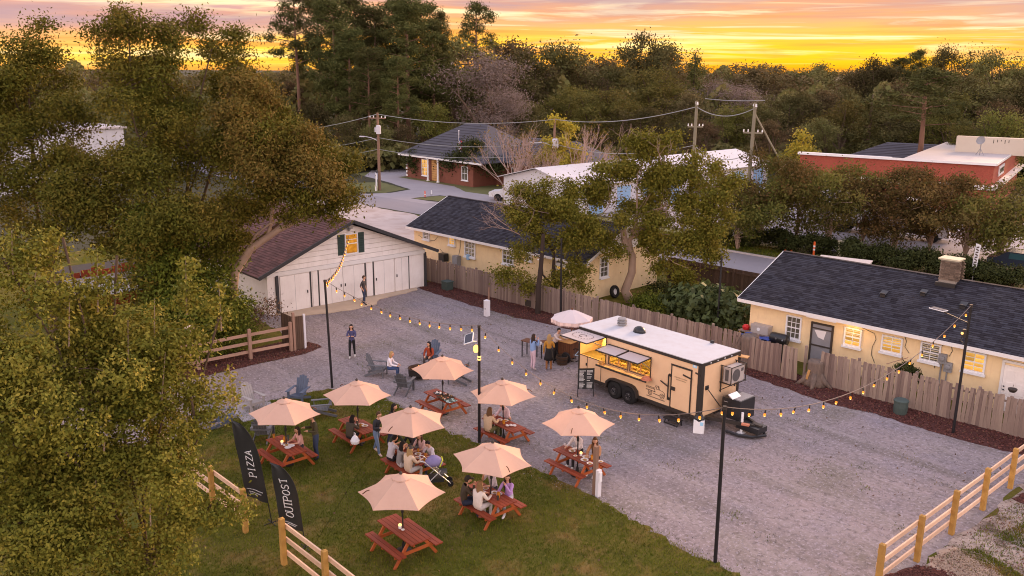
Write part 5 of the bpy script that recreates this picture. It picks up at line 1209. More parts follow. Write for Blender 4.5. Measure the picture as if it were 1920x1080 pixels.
# trees across the road
p = AT(882, 104); tree('small_tree', 'dark green tree with golden top before the brick house roof', 'tree', p, [(0, 0, 4.4, 1.6, 1.6, 1.0), (-1.8, -.5, 3.0, 1.9, 1.6, .9), (1.8, .5, 3.0, 1.9, 1.6, .9), (0, 0, 3.0, 2.0, 1.8, 1.0), (-3, -1, 2.2, 1.2, 1.2, .7), (3.0, 1, 2.2, 1.2, 1.2, .7)], 7500, .26, 'leaf_hedge', 'bark', .1, 91, 18, .4, .35, .5)
for i, (px, D, h, lab) in enumerate(((962, 90, 7.9, 'bare branched pale tree fanning out before the grey hipped roof'), (1085, 92, 8.0, 'bare branched pale tree beside the yellow leaved tree'), (1015, 90, 5.6, 'low bare pale tree behind the charcoal roof ridge'))):
    p = AT(px, D); t = thing('bare_tree', lab, 'tree', p); m = MB(); rd = random.Random(40 + i); tips = []
    for k in range(9): twigs(m, (rd.gauss(0, .2), rd.gauss(0, .2), 0 if k < 4 else h * .18), (rd.gauss(0, .48), rd.gauss(0, .48), 1.15), h * .30, .085, 4, rd, .34, .5, 4, tips)
    m.build('branches', 'twig', t)
    C = np.array([tuple(x) for x in tips]); r_ = np.random.default_rng(i); C = np.repeat(C, 2, 0) + r_.normal(size=(len(C) * 2, 3)) * .25
    ob('crown', fast_mesh('crown', leaf_quads(C, .20, r_, .5), 4, 'leaf_gold', r_.random(len(C))), t)
p = AT(1055, 97); tree('small_tree', 'bright yellow green tree behind the bare branches', 'tree', p, [(0, 0, 5.8, 2.4, 2.2, 1.8), (-1.6, 0, 4.9, 2.2, 2.0, 1.5), (1.6, 0, 5.1, 2.2, 2.0, 1.6), (.3, 0, 7.4, 1.7, 1.7, 1.2), (-2.6, 0, 3.6, 1.7, 1.6, 1.3), (1.8, 0, 3.4, 2.0, 1.8, 1.4)], 8500, .30, 'leaf_yellow', 'bark', .12, 92, 14, .32, .4, .5, .1, None, .35, (0, 0, 0), 20, .35, .35, 4, .42)
p = AT(1515, 118); hh = HZ(1515, 240, 118); tree('small_tree', 'small bright yellow green tree at the corner of the brick building', 'tree', p, [(0, 0, hh * .55, 1.7, 1.7, 1.2), (-1.0, 0, hh * .42, 1.5, 1.4, 1.0), (1.1, 0, hh * .40, 1.4, 1.4, 1.0), (.1, 0, hh * .78, 1.0, 1.0, 1.0)], 2600, .34, 'leaf_yellow', 'bark', .12, 93, 14, .4, .35, .5)

# the wood: prototypes built at their first place, then copied
PROTO = {}
def broad(seed, h, w, n, ls, leaf, dome=1.0):
    r = random.Random(seed); L_ = []
    for k in range(13):
        a = r.uniform(0, 2 * PI); zf = r.uniform(.34, .88); d = w * math.sqrt(r.random()) * (1.05 - abs(zf - .55) * 1.2) * .8
        L_.append((d * math.cos(a), d * math.sin(a), h * zf, w * r.uniform(.34, .5), w * r.uniform(.34, .5), h * r.uniform(.09, .14) * dome))
    L_.append((0, 0, h * .9, w * .35, w * .35, h * .09)); return L_
def pine_lobes(seed, h, w, start=.5):
    r = random.Random(seed); L_ = []; n = 24
    for k in range(n):
        t = k / (n - 1); zf = start + (1 - start) * t; a = k * 2.4 + r.uniform(-.4, .4); d = w * (1 - .75 * t ** 1.6) * r.uniform(.35, 1.0) * (.75 if t < .15 else 1)
        L_.append((d * math.cos(a), d * math.sin(a), h * zf, w * r.uniform(.22, .36), w * r.uniform(.22, .36), h * r.uniform(.022, .036)))
    L_.append((0, 0, h * .98, w * .3, w * .3, h * .03)); return L_
def cone_lobes(seed, h, w):
    r = random.Random(seed); return [(w * (1 - k / 16) * .45 * math.cos(k * 2.3), w * (1 - k / 16) * .45 * math.sin(k * 2.3), h * (.16 + .8 * k / 16), w * (1 - k / 18) * .55 + .3, w * (1 - k / 18) * .55 + .3, h * .06) for k in range(16)]
KIND = {
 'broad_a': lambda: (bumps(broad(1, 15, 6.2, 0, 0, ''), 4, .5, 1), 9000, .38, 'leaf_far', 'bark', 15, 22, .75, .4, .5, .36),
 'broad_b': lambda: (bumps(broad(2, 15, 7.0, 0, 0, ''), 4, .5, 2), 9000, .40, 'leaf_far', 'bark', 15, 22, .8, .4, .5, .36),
 'broad_c': lambda: (bumps(broad(3, 15, 5.4, 0, 0, ''), 4, .5, 3), 8600, .37, 'leaf_brown', 'bark', 15, 22, .75, .4, .5, .36),
 'green_a': lambda: (bumps(broad(11, 15, 6.0, 0, 0, ''), 4, .5, 4), 9000, .37, 'leaf_green', 'bark', 15, 22, .7, .4, .5, .36),
 'dome': lambda: (broad(4, 15, 7.5, 0, 0, '', .75), 4400, .52, 'leaf_brown', 'bark', 15, 20, .7, .5, .5, .4),
 'moss': lambda: (broad(5, 15, 5.6, 0, 0, '', 1.1), 6500, .42, 'leaf_moss', 'bark', 15, 26, .85, .3, .22, .36),
 'pine_a': lambda: (bumps(pine_lobes(6, 25, 5.6, .42), 3, .66, 1), 12500, .60, 'leaf_pine', 'bark_pine', 25, 20, .55, .35, .22, .75),
 'pine_b': lambda: (bumps(pine_lobes(7, 25, 5.0, .34), 3, .66, 2), 12500, .60, 'leaf_pine', 'bark_pine', 25, 20, .60, .35, .22, .75),
 'pine_c': lambda: (bumps(pine_lobes(8, 25, 6.0, .60), 3, .6, 3), 7000, .60, 'leaf_pine', 'bark_pine', 25, 20, .50, .35, .22, .75),
 'cedar': lambda: (cone_lobes(9, 15, 4.6), 4600, .46, 'leaf_pine', 'bark', 15, 20, .5, .45, .4, .8)}
def wood(kind, px, ytop, D, label, group=None, name='tree', wide=1.0, base_y=None):
    p = AT(px, D); h = HZ(px, ytop, D)
    if kind not in PROTO:
        lb, n, ls, lf, bk, hh, cl, cr, shell, asp, fork = KIND[kind](); PROTO[kind] = (None, hh)
        t = thing(name, label, 'tree', p, 0, group); me, _c = crown_mesh(lb, n, ls, lf, 200 + len(PROTO), cl, cr, shell, asp, .1, .5); ob('crown', me, t)
        m = MB()
        if 'pine' in kind or kind == 'cedar':
            m.path([(0, 0, 0), (.1, .05, hh * .4), (-.05, 0, hh * .75), (0, 0, hh * .97)], [.36, .28, .18, .05], 8); rd = random.Random(9)
            for l in lb[::3]: m.path([(0, 0, l[2] - .8), (l[0] * .6, l[1] * .6, l[2] - .25), l[:3]], [.09, .06, .02], 5, 0, False)
        else: limbs(m, (0, 0, 0), [l[:3] for l in lb[::4]], .30, 5, fork, 6, .04, .4)
        m.build('trunk', bk, t, smooth=True); PROTO[kind] = (t, hh)
        s = h / hh; t.scale = (s * wide, s * wide, s); return t
    t, hh = PROTO[kind]; s = h / hh
    c = copy_tree(t, p, random.uniform(0, 6.28), label, None, (s * wide, s * wide, s)); c.name = name
    if group: c['group'] = group
    elif 'group' in c.keys(): del c['group']
    return c
# the stand of tall pines
wood('pine_c', 557, -14, 150, 'tall pine standing apart with bare trunk at the edge of the stand', None, 'pine_tree', .95)
wood('pine_b', 628, 8, 140, 'tall pine on the near side of the dense pine stand', 'pines of the tall stand', 'pine_tree', 1.15)
PL = 'tall dark pine in the dense stand behind the brown utility pole'; PG = 'pines in the dense stand'
for px, yt, D, w_ in ((600, -5, 158, 1.0), (668, 2, 152, 1.2), (705, 22, 146, 1.1), (738, 10, 155, 1.0), (655, 60, 136, 1.1), (790, 14, 150, 1.1), (812, 45, 144, 1.0), (690, 95, 130, 1.0), (745, 110, 128, 1.0)):
    wood('pine_b' if w_ > 1.05 else 'pine_a', px, yt, D, PL, PG, 'pine_tree', w_)
wood('pine_a', 764, 4, 138, 'tall pine with long bare reddish trunk beside the brick house roof', None, 'pine_tree', 1.25)
wood('pine_c', 827, 26, 165, 'thin pine with narrow top standing between two broader crowns', None, 'pine_tree', .55)
wood('pine_c', 893, 10, 168, 'flat topped pine rising alone above the broadleaf crowns', None, 'pine_tree', .85)
wood('broad_a', 1190, 58, 185, 'big dark crown rising highest above the far tree line, beside a slim cedar', None, 'skyline_tree', .85)
wood('broad_b', 1242, 78, 182, 'broad dark crown touching the highest crown on the far tree line', None, 'skyline_tree', .9)
wood('broad_c', 1140, 104, 184, 'lower rounded crown at the foot of the highest far crown', None, 'skyline_tree', .9)
wood('cedar', 1303, 88, 178, 'slim pointed cedar standing out against the yellow sky', None, 'cedar_tree', .85)
wood('moss', 905, 100, 128, 'pale grey moss hung tree standing behind the brick house', None, 'moss_tree', 1.25)
wood('moss', 960, 165, 120, 'smaller grey moss hung tree beside the large pale one', None, 'moss_tree', .9)
KW = {'broad_a': 'olive', 'broad_b': 'wide dark', 'broad_c': 'reddish brown', 'green_a': 'fresh green', 'dome': 'low domed'}
BL = 'dark broadleaf tree in the wood behind the brick house'; BG = 'broadleaf trees behind the brick house'
for px, yt, D, k in ((590, 190, 135, 'broad_a'), (640, 215, 128, 'broad_b'), (700, 225, 124, 'broad_a'), (750, 230, 126, 'broad_c'), (800, 190, 128, 'green_a'), (850, 95, 150, 'broad_a'), (885, 70, 158, 'broad_b'), (945, 72, 156, 'broad_c'), (985, 90, 150, 'broad_a'), (1012, 78, 160, 'broad_b'), (520, 130, 175, 'broad_c'), (480, 140, 170, 'broad_b'), (545, 150, 165, 'broad_c'), (1000, 190, 126, 'broad_b'), (860, 230, 122, 'broad_a')):
    wood(k, px, yt, D, KW[k] + BL[4:], BG, 'broadleaf_tree', 1.1)
CL = 'dark broadleaf tree in the wood behind the storage building'; CG = 'broadleaf trees behind the storage building'
for px, yt, D, k in ((1050, 110, 165, 'broad_c'), (1085, 100, 175, 'dome'), (1060, 160, 140, 'green_a'), (1125, 120, 165, 'broad_b'), (1120, 168, 132, 'green_a'), (1165, 165, 134, 'green_a'), (1240, 126, 150, 'green_a'), (1200, 200, 128, 'broad_b'), (1290, 170, 145, 'broad_c'), (1345, 150, 160, 'moss'), (1400, 160, 150, 'moss'), (1290, 215, 130, 'broad_a'), (1370, 195, 135, 'green_a'), (1440, 190, 135, 'broad_a'), (1480, 170, 145, 'broad_b'), (1330, 225, 124, 'broad_c'), (1460, 225, 125, 'broad_c')):
    if k == 'moss': wood(k, px, yt, D, 'greyish moss hung tree in the low wood behind the storage building', 'grey trees behind the storage building', 'moss_tree', 1.2)
    else: wood(k, px, yt, D, KW[k] + CL[4:], CG, 'broadleaf_tree', 1.15)
DL = 'dark broadleaf tree in the wood behind the brick building'; DG = 'broadleaf trees behind the brick building'
for px, yt, D, k in ((1545, 165, 150, 'broad_c'), (1600, 160, 155, 'broad_a'), (1590, 185, 135, 'green_a'), (1700, 150, 155, 'broad_c'), (1690, 185, 140, 'broad_a'), (1760, 150, 150, 'broad_b'), (1840, 140, 150, 'broad_a'), (1800, 175, 138, 'green_a'), (1890, 150, 145, 'broad_b'), (1930, 140, 140, 'broad_a'), (1880, 205, 118, 'green_a'), (1815, 228, 120, 'green_a'), (1900, 190, 125, 'broad_c'), (1560, 220, 128, 'broad_a'), (1700, 215, 150, 'broad_c')):
    wood(k, px, yt, D, KW[k] + DL[4:], DG, 'broadleaf_tree', 1.15)
wood('cedar', 1642, 172, 126, 'bushy dark conifer before the low cream house', None, 'conifer_tree', 1.3)
wood('pine_c', 1742, 132, 111, 'spreading pine with visible trunk above the red brick roof', None, 'pine_tree', 1.9)
SL = 'tree on the far skyline against the yellow sunset'; SG = 'far skyline trees'
for i, px in enumerate(range(-60, 2060, 46)):
    if 560 < px < 860: continue
    yt = 124 + 7 * math.sin(i * 2.1) if px > 1320 else (118 + 6 * math.sin(i * 1.7) if px > 1030 else 132)
    if px < 470: yt = 136 + 8 * math.sin(i)
    kd = ('broad_c', 'dome', 'broad_b', 'broad_a')[i % 4]; wood(kd, px + 9 * math.sin(i * 3), yt, 215 + 25 * math.sin(i * 1.3), KW[kd] + ' ' + SL, SG, 'broadleaf_tree', 1.35)
for px, yt, D, k, w_, lab in ((1385, 120, 205, 'dome', 1.1, 'low domed tree crown on the far skyline above the linked utility poles'), (1645, 106, 190, 'broad_a', .9, 'ragged tree top on the far skyline above the bushy conifer'), (1722, 97, 195, 'pine_c', 1.0, 'open topped tree on the far skyline beside the tall round one'), (1790, 84, 190, 'broad_b', .62, 'tallest round tree top on the far skyline'), (1880, 92, 185, 'broad_b', .7, 'round tree top on the far skyline next to the picture edge'), (1455, 122, 205, 'dome', .8, 'small flat tree crown on the far skyline'), (1690, 112, 200, 'pine_a', 1.2, 'feathery tree top low on the far skyline')):
    wood(k, px, yt, D, lab, None, 'skyline_tree', w_)
# the mass of the wood behind and beneath those trees, nothing in it can be told apart
r_ = np.random.default_rng(77); Cs = []
for px0, px1, D0, D1, h0, n in ((-200, 2120, 225, 330, 12.0, 30000), (380, 1060, 150, 205, 10.0, 14000), (1000, 1560, 150, 200, 9.0, 12000), (1500, 2100, 150, 200, 9.5, 12000), (430, 1000, 118, 135, 2.6, 7000), (1010, 1560, 124, 140, 2.6, 7000), (1500, 2080, 126, 145, 2.6, 6000), (-200, 420, 120, 220, 9, 9000)):
    px = r_.uniform(px0, px1, n); D = r_.uniform(D0, D1, n); f = (px - 960) / CAM_F
    dx = FWD.x + CX.x * f; dy = FWD.y + CX.y * f; hh = np.hypot(dx, dy)
    z = h0 * (1 - r_.random(n) ** 2.2 * .9) * (1 + .12 * np.sin(px / 23.0) + .1 * np.sin(px / 9.1))
    Cs.append(np.stack([dx / hh * D, dy / hh * D, z], 1))
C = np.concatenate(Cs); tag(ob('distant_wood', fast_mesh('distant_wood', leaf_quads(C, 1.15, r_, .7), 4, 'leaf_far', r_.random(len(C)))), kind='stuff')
# ------------------------------------------------------------------ the food trailer
TL_, TW_, TB, TT = 6.56, 2.46, .50, 2.68
tr = thing('food_trailer', 'tan food trailer with white roof, propped serving hatches and lit kitchen inside', 'food trailer', (-25.51, 26.38, 0))
H1 = (.06, 1.58, 1.46, 2.52); H2 = (1.78, 2.84, 1.46, 2.22); H3 = (2.97, 4.05, 1.46, 2.22)
m = MB(); m.wall(.06, TL_ - .06, TB, TT - .02, 0, .05, [H1, H2, H3]); m.bx((.06, TW_ - .05, TB), (TL_ - .06, TW_, TT - .02))
m.bx((0, 0, TB), (.06, TW_, TT - .02))
m.bx((TL_ - .06, 0, TB), (TL_, TW_, TT - .02)); m.build('body', 'trailer', tr)
m = MB(); m.bx((.062, .055, TB + .02), (TL_ - .065, TW_ - .055, TB + .06)); m.build('floor', 'inner_dark', tr)
m = MB(); m.bx((.065, TW_ - .30, TB + .06), (TL_ - .07, TW_ - .056, TT - .2)); m.bx((4.2, .06, TB + .06), (4.26, TW_ - .31, TT - .1)); m.build('inner_wall', 'inner_wall', tr)
m = MB(); m.bx((.07, .06, 1.40), (1.6, 1.1, 1.455)); m.bx((1.7, .06, 1.36), (4.1, .6, 1.44)); m.bx((1.7, 1.6, TB + .07), (4.1, 2.1, 1.42)); m.build('worktop', 'inner_dark', tr)
m = MB(); m.lathe([(.50, 0), (.52, .35), (.44, .62), (.2, .80), (.03, .84)], (.95, 1.15, 1.46), 16); m.tube((.95, 1.3, 2.2), (.95, 1.3, 2.6), .09); ov = m.build('oven', 'inner_wall', tr, smooth=True)
m = MB(); m.lathe([(.16, 0), (.14, .02)], (.95, .64, 1.72), 12, 0, None, Matrix.Rotation(PI / 2, 3, 'X')); m.build('oven_mouth', 'pane_orange', ov)
m = MB()
for k in range(16): m.box((1.85 + k * .145, 1.85, 1.48 + .05 * (k % 3)), (.10, .16, .10 + .06 * (k % 4)))
for k in range(7): m.lathe([(.09, 0), (.11, .06), (.02, .1)], (2.0 + k * .31, .35, 1.445), 8)
m.build('kitchen_goods', 'food', tr)
m = MB()
for k in range(3): m.bx((1.75, 2.0, 1.6 + k * .25), (4.1, 2.14, 1.63 + k * .25))
for k in range(26): m.box((1.85 + (k % 13) * .17, 2.06, 1.70 + .25 * (k // 13)), (.09, .09, .12))
m.build('shelf', 'food', tr)
m = MB(); m.bx((1.2, 1.2, 2.50), (3.9, 1.35, 2.54)); m.build('ceiling_lamp', 'inner_lamp', tr)
for i, (x, e_) in enumerate(((.85, 26), (2.3, 30), (3.5, 34))): blob_lights('kitchen_light', Vector((-25.51 + x, 26.38 + 1.0 - (.45 if i == 0 else 0), 2.40)), e_, (1, .62, .16), .12)
m = MB(); m.bx((-.02, -.03, TT), (TL_ - .0, TW_ + .03, TT + .05)); m.build('roof', 'trailer_roof', tr)
m = MB(); m.bx((-.03, -.035, TT - .10), (TL_ - .1, -.004, TT + .02)); m.bx((-.03, -.004, TT - .10), (-.003, TW_ + .03, TT + .02)); m.bx((TL_ + .003, .15, TT - .10), (TL_ + .03, TW_ + .03, TT + .02)); m.build('roof_trim', 'trailer_trim', tr)
m = MB(); m.bx((TL_ - .16, -.03, TB - .05), (TL_ + .03, .15, TT + .03)); m.build('corner_trim', 'trailer_trim', tr)
m = MB(); m.bx((TL_ - .02, TW_ - .1, TB), (TL_ + .035, TW_ + .03, TT)); m.build('corner_trim', 'trailer_trim', tr)
m = MB(); m.bx((-.03, -.02, TB - .05), (.055, -.003, TT - .1)); m.bx((-.03, -.003, TB), (-.003, .08, TT - .1)); m.build('corner_trim', 'trailer_trim', tr)
m = MB(); m.bx((.06, -.03, TB - .12), (1.75, .1, TB + .02)); m.bx((3.45, -.03, TB - .12), (TL_ - .17, .1, TB + .02)); m.bx((.1, .2, .36), (TL_, .32, TB)); m.bx((.1, TW_ - .32, .36), (TL_, TW_ - .2, TB)); m.bx((.1, 1.0, .40), (TL_, 1.4, TB)); m.build('chassis', 'trailer_trim', tr)
# seams, half door
m = MB(); m.bx((.50, -.012, TB + .03), (.525, -.002, 1.44)); m.bx((1.32, -.012, TB + .03), (1.345, -.002, 1.60)); m.build('seam', 'trailer_trim', tr)
m = MB(); m.bx((.44, -.03, 1.02), (.50, -.003, 1.14)); m.build('latch', 'trailer_trim', tr)
def opening_frame(h, nm):
    x0, x1, z0, z1 = h; m = MB(); e = .03
    m.bx((x0 - e, -.025, z1), (x1 + e, -.003, z1 + e)); m.bx((x0 - e, -.025, z0 - e), (x1 + e, -.003, z0)); m.bx((x0 - e, -.025, z0), (x0, -.003, z1)); m.bx((x1, -.025, z0), (x1 + e, -.003, z1)); return m.build(nm, 'trailer_trim', tr)
for h in (H1, H2, H3): opening_frame(h, 'opening_frame')
for h in (H2, H3):
    m = MB(); x0, x1, z0, z1 = h; xm = (x0 + x1) / 2; m.bx((xm - .03, .005, z0), (xm + .03, .035, z1)); m.bx((x0, .006, z0), (x1, .034, z0 + .05)); m.bx((x0, .007, z0 + .05), (x0 + .05, .033, z1)); m.bx((x1 - .05, .007, z0 + .05), (x1, .033, z1)); m.build('sliding_sash', 'bar_top', tr)
m = MB(); m.bx((1.36, -.34, 1.34), (2.86, -.027, 1.40)); m.bx((2.9, -.34, 1.34), (4.12, -.027, 1.40)); ct = m.build('serving_counter', 'trailer', tr); m = MB(); m.bx((1.34, -.37, 1.33), (4.14, -.342, 1.405)); m.build('counter_edge', 'trailer_trim', ct)
def awning(x0, x1, zh, ln, drop, nm, seams):
    a = MB(); th = math.atan2(drop, ln); R_ = Matrix.Rotation(th, 3, 'X'); a.box(((x0 + x1) / 2, -ln / 2 - .03, zh - drop / 2), (x1 - x0, math.hypot(ln, drop), .035), R=R_); o = a.build(nm, 'awning', tr)
    e = MB(); e.box(((x0 + x1) / 2, -.05, zh + .012), (x1 - x0 + .03, .07, .05)); e.box(((x0 + x1) / 2, -ln - .045, zh - drop), (x1 - x0 + .02, .035, .045), R=R_)
    for x in (x0, x1): e.box((x, -ln / 2 - .03, zh - drop / 2), (.03, math.hypot(ln, drop), .042), R=R_)
    for x in seams: e.box((x, -ln - .05, zh - drop - .01), (.09, .06, .05))
    e.build('awning_edge', 'trailer_trim', o)
    s_ = MB(); s_.tube((x1 - .04, -.03, zh - .45), (x1 - .04, -ln * .75, zh - drop * .75), .014); s_.tube((x0 + .04, -.03, zh - .45), (x0 + .04, -ln * .75, zh - drop * .75), .014); s_.build('gas_strut', 'grey_metal', o)
    return o
hp = awning(.02, 1.60, 2.58, 1.18, .04, 'hatch_panel', [.9])
m = MB()
for k in range(22):
    a = 2 * PI * k / 22; m.box((.80 + .52 * math.cos(a), -.62 + .36 * math.sin(a), 2.588), (.055, .03, .006), rz=a + PI / 2)
for k in range(9): a = .5 + k * .55; m.box((.80 + .16 * math.cos(a), -.62 + .14 * math.sin(a), 2.588), (.09, .03, .006), rz=a + 1.6)
m.build('round_print', 'print_dark', hp)
awning(1.76, 2.86, 2.30, .80, .07, 'serving_awning', [2.0, 2.6]); awning(2.95, 4.07, 2.30, .80, .07, 'serving_awning', [3.2, 3.8])
# wheels under a double arch
for x in (2.19, 3.0):
    m = MB(); m.lathe([(.17, -.11), (.34, -.115), (.385, -.08), (.385, .08), (.34, .115), (.17, .11)], (x, .02, .385), 22, 0, None, Matrix.Rotation(PI / 2, 3, 'X')); wo = m.build('wheel', 'tyre', tr, smooth=True)
    m = MB(); m.lathe([(.215, -.02), (.20, .02), (.12, -.01), (.05, .03), (.03, .05)], (x, -.10, .385), 14, 0, None, Matrix.Rotation(PI / 2, 3, 'X')); m.build('rim', 'rim', wo)
    for k in range(6): a = k * PI / 3; m = MB(); m.box((x + .09 * math.cos(a), -.125, .385 + .09 * math.sin(a)), (.022, .03, .022)); m.build('lug', 'steel', wo)
    m = MB(); m.lathe([(.17, -.11), (.385, -.1), (.385, .1), (.17, .11)], (x, TW_ - .1, .385), 18, 0, None, Matrix.Rotation(PI / 2, 3, 'X')); m.build('wheel', 'tyre', tr)
arch = [(1.68, .42), (1.74, .70), (1.92, .86), (2.10, .91), (3.08, .91), (3.28, .86), (3.46, .70), (3.52, .42)]; inn = [(1.76, .42), (1.82, .66), (1.97, .79), (2.12, .835), (3.06, .835), (3.23, .79), (3.38, .66), (3.44, .42)]
m = MB()
for i in range(len(arch) - 1):
    a, b, c, d = arch[i], arch[i + 1], inn[i + 1], inn[i]; m.prism([d, c, b, a], -.15, -.003, 'Y')
m.build('wheel_arch', 'trailer_trim', tr)
m = MB(); m.prism([(1.77, .43)] + inn[1:-1] + [(3.43, .43)], -.006, -.002, 'Y'); m.build('wheel_well', 'black_plastic', tr)
# side door
m = MB(); m.bx((5.17, -.035, .56), (6.07, -.004, 2.28)); dr = m.build('side_door', 'trailer', tr)
m = MB(); m.bx((5.12, -.045, TB - .05), (5.165, -.003, 2.34)); m.bx((6.075, -.045, TB - .05), (6.12, -.003, 2.34)); m.bx((5.12, -.06, 2.29), (6.12, -.046, 2.36)); m.bx((5.165, -.045, 2.285), (6.075, -.036, 2.335)); m.build('door_frame', 'trailer_trim', dr)
m = MB(); m.bx((5.16, -.09, 1.28), (5.36, -.036, 1.42)); m.build('door_latch', 'trailer_trim', dr)
m = MB(); m.bar((5.72, -.06, 2.05), (6.15, -.06, 1.98), .03, .05); m.bar((6.28, -.03, 2.28), (6.52, -.03, 2.24), .03, .05); m.build('door_stay', 'trailer_trim', dr)
m = MB(); m.bx((5.02, -.10, .82), (5.06, -.06, 1.88)); m.bx((5.02, -.06, 1.80), (5.12, -.003, 1.90)); m.bx((5.02, -.06, .80), (5.12, -.003, .90)); m.bar((4.62, -.05, 1.50), (5.02, -.09, 1.38), .03, .04); m.build('grab_rail', 'trailer_trim', tr)
rd = random.Random(2)
for r_ in range(2):
    m = MB(); x = 5.30 + .08 * r_
    while x < 5.92 - .05 * r_:
        w_ = rd.uniform(.025, .05); m.bx((x, -.039, 1.83 - r_ * .085), (x + w_, -.0355, 1.88 - r_ * .085)); x += w_ + .018
    m.build('door_lettering', 'print_faint', dr)
# line drawing of an old truck on the side
m = MB(); ln = lambda pts, r=.011: [m.path([(a[0], -.004, a[1]), (b[0], -.004, b[1])], r, 4) for a, b in zip(pts, pts[1:])]
X0 = 3.86
ln([(X0, 1.08), (X0 + .46, 1.08)]); ln([(X0, 1.03), (X0 + .46, 1.02)]); ln([(X0, .93), (X0 + .50, .93)], .018); ln([(X0 + .46, .93), (X0 + .46, 1.1), (X0 + .50, 1.2), (X0 + .66, 1.21), (X0 + .70, 1.06), (X0 + .88, 1.04), (X0 + .96, .98), (X0 + .98, .84)]); ln([(X0 + .54, 1.16), (X0 + .64, 1.17), (X0 + .67, 1.06), (X0 + .54, 1.06), (X0 + .54, 1.16)]); ln([(X0 + .40, .84), (X0 + .72, .82)], .016)
for k in range(5): ln([(X0 + .03 + k * .09, 1.03), (X0 + .03 + k * .09, 1.08)])
for cx_, rr in ((X0 + .22, .10), (X0 + .84, .105)):
    for r2 in (rr, rr * .45): ln([(cx_ + r2 * math.cos(k * PI / 6), .83 + r2 * math.sin(k * PI / 6)) for k in range(13)], .013 if r2 == rr else .01)
x = X0 + .05
while x < X0 + .98: m.bx((x, -.007, .645), (x + .03, -.003, .685)); x += .045
m.build('truck_drawing', 'print_dark', tr)
m = MB(); m.bx((6.12, -.008, 2.46), (6.32, -.003, 2.62)); m.build('sticker', 'sticker', tr); m = MB(); m.lathe([(.05, 0), (.05, .004)], (6.22, -.008, 2.54), 10, 0, None, Matrix.Rotation(PI / 2, 3, 'X')); m.build('sticker_mark', 'util_post', tr)
# roof fittings
m = MB(); m.lathe([(.17, 0), (.17, .06), (.22, .07), (.22, .11), (.15, .12), (.15, .17), (.22, .18), (.22, .22), (.15, .23), (.15, .28), (.20, .29), (.18, .34)], (1.15, 1.46, TT + .05), 16); m.build('exhaust_cap', 'grey_metal', tr)
m = MB(); m.sph((2.30, 1.28, TT + .05), (.30, .24, .26), 14, 8, 0, None, None, lambda p: Vector((p.x, p.y, max(p.z, 0)))); m.build('roof_vent', 'black_plastic', tr, smooth=True)
m = MB(); m.box((5.25, 2.40, TT + .10), (.14, .10, .12)); m.build('roof_lamp', 'black_plastic', tr)
m = MB()
for k in range(4): m.box((TL_ + .035, .5 + k * .45, TT - .03), (.02, .06, .04))
m.build('marker_lamp', 'util_post', tr)
# front end: air conditioner on a bracket, plug, door stay
m = MB(); m.bx((TL_ + .12, 1.25, 1.72), (TL_ + .48, 2.12, 2.34)); ac = m.build('air_conditioner', 'ac_unit', tr)
m = MB(); m.lathe([(.24, 0), (.25, .015), (.10, .02), (.03, .03)], (TL_ + .48, 1.58, 2.02), 18, 0, None, Matrix.Rotation(PI / 2, 3, 'Y')); m.build('fan_grille', 'ac_dark', ac); m = MB(); m.bx((TL_ + .481, 1.9, 2.12), (TL_ + .49, 2.05, 2.25)); m.build('badge', 'ac_dark', ac); m = MB(); m.bx((TL_ + .2, 1.242, 1.80), (TL_ + .36, 1.248, 2.26)); m.build('grille', 'ac_dark', ac)
m = MB()
for y in (1.2, 2.17):
    m.bar((TL_, y, 1.70), (TL_ + .56, y, 1.70), .04, .04); m.bar((TL_ + .01, y, 1.35), (TL_ + .5, y, 1.68), .035, .035); m.bar((TL_ + .06, y, 1.3), (TL_ + .06, y, 2.4), .04, .04); m.bar((TL_ + .52, y, 1.70), (TL_ + .52, y, 2.40), .03, .03)
for z in (1.70, 2.40): m.bar((TL_ + .53, 1.2, z), (TL_ + .53, 2.17, z), .03, .03)
for y in (1.2, 2.17): m.bar((TL_, y, 2.40), (TL_ + .53, y, 2.40), .03, .03)
m.build('bracket', 'trailer_trim', tr)
m = MB(); m.box((TL_ + .02, .36, 1.66), (.04, .18, .16)); m.path([(TL_ + .05, .36, 1.62), (TL_ + .2, .45, 1.4), (TL_ + .3, .75, 1.0), (TL_ + .25, 1.0, .8)], .02, 6); m.build('power_inlet', 'black_plastic', tr)
m = MB(); m.box((TL_ + .08, 2.52, 2.50), (.5, .3, .03), rz=.3); m.build('front_flap', 'bar_top', tr)
# generator box, tongue, jack
m = MB(); m.bx((TL_ + .30, 1.02, .42), (TL_ + 1.14, 2.0, 1.22)); bx_ = m.build('tongue_box', 'black_plastic', tr)
m = MB(); m.bx((TL_ + .58, 1.08, 1.222), (TL_ + 1.10, 1.96, 1.26)); m.build('box_lid', 'grey_metal', bx_); m = MB(); m.box((TL_ + .70, 1.25, 1.32), (.03, .55, .26), R=Matrix.Rotation(-1.0, 3, 'Y')); m.build('open_flap', 'white_plastic', bx_)
m = MB(); m.path([(TL_ + .42, 1.0, 1.05), (TL_ + .42, .98, 1.08), (TL_ + .6, .98, 1.08)], .012, 5); m.build('box_handle', 'steel', bx_)
m = MB(); m.bar((TL_ - .3, .25, .42), (TL_ + 1.75, 1.15, .40), .10, .13); m.bar((TL_ - .3, 2.2, .42), (TL_ + 1.75, 1.32, .40), .10, .13); m.bar((TL_ + 1.6, 1.235, .42), (TL_ + 2.0, 1.235, .42), .14, .12); m.build('tongue', 'trailer_trim', tr)
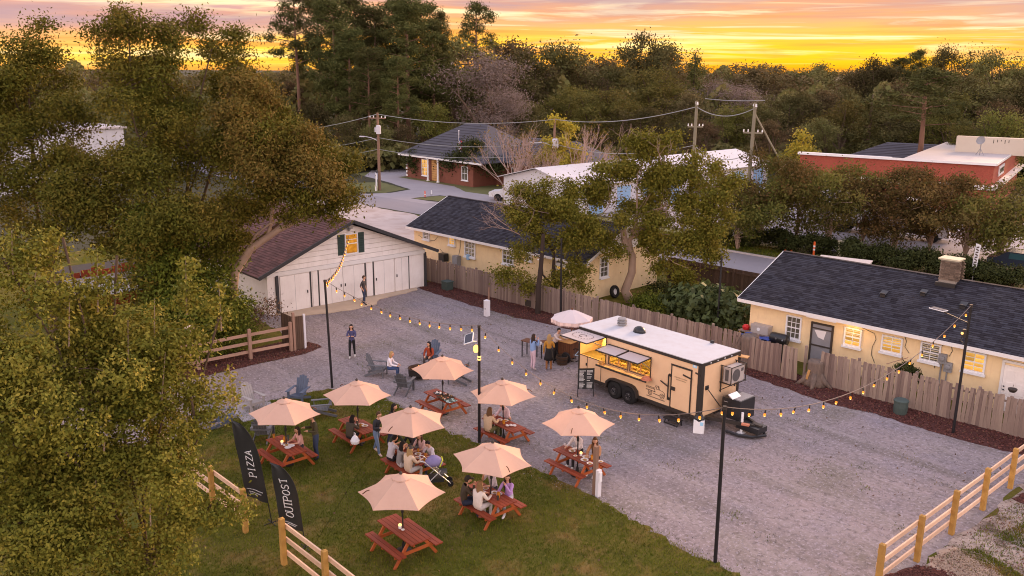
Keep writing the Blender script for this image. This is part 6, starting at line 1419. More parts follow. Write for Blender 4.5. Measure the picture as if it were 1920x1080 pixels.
m = MB(); m.box((TL_ + 1.55, 1.235, .30), (1.0, .62, .22)); m.path([(TL_ + .9, .5, .12), (TL_ + 1.4, .55, .10), (TL_ + 1.9, .8, .10), (TL_ + 2.15, 1.3, .12), (TL_ + 1.8, 1.6, .15)], .06, 7); m.build('hitch_cover', 'black_plastic', tr)
m = MB(); m.tube((TL_ + 1.28, 1.0, .05), (TL_ + 1.28, 1.0, .85), .05); m.box((TL_ + 1.28, 1.0, .03), (.24, .24, .05)); m.build('jack', 'white_plastic', tr)
m = MB(); m.box((TL_ + 1.5, .9, .46), (.3, .16, .06), rz=.4); m.build('chain_tray', 'terracotta', tr)
stp = thing('door_step', 'black metal door step standing under the trailer side door', 'step', (-19.95, 26.1, 0))
m = MB(); m.bx((-.36, -.22, .20), (.36, .1, .25)); m.build('tread', 'black_metal', stp); m = MB()
for x in (-.32, .32): m.bar((x, -.2, 0), (x, -.1, .2), .04, .04); m.bar((x, .09, 0), (x, .05, .2), .04, .04)
m.bar((-.32, -.2, .04), (.32, -.2, .04), .03, .03); m.build('legs', 'black_metal', stp)
bn = thing('trash_bin', 'white square bin with black bag by the trailer corner', 'bin', (-18.80, 26.2, 0), .55)
m = MB(); m.prism([(-.20, -.20), (.20, -.20), (.20, .20), (-.20, .20)], .02, .56, 'Z'); m.build('bin_body', 'white_plastic', bn); m = MB(); m.sph((0, 0, .58), (.23, .23, .18), 12, 7, fn=lambda p: Vector((p.x * (1 + .1 * math.sin(7 * p.z)), p.y, p.z))); m.build('bag', 'black_plastic', bn, smooth=True)
m = MB(); m.bx((.05, -.207, .36), (.17, -.202, .50)); m.build('label', 'sticker', bn)
hat = thing('serving_bowl', 'round terracotta bowl upside down at the counter end', 'bowl', (-25.51 + 4.02, 26.38 - .2, 1.407))
m = MB(); m.sph((0, 0, .0), (.20, .17, .17), 12, 8, fn=lambda p: Vector((p.x, p.y, max(p.z, 0)))); m.lathe([(.2, 0), (.235, .01), (.2, .03)], (0, 0, 0), 14); m.build('shell', 'terracotta', hat, smooth=True)
bs_ = thing('bread_basket', 'small pale basket on the counter beside the open hatch', 'basket', (-25.51 + 1.52, 26.2, 1.407)); m = MB(); m.lathe([(.12, 0), (.16, .1), (.14, .1), (.1, .02)], (0, 0, 0), 10); m.sph((0, 0, .09), (.12, .1, .07), 8, 5); m.build('weave', 'bar_top', bs_)
mb_ = thing('menu_board', 'black standing menu board with two columns of white lettering', 'menu board', (-24.45, 25.27, 0), math.atan2(.53, .39))
m = MB(); m.bx((-.0, -.012, .36), (.66, .012, 1.26)); m.build('board', 'flag_black', mb_)
m = MB()
for x in (-.02, .66): m.bx((x, -.02, 0), (x + .03, .02, 1.30))
m.bx((.01, -.018, 1.26), (.66, .018, 1.29)); m.build('stand', 'black_metal', mb_)
m = MB(); rd = random.Random(8)
for c in range(2):
    z = 1.20
    for r_ in range(15):
        if r_ in (9, ) or (c == 1 and r_ in (4, 7)): z -= .055; continue
        x = .05 + c * .32; end = x + (rd.uniform(.12, .24) if r_ else .25)
        while x < end: w_ = rd.uniform(.012, .03); m.bx((x, -.0165, z - (.030 if r_ else .038)), (x + w_, -.0125, z)); x += w_ + .009
        z -= .055
m.build('menu_lettering', 'print_white', mb_)

# ------------------------------------------------------------------ bar corner behind the trailer
br = thing('bar_cart', 'dark wooden bar cart with pale lit top behind the trailer', 'bar', (-28.35, 28.35, 0), .15)
for k in range(9): m = MB(); m.bx((-.50 + k * .112, -.36, .22), (-.396 + k * .112, -.32, 1.0)); m.build('plank', 'bar_wood', br)
for k in range(6): m = MB(); m.bx((.51, -.35 + k * .115, .22), (.55, -.243 + k * .115, 1.0)); m.build('plank', 'bar_wood', br)
m = MB(); m.bx((-.5, -.318, .2), (.508, .34, .98)); m.build('carcass', 'bar_wood', br); m = MB(); m.bx((-.6, -.42, 1.0), (.62, .42, 1.05)); m.build('top', 'bar_top', br)
for x in (-.35, .38):
    m = MB(); m.lathe([(.04, -.03), (.26, -.03), (.28, 0), (.26, .03), (.04, .03)], (x, -.44, .28), 14, 0, None, Matrix.Rotation(PI / 2, 3, 'X')); m.build('wheel', 'black_metal', br)
for i, (x, y, h, mt, lab) in enumerate(((.1, 0, .26, 'white_plastic', 'clear white bottle nearest the trailer on the bar cart'), (.25, .1, .3, 'glass_amber', 'amber bottle in the middle of the bar cart top'), (.42, .15, .22, 'white_plastic', 'short white bottle at the far end of the bar cart'), (-.25, .2, .16, 'food', 'fruit dish on the bar cart top'))):
    p = Vector((-28.35, 28.35, 1.05)) + rotz(.15) @ Vector((x, y, 0)); m = MB(); m.lathe([(.045, 0), (.045, h * .6), (.018, h * .75), (.018, h)], (0, 0, 0), 8); tag(m.build('bottle' if i < 3 else 'dish', mt, None, p), lab, 'bottle' if i < 3 else 'dish')
def standing_table(label, x, y, rz, h=.95, l=.9, d=.5):
    t = thing('side_table', label, 'table', (x, y, 0), rz); m = MB(); m.bx((-l / 2, -d / 2, h), (l / 2, d / 2, h + .04)); m.build('table_top', 'bar_wood', t)
    for sx in (-1, 1):
        for sy in (-1, 1): m = MB(); m.bx((sx * l / 2 - .03 * sx, sy * d / 2 - .03 * sy, 0), (sx * l / 2 - .07 * sx, sy * d / 2 - .07 * sy, h)); m.build('leg', 'black_metal', t)
    return t
standing_table('high dark side table behind the woman in the denim jacket', -29.75, 27.3, .2, .80, .7, .5)
standing_table('narrow dark table joined to the bar cart', -28.75, 27.55, -.3, .88, .9, .35)
bk = thing('barrel_tub', 'dark woven tub on the gravel under the bar cart', 'tub', (-27.95, 27.75, 0)); m = MB(); m.lathe([(.24, 0), (.30, .38), (.30, .42), (.26, .42), (.22, .05)], (0, 0, 0), 14); m.build('weave', 'basket', bk)
for k in (.1, .28): m = MB(); m.lathe([(.255 + .06 * k / .28, k), (.265 + .06 * k / .28, k + .03)], (0, 0, 0), 14); m.build('band', 'dark_wood', bk)
bi = thing('bicycle', 'pale blue bicycle with tan saddle standing behind the trailer', 'bicycle', (-27.55, 28.9, 0), 1.15)
for x in (-.52, .52):
    m = MB(); m.path([(x + .33 * math.cos(k * PI / 10), 0, .34 + .33 * math.sin(k * PI / 10)) for k in range(21)], .022, 6, 0, False); w1 = m.build('wheel', 'tyre', bi); m = MB()
    for k in range(8): m.tube((x, 0, .34), (x + .32 * math.cos(k * PI / 4), 0, .34 + .32 * math.sin(k * PI / 4)), .005, None, 4)
    m.build('spokes', 'steel', w1)
m = MB()
for a, b in (((-.52, 0, .34), (-.05, 0, .30)), ((-.05, 0, .30), (-.2, 0, .80)), ((-.2, 0, .72), (.36, 0, .82)), ((-.05, 0, .30), (.38, 0, .74)), ((.36, 0, .85), (.52, 0, .34)), ((-.52, 0, .34), (-.18, 0, .70)), ((-.2, 0, .8), (-.22, 0, .92))): m.tube(a, b, .022)
m.build('frame', 'bike_blue', bi); m = MB(); m.sph((-.24, 0, .95), (.15, .10, .045), 10, 6); m.build('saddle', 'saddle', bi); m = MB(); m.path([(.30, -.30, .98), (.36, -.12, 1.0), (.36, .12, 1.0), (.30, .30, .98)], .014, 6); m.tube((.36, 0, .85), (.36, 0, 1.0), .014); m.build('handlebar', 'steel', bi)

# ------------------------------------------------------------------ umbrellas, picnic tables
def canopy_mesh(R_, ze, zh, nseg=6, sag=.10, rot=0, scallop=.09, n=8):
    def P(k, s, t):
        a0, a1 = rot + 2 * PI * k / nseg, rot + 2 * PI * (k + 1) / nseg; r = .06 + (R_ - .06) * t
        p0 = Vector((math.cos(a0), math.sin(a0), 0)) * r; p1 = Vector((math.cos(a1), math.sin(a1), 0)) * r; p = p0.lerp(p1, s)
        u_ = 4 * s * (1 - s); p *= 1 - scallop * u_ * t * t
        z = zh + (ze - zh) * (t ** 1.12) - sag * .35 * u_ * t * (1 - .3 * t); return Vector((p.x, p.y, z))
    m = MB()
    for k in range(nseg): m.grid(lambda s, t: P(k, s, t), n, n)
    for k in range(nseg): m.grid(lambda s, t: P(k, 1 - s, t) - Vector((0, 0, .006)), n, n)
    for k in range(nseg): m.path([P(k, s / 8, 1.0) for s in range(9)], .009, 4, 0, False)
    return m, P
def umbrella(label, x, y, rot, ze=1.90, zh=2.42, R_=1.245, crank=0, group='peach umbrellas over the picnic tables', tilt=(0, 0)):
    t = thing('umbrella', label, 'umbrella', (x, y, 0), 0, group); t.rotation_euler = (tilt[0], tilt[1], 0)
    cm, P = canopy_mesh(R_, ze, zh, 6, .10, rot); cn = cm.build('canopy', 'canopy', t, smooth=False)
    m = MB(); m.lathe([(.27, zh - .075), (.255, zh - .052), (.17, zh - .012), (.07, zh + .030), (.04, zh + .045)], (0, 0, 0), 12); m.lathe([(.255, zh - .085), (.27, zh - .078)], (0, 0, 0), 12); m.build('vent_cap', 'canopy', cn)
    m = MB(); m.lathe([(.235, zh - .105), (.262, zh - .092)], (0, 0, 0), 18); m.build('vent_shadow_ring', 'bar_wood', cn)  # dark ring put in for the shadow under the vent cap edge
    m = MB(); m.lathe([(.045, 0), (.055, .035), (.02, .085)], (0, 0, zh + .04), 8); m.build('finial', 'dark_wood', t)
    m = MB(); m.path([(0, 0, .02), (0, 0, zh)], .022, 8); m.lathe([(.026, 1.25), (.045, 1.28), (.045, 1.40), (.026, 1.43)], (0, 0, 0), 8); m.build('pole', 'black_metal', t)
    m = MB(); m.lathe([(.24, 0), (.24, .05), (.06, .10), (.04, .30)], (0, 0, .015), 12); m.build('base', 'black_metal', t)
    for k in range(6):
        m = MB(); a = rot + k * PI / 3; m.bar((.04 * math.cos(a), .04 * math.sin(a), zh - .05), ((R_ - .02) * math.cos(a), (R_ - .02) * math.sin(a), ze - .022), .016, .014); m.bar((.03 * math.cos(a), .03 * math.sin(a), ze - .12), (R_ * .5 * math.cos(a), R_ * .5 * math.sin(a), (ze + zh) / 2 - .05), .012, .012); m.build('rib', 'black_metal', t)
    a = rot + PI / 3 * crank + .25; rr = R_ * .72; p0 = Vector((math.cos(a) * rr, math.sin(a) * rr, ze + (zh - ze) * .28 + .03)); m = MB(); m.path([p0, p0 + Vector((math.cos(a) * .09, math.sin(a) * .09, -.02)), p0 + Vector((math.cos(a) * .2, math.sin(a) * .2, -.10))], .016, 5); m.build('tie_strap', 'bar_wood', t)
    return t
TAB = {1: (-19.02, 12.62, -.02), 2: (-19.05, 15.88, 0), 3: (-19.25, 19.98, 0), 4: (-23.02, 19.87, 0), 5: (-26.45, 12.75, .005), 6: (-26.4, 15.63, 0), 7: (-23.0, 15.72, 0), 8: (-26.69, 19.77, -.018)}
ULAB = {1: 'peach umbrella over the empty picnic table nearest the camera', 2: 'peach umbrella above the diners with the woman in lilac', 3: 'peach umbrella over the table beside the short wooden post', 4: 'peach umbrella half crossed by the lantern pole', 5: 'peach umbrella nearest the pizza flag', 6: 'peach umbrella over the woman in the olive coat, behind the walking pair', 7: 'peach umbrella above the crowded table with the stroller', 8: 'peach umbrella over the table with dark cloths, by the fire pit'}
UROT = {1: .83, 2: .60, 3: .83, 4: .59, 5: .85, 6: .86, 7: .49, 8: .80}
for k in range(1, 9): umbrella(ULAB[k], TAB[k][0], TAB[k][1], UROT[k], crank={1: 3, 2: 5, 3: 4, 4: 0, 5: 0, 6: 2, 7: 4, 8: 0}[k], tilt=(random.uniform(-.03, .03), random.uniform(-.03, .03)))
pu = thing('fringed_umbrella', 'pale pink fringed umbrella over the bar cart', 'umbrella', (-28.35, 28.75, 0))
cm, P = canopy_mesh(1.02, 2.02, 2.42, 8, .06, .2, .03, 6); cn = cm.build('canopy', 'canopy_pink', pu); m = MB()
for k in range(8):
    for s in range(6): a, b = P(k, s / 6, 1), P(k, (s + 1) / 6, 1); m.add([a, b, b - Vector((0, 0, .15)), a - Vector((0, 0, .15)), a * .995, b * .995, b * .995 - Vector((0, 0, .15)), a * .995 - Vector((0, 0, .15))], [(0, 1, 2, 3), (7, 6, 5, 4)])
    for s in range(14): a = P(k, (s + .5) / 14, 1); m.bar(a - Vector((0, 0, .15)), a - Vector((0, 0, .21)), .02, .006)
m.build('fringe', 'fringe', cn)
m = MB(); m.tube((0, 0, 0), (0, 0, 2.44), .025); m.sph((0, 0, 2.47), .05); m.build('pole', 'bar_wood', pu); m = MB(); m.lathe([(.25, 0), (.25, .05), (.05, .1)], (0, 0, 0), 12); m.build('base', 'black_metal', pu)

PT_L, PT_W, PT_H = 1.80, .66, .74
plank_me = {}
def plank(w_, l_, t_=.035, key=None):
    k = (round(w_, 3), round(l_, 3))
    if k not in plank_me: b = MB(); b.box((0, 0, 0), (l_, w_, t_)); plank_me[k] = b.mesh('plank', 'redwood')
    return plank_me[k]
def make_table(label, loc, rz):
    t = thing('picnic_table', label, 'picnic table', loc, rz, 'red picnic tables under the umbrellas'); pw = PT_W / 5
    for k in range(5): ob('plank', plank(pw - .012, PT_L), t, (0, -PT_W / 2 + pw * (k + .5), PT_H - .018))
    for s in (-1, 1):
        for k in range(2): ob('bench_plank', plank(.125, PT_L), t, (0, s * (.55 + .137 * k), .435))
    for x in (-.62, .62):
        for s in (-1, 1):
            m = MB(); m.bar((x, s * .72, .0), (x, s * .24, PT_H - .075), .045, .09); m.build('leg', 'redwood_end', t)
        m = MB(); m.bar((x + .046, -.74, .385), (x + .046, .74, .385), .04, .09); m.build('bench_support', 'redwood_end', t)
        m = MB(); m.bar((x + .046, -.30, PT_H - .068), (x + .046, .30, PT_H - .068), .04, .06); m.build('batten', 'redwood_end', t)
        m = MB(); sg_ = 1 if x < 0 else -1; m.bar((x + .07 * sg_, 0, .40), (x + .40 * sg_, 0, PT_H - .05), .045, .06); m.build('brace', 'redwood_end', t)
    for s in (-1, 1):
        m = MB(); m.bx((-.03, s * .50 - .0, .36), (.03, s * .74, .415)); m.build('bench_batten', 'redwood_end', t)
    return t
TLAB = {1: 'empty red picnic table nearest the camera with a candle', 2: 'red picnic table with plates where the woman in lilac sits', 3: 'red picnic table on gravel beside the short wooden post', 4: 'red picnic table behind the lantern pole with two diners', 5: 'red picnic table with white plates beside the pizza flag', 6: 'red picnic table where the woman in the olive coat sits', 7: 'crowded red picnic table next to the baby stroller', 8: 'unoccupied red picnic table covered with dark cloths, near the fire pit'}
t0 = None
for k in range(1, 9):
    x, y, a = TAB[k]
    t0 = make_table(TLAB[k], (x, y, .014 if y < 19 else .008), a) if t0 is None else copy_tree(t0, (x, y, .014 if y < 19 else .008), a, TLAB[k])

def on(k, s, v, z=PT_H + .012):
    x, y, a = TAB[k]; p = rotz(a) @ Vector((s, v, 0)); return Vector((x + p.x, y + p.y, z + .001 + (.014 if y < 19 else .008) - .012))
def plate(label, loc, r=.115, food=True, mt='plate'):
    t = thing('plate', label, 'plate', loc); m = MB(); m.lathe([(r * .6, 0), (r, .018), (r * .97, .022), (r * .6, .008), (.005, .007)], (0, 0, 0), 14); m.build('dish', mt, t)
    if food:
        m = MB(); m.sph((.01, 0, .012), (r * .6, r * .5, .022), 8, 5); m.build('meal', 'food', t)
def cup(label, loc, h=.12, r=.036, mt='drink', name='glass'):
    t = thing(name, label, name, loc); m = MB(); m.lathe([(r * .8, 0), (r, h), (r * .88, h), (r * .7, .012)], (0, 0, 0), 10); m.build('body', mt, t); m = MB(); m.lathe([(r * .85, h * .8), (.004, h * .82)], (0, 0, 0), 10); m.build('fill', mt if mt != 'white_plastic' else 'drink', t)
def candle(label, loc):
    t = thing('candle_jar', label, 'candle', loc); m = MB(); m.lathe([(.045, 0), (.05, .09), (.042, .09), (.04, .01)], (0, 0, 0), 12); m.build('jar', 'white_plastic', t); m = MB(); m.lathe([(.048, .09), (.05, .13), (.03, .15)], (0, 0, 0), 12); m.build('glow', 'candle', t)
candle('lit candle jar at the pole of the empty near table', on(1, -.08, -.06)); plate('small white ashtray on the empty near table', on(1, .06, -.05), .055, False)
for s, v, r, lab in ((-.35, .12, .11, 'white plate before the man in the grey shirt'), (-.18, -.12, .11, 'white plate before the woman in the cream sweater'), (.05, .14, .12, 'oval white plate in the middle by the umbrella pole'), (.22, .20, .10, 'white plate before the woman in lilac'), (.0, -.2, .09, 'dark food tray beside the cream sweater')):
    plate(lab, on(2, s, v), r, True, 'plate' if 'dark' not in lab else 'flag_black')
cup('tall amber drink on the table with the woman in lilac', on(2, .36, .05), .18, .05); cup('dark drink at the near end of the lilac woman table', on(2, .48, -.08), .14, .04, 'dark_wood')
for s, v, r, lab in ((-.35, .08, .12, 'white plate before the man in white at the wooden post table'), (.0, -.12, .07, 'small white bowl in the middle of the wooden post table'), (.30, .12, .15, 'large pizza plate at the wooden post table'), (.42, -.10, .14, 'yellow salad tray at the wooden post table'), (.72, -.16, .11, 'white plate at the corner of the wooden post table'), (.86, .22, .10, 'dark bowl at the end of the wooden post table')):
    plate(lab, on(3, s, v), r)
cup('orange drink before the long haired woman at the wooden post table', on(3, .55, .12), .16, .045); cup('small cup at the far corner of the wooden post table', on(3, -.82, .2), .08, .035, 'white_plastic')
candle('candle jar near the pole of the wooden post table', on(3, .10, .05))
for s, v, lab in ((-.30, .05, 'white paper plate before the woman in beige'), (-.12, .18, 'white paper plate before the man in pink')): plate(lab, on(4, s, v), .12)
cup('amber drink jar on the table behind the lantern pole', on(4, .05, -.05), .14, .06)
for j, (s, v) in enumerate(((.38, .02), (.48, .10), (.30, -.10))):
    t = thing('paper_napkin', ('crumpled white napkin beside the plates behind the lantern pole', 'second crumpled napkin, nearest the far bench behind the lantern pole', 'crumpled napkin nearest the near bench behind the lantern pole')[j], 'napkin', on(4, s, v)); m = MB(); m.sph((0, 0, .03), (.09, .07, .035), 7, 5, fn=lambda p: p * random.uniform(.75, 1.2)); m.build('sheet', 'paper', t)
for j, (s, v) in enumerate(((-.02, .0), (.15, .10), (.20, -.06))): plate(('round white plate nearest the pole at the pizza flag table', 'white plate behind the others at the pizza flag table', 'white plate in front of the others at the pizza flag table')[j], on(5, s + .05, v), .12, j == 0)
cup('red drink at the far corner of the pizza flag table', on(5, -.82, -.05), .15, .045, 'glass_amber'); cup('amber glass beside the pole of the pizza flag table', on(5, -.28, .08), .2, .045); candle('candle jar on the pizza flag table', on(5, -.14, -.08)); cup('green bottle on the pizza flag table', on(5, -.22, .2), .24, .035, 'util_green', 'bottle')
for j, (s, v) in enumerate(((.10, .08), (.30, .12), (.02, -.14))): plate(('white tray before the woman in the olive coat', 'second white tray near the end of the olive coat table', 'round plate close to the olive coat')[j], on(6, s, v), .12)
cup('red cup on the olive coat table', on(6, .25, -.05), .12, .045, 'glass_amber')
bg = thing('paper_bag', 'white bag on the bench beside the woman in the olive coat', 'bag', on(6, .80, -.62, .455)); m = MB(); m.lathe([(.15, 0), (.17, .10), (.10, .24), (.04, .30)], (0, 0, 0), 9); m.build('sack', 'white_cloth', bg); m = MB(); m.path([(-.05, 0, .28), (-.04, 0, .40), (.04, 0, .40), (.05, 0, .28)], .012, 5); m.build('handle', 'white_cloth', bg)
for j, (s, v, r) in enumerate(((-.6, .05, .11), (-.35, .14, .13), (-.1, -.05, .12), (.15, .12, .12), (.38, -.08, .12), (.62, .0, .11), (.7, -.2, .09))): plate(('pizza plate before the man in the grey tee', 'brown food board in the middle of the crowded table', 'plate before the long dark haired woman at the crowded table', 'plate before the woman in the floral top', 'white plate beside the beige sweater at the crowded table', 'white plate before the boy at the crowded table', 'small plate at the stroller end of the crowded table')[j], on(7, s, v), r, True)
for j, (s, v) in enumerate(((-.45, -.12), (.05, .2), (.5, .18), (.78, -.06))): cup(('amber glass before the man in the grey tee', 'amber glass before the floral top', 'amber glass before the boy', 'orange cup at the stroller end of the crowded table')[j], on(7, s, v), .14, .04)
# dark cloths on table 8
def drape(label, k, s0, s1, v0, v1, mats, amp, seed, name, cat):
    t = thing(name, label, cat, on(k, (s0 + s1) / 2, (v0 + v1) / 2)); r = random.Random(seed); hs = [[r.uniform(.006, amp) for _ in range(9)] for _ in range(9)]
    m = MB(); f = lambda a, b: Vector(((a - .5) * (s1 - s0) + .02 * math.sin(b * 9), (b - .5) * (v1 - v0) + .02 * math.sin(a * 8), hs[int(a * 8)][int(b * 8)])); m.grid(f, 8, 8); m.build('cloth', mats[0], t)
    if len(mats) > 1:
        for j in range(14): q_ = MB(); x, y = r.uniform(-.42, .42) * (s1 - s0), r.uniform(-.42, .42) * (v1 - v0); q_.sph((x, y, amp + .004), (.035, .03, .02), 6, 4); q_.build('ornament', mats[1 + j % (len(mats) - 1)], t)
drape('dark cloth with pale trinkets at the left end of the unoccupied table', 8, -.55, -.18, -.12, .16, ['flag_black', 'plate', 'white_plastic'], .03, 1, 'cloth_bundle', 'cloth')
drape('dark embroidered cloth bundle around the umbrella pole of the unoccupied table', 8, -.08, .52, -.30, .28, ['basket', 'plate', 'food', 'terracotta'], .07, 2, 'cloth_bundle', 'cloth')
drape('pale mint cloth at the end of the unoccupied table', 8, .45, .82, -.28, .12, [cloth('mint_cloth', (.50, .66, .62)), 'util_green'], .04, 3, 'mint_cloth', 'cloth')

# ------------------------------------------------------------------ garden chairs, fire pit
chair_parts = None
def adirondack(label, x, y, rz, mat, z=.01):
    t = thing('garden_chair', label, 'garden chair', (x, y, z), rz, 'slatted garden chairs'); rec = .42      # faces +y
    for k in range(5):
        m = MB(); xx = (k - 2) * .105; hb_ = .80 - .035 * (k - 2) ** 2; w_ = .048
        def Pt(sx, h): return (xx * (.86 + .22 * h / .8) + sx * w_ * (.86 + .2 * h / .8), -.26 - math.sin(rec) * h, .30 + math.cos(rec) * h)
        n_ = Vector((0, math.cos(rec), math.sin(rec))) * .018; v4 = [Vector(Pt(-1, 0)), Vector(Pt(1, 0)), Vector(Pt(1, hb_)), Vector(Pt(-1, hb_))]
        m.add([p - n_ * .5 for p in v4] + [p + n_ * .5 for p in v4], [(0, 3, 2, 1), (4, 5, 6, 7), (0, 1, 5, 4), (1, 2, 6, 5), (2, 3, 7, 6), (3, 0, 4, 7)]); m.build('back_slat', mat, t)
    for k in range(5):
        m = MB(); yy = .24 - k * .115; m.box((0, yy, .375 - k * .018), (.54, .10, .02), R=Matrix.Rotation(.15, 3, 'X')); m.build('seat_slat', mat, t)
    for s in (-1, 1):
        m = MB(); m.bar((s * .27, .28, .36), (s * .27, -.62, .04), .03, .10); m.build('rear_leg', mat, t)
        m = MB(); m.bar((s * .30, .26, 0), (s * .30, .26, .56), .10, .03); m.build('front_leg', mat, t)
        m = MB(); m.add([(s * .24, .36, .565), (s * .40, .36, .565), (s * .37, -.42, .575), (s * .28, -.42, .575), (s * .24, .36, .59), (s * .40, .36, .59), (s * .37, -.42, .60), (s * .28, -.42, .60)], [(0, 1, 2, 3), (4, 7, 6, 5), (0, 4, 5, 1), (1, 5, 6, 2), (2, 6, 7, 3), (3, 7, 4, 0)]); m.build('armrest', mat, t)
    m = MB(); m.bar((-.34, -.43, .55), (.34, -.43, .55), .04, .05); m.bar((-.28, -.52, .78), (.28, -.52, .78), .03, .04); m.build('back_rail', mat, t)
    m = MB(); m.bar((-.30, .275, .33), (.30, .275, .33), .02, .09); m.build('apron', mat, t)
    return t
def facing(x, y, tx, ty): return math.atan2(ty - y, tx - x) - PI / 2
FPX, FPY = -30.72, 21.42
for x, y, mt, lab in ((-32.15, 20.25, 'chair_grey', 'grey slatted chair behind the blonde woman at the fire pit'), (-29.72, 19.98, 'chair_grey', 'grey slatted chair seen from behind in front of the fire pit'), (-31.95, 23.05, 'chair_blue', 'blue grey slatted chair behind the woman in rust'), (-29.15, 22.35, 'chair_grey', 'grey slatted chair half hidden under the umbrella by the fire pit')):
    adirondack(lab, x, y, facing(x, y, FPX, FPY), mt)
for x, y, mt, lab, z in ((-31.95, 14.1, 'chair_light', 'pale weathered slatted chair on the concrete pad', .04), (-31.5, 15.85, 'chair_blue', 'blue grey slatted chair with its tall back towards the drive', .02), (-29.6, 15.85, 'chair_grey', 'grey slatted chair in side view on the lawn, between two umbrellas', .02), (-31.1, 12.5, 'chair_blue', 'dark slatted chair on the lawn edge above the pizza flag tip', .02), (-29.0, 13.1, 'chair_grey', 'grey slatted chair hidden behind the umbrella nearest the pizza flag', .02)):
    adirondack(lab, x, y, facing(x, y, -30.4, 14.35), mt, z)
fpit = thing('fire_pit', 'black metal fire pit drum with an orange flame between the chairs', 'fire pit', (FPX, FPY, .01))
m = MB(); m.lathe([(.36, .10), (.46, .22), (.47, .46), (.50, .50), (.46, .50), (.42, .46), (.40, .24), (.05, .2)], (0, 0, 0), 18); m.build('bowl', 'firepit', fpit)
for k in range(4): a = k * PI / 2 + .4; m = MB(); m.bar((.36 * math.cos(a), .36 * math.sin(a), .15), (.52 * math.cos(a), .52 * math.sin(a), 0), .04, .05); m.build('leg', 'firepit', fpit)
m = MB()
for x, y, h in ((0, 0, .36), (.10, -.06, .24), (-.10, .05, .22), (.04, .12, .18)): m.lathe([(.05, 0), (.07, h * .25), (.04, h * .65), (.004, h)], (x, y, .26), 7)
m.build('flame', 'flame', fpit); blob_lights('fire_glow', Vector((FPX, FPY, .75)), 8, (1, .4, .1), .15)
m = MB()
for k in range(4): m.tube((-.3 + .1 * k, -.2, .28), (.2, .25 - .1 * k, .34), .04)
m.build('log', 'dead_trunk', fpit)

# ------------------------------------------------------------------ feather flags
def flag(label, base, top, word, small, ncols):
    t = thing('feather_flag', label, 'flag', (base[0], base[1], 0)); o = Vector((base[0], base[1], 0)); tp = Vector(top) - o; ln = tp.length
    side = RGT * -1.0                                       # the cloth streams off to one side of its pole
    side = Vector((side.x, side.y, 0)).normalized(); fw_ = Vector((-side.y, side.x, 0))
    upd = tp.normalized(); hgt = ln * .985
    W0 = .64
    bend = lambda u: side * W0 * (1 - math.sqrt(max(0, 1 - (max(0, u - .60) / .40) ** 2)))
    pole_pt = lambda u: Vector((0, 0, 1)) * (tp.z * u) + Vector((tp.x, tp.y, 0)) * u + bend(u)
    u0 = .20
    W_ = lambda u: max(.012, W0 - bend(u).length)
    def F(s, u_, off=0):
        u = u0 + (1 - u0) * u_; p = pole_pt(u) + side * W_(u) * s; rip = .035 * math.sin(5 * s + 4 * u_ + 1) * s + .02 * math.sin(11 * u_ + 6 * s)
        if s > 0: p = p + Vector((0, 0, .22 * s * (1 - u_)))
        return p + fw_ * (rip + off)
    m = MB(); m.grid(lambda s, u: F(s, u), 10, 24); m.grid(lambda s, u: F(1 - s, u, -.004), 10, 24); m.build('cloth', 'flag_black', t, smooth=True)
    m = MB(); m.path([pole_pt(i / 14) for i in range(15)], [.018 - .008 * i / 14 for i in range(15)], 6); m.build('pole', 'black_metal', t)
    m = MB(); m.bar((-.25, 0, .02), (.25, 0, .02), .03, .03); m.bar((0, -.25, .02), (0, .25, .02), .03, .03); m.build('ground_stake', 'black_metal', t)
    # print: strokes of serif capitals, running up the cloth with the letter tops towards the free edge
    G_ = {'P': [[(0, 0), (0, 1), (.45, 1), (.6, .85), (.6, .62), (.45, .48), (0, .48)]], 'I': [[(.3, 0), (.3, 1)]], 'Z': [[(0, 1), (.62, 1), (0, 0), (.62, 0)]], 'A': [[(0, 0), (.33, 1), (.66, 0)], [(.12, .36), (.54, .36)]],
          'O': [[(.33 + .33 * math.cos(k * PI / 8), .5 + .5 * math.sin(k * PI / 8)) for k in range(17)]], 'U': [[(0, 1), (0, .3), (.12, .06), (.33, 0), (.54, .06), (.66, .3), (.66, 1)]], 'T': [[(0, 1), (.7, 1)], [(.35, 1), (.35, 0)]], 'S': [[(.6, .82), (.45, .98), (.2, .98), (.05, .8), (.12, .58), (.5, .44), (.6, .22), (.45, .02), (.18, .02), (.02, .2)]]}
    SER = {'P': [(0, 0), (0, 1)], 'I': [(.3, 0), (.3, 1)], 'A': [(0, 0), (.66, 0)], 'U': [(0, 1), (.66, 1)], 'T': [(.35, 0)], 'Z': [], 'O': [], 'S': []}
    m = MB(); a0, a1, sc = ncols; n = len(word); step = (a1 - a0) / n; hgt_s = .40
    for i, ch in enumerate(word):
        def mp(x, y): return F(.33 + y * hgt_s * sc, a0 + step * (i + x * .82 / .7), .014)
        for st_ in G_[ch]:
            st2 = []
            for a, b in zip(st_, st_[1:]):
                for k in range(4): st2.append((a[0] + (b[0] - a[0]) * k / 4, a[1] + (b[1] - a[1]) * k / 4))
            st2.append(st_[-1]); m.path([mp(*p) for p in st2], .0135, 4)
        for x, y in SER[ch]: m.path([mp(x - .14, y), mp(x + .14, y)], .011, 4)
    m.build('lettering', 'print_white', t)
    m = MB(); rd = random.Random(len(word))
    for r_, (u_, s0, s1) in enumerate(small):
        s = s0
        while s < s1:
            w_ = rd.uniform(.02, .045); a, b = F(s, u_, .014), F(min(s + w_, s1), u_, .014); m.path([a, b], .012, 4); s += w_ + .02
    m.build('small_print', 'print_white', t)
    return t
fo1 = G(573, 1028); d_ = math.hypot(fo1.x, fo1.y); tp1 = RP(549, 868, d_)
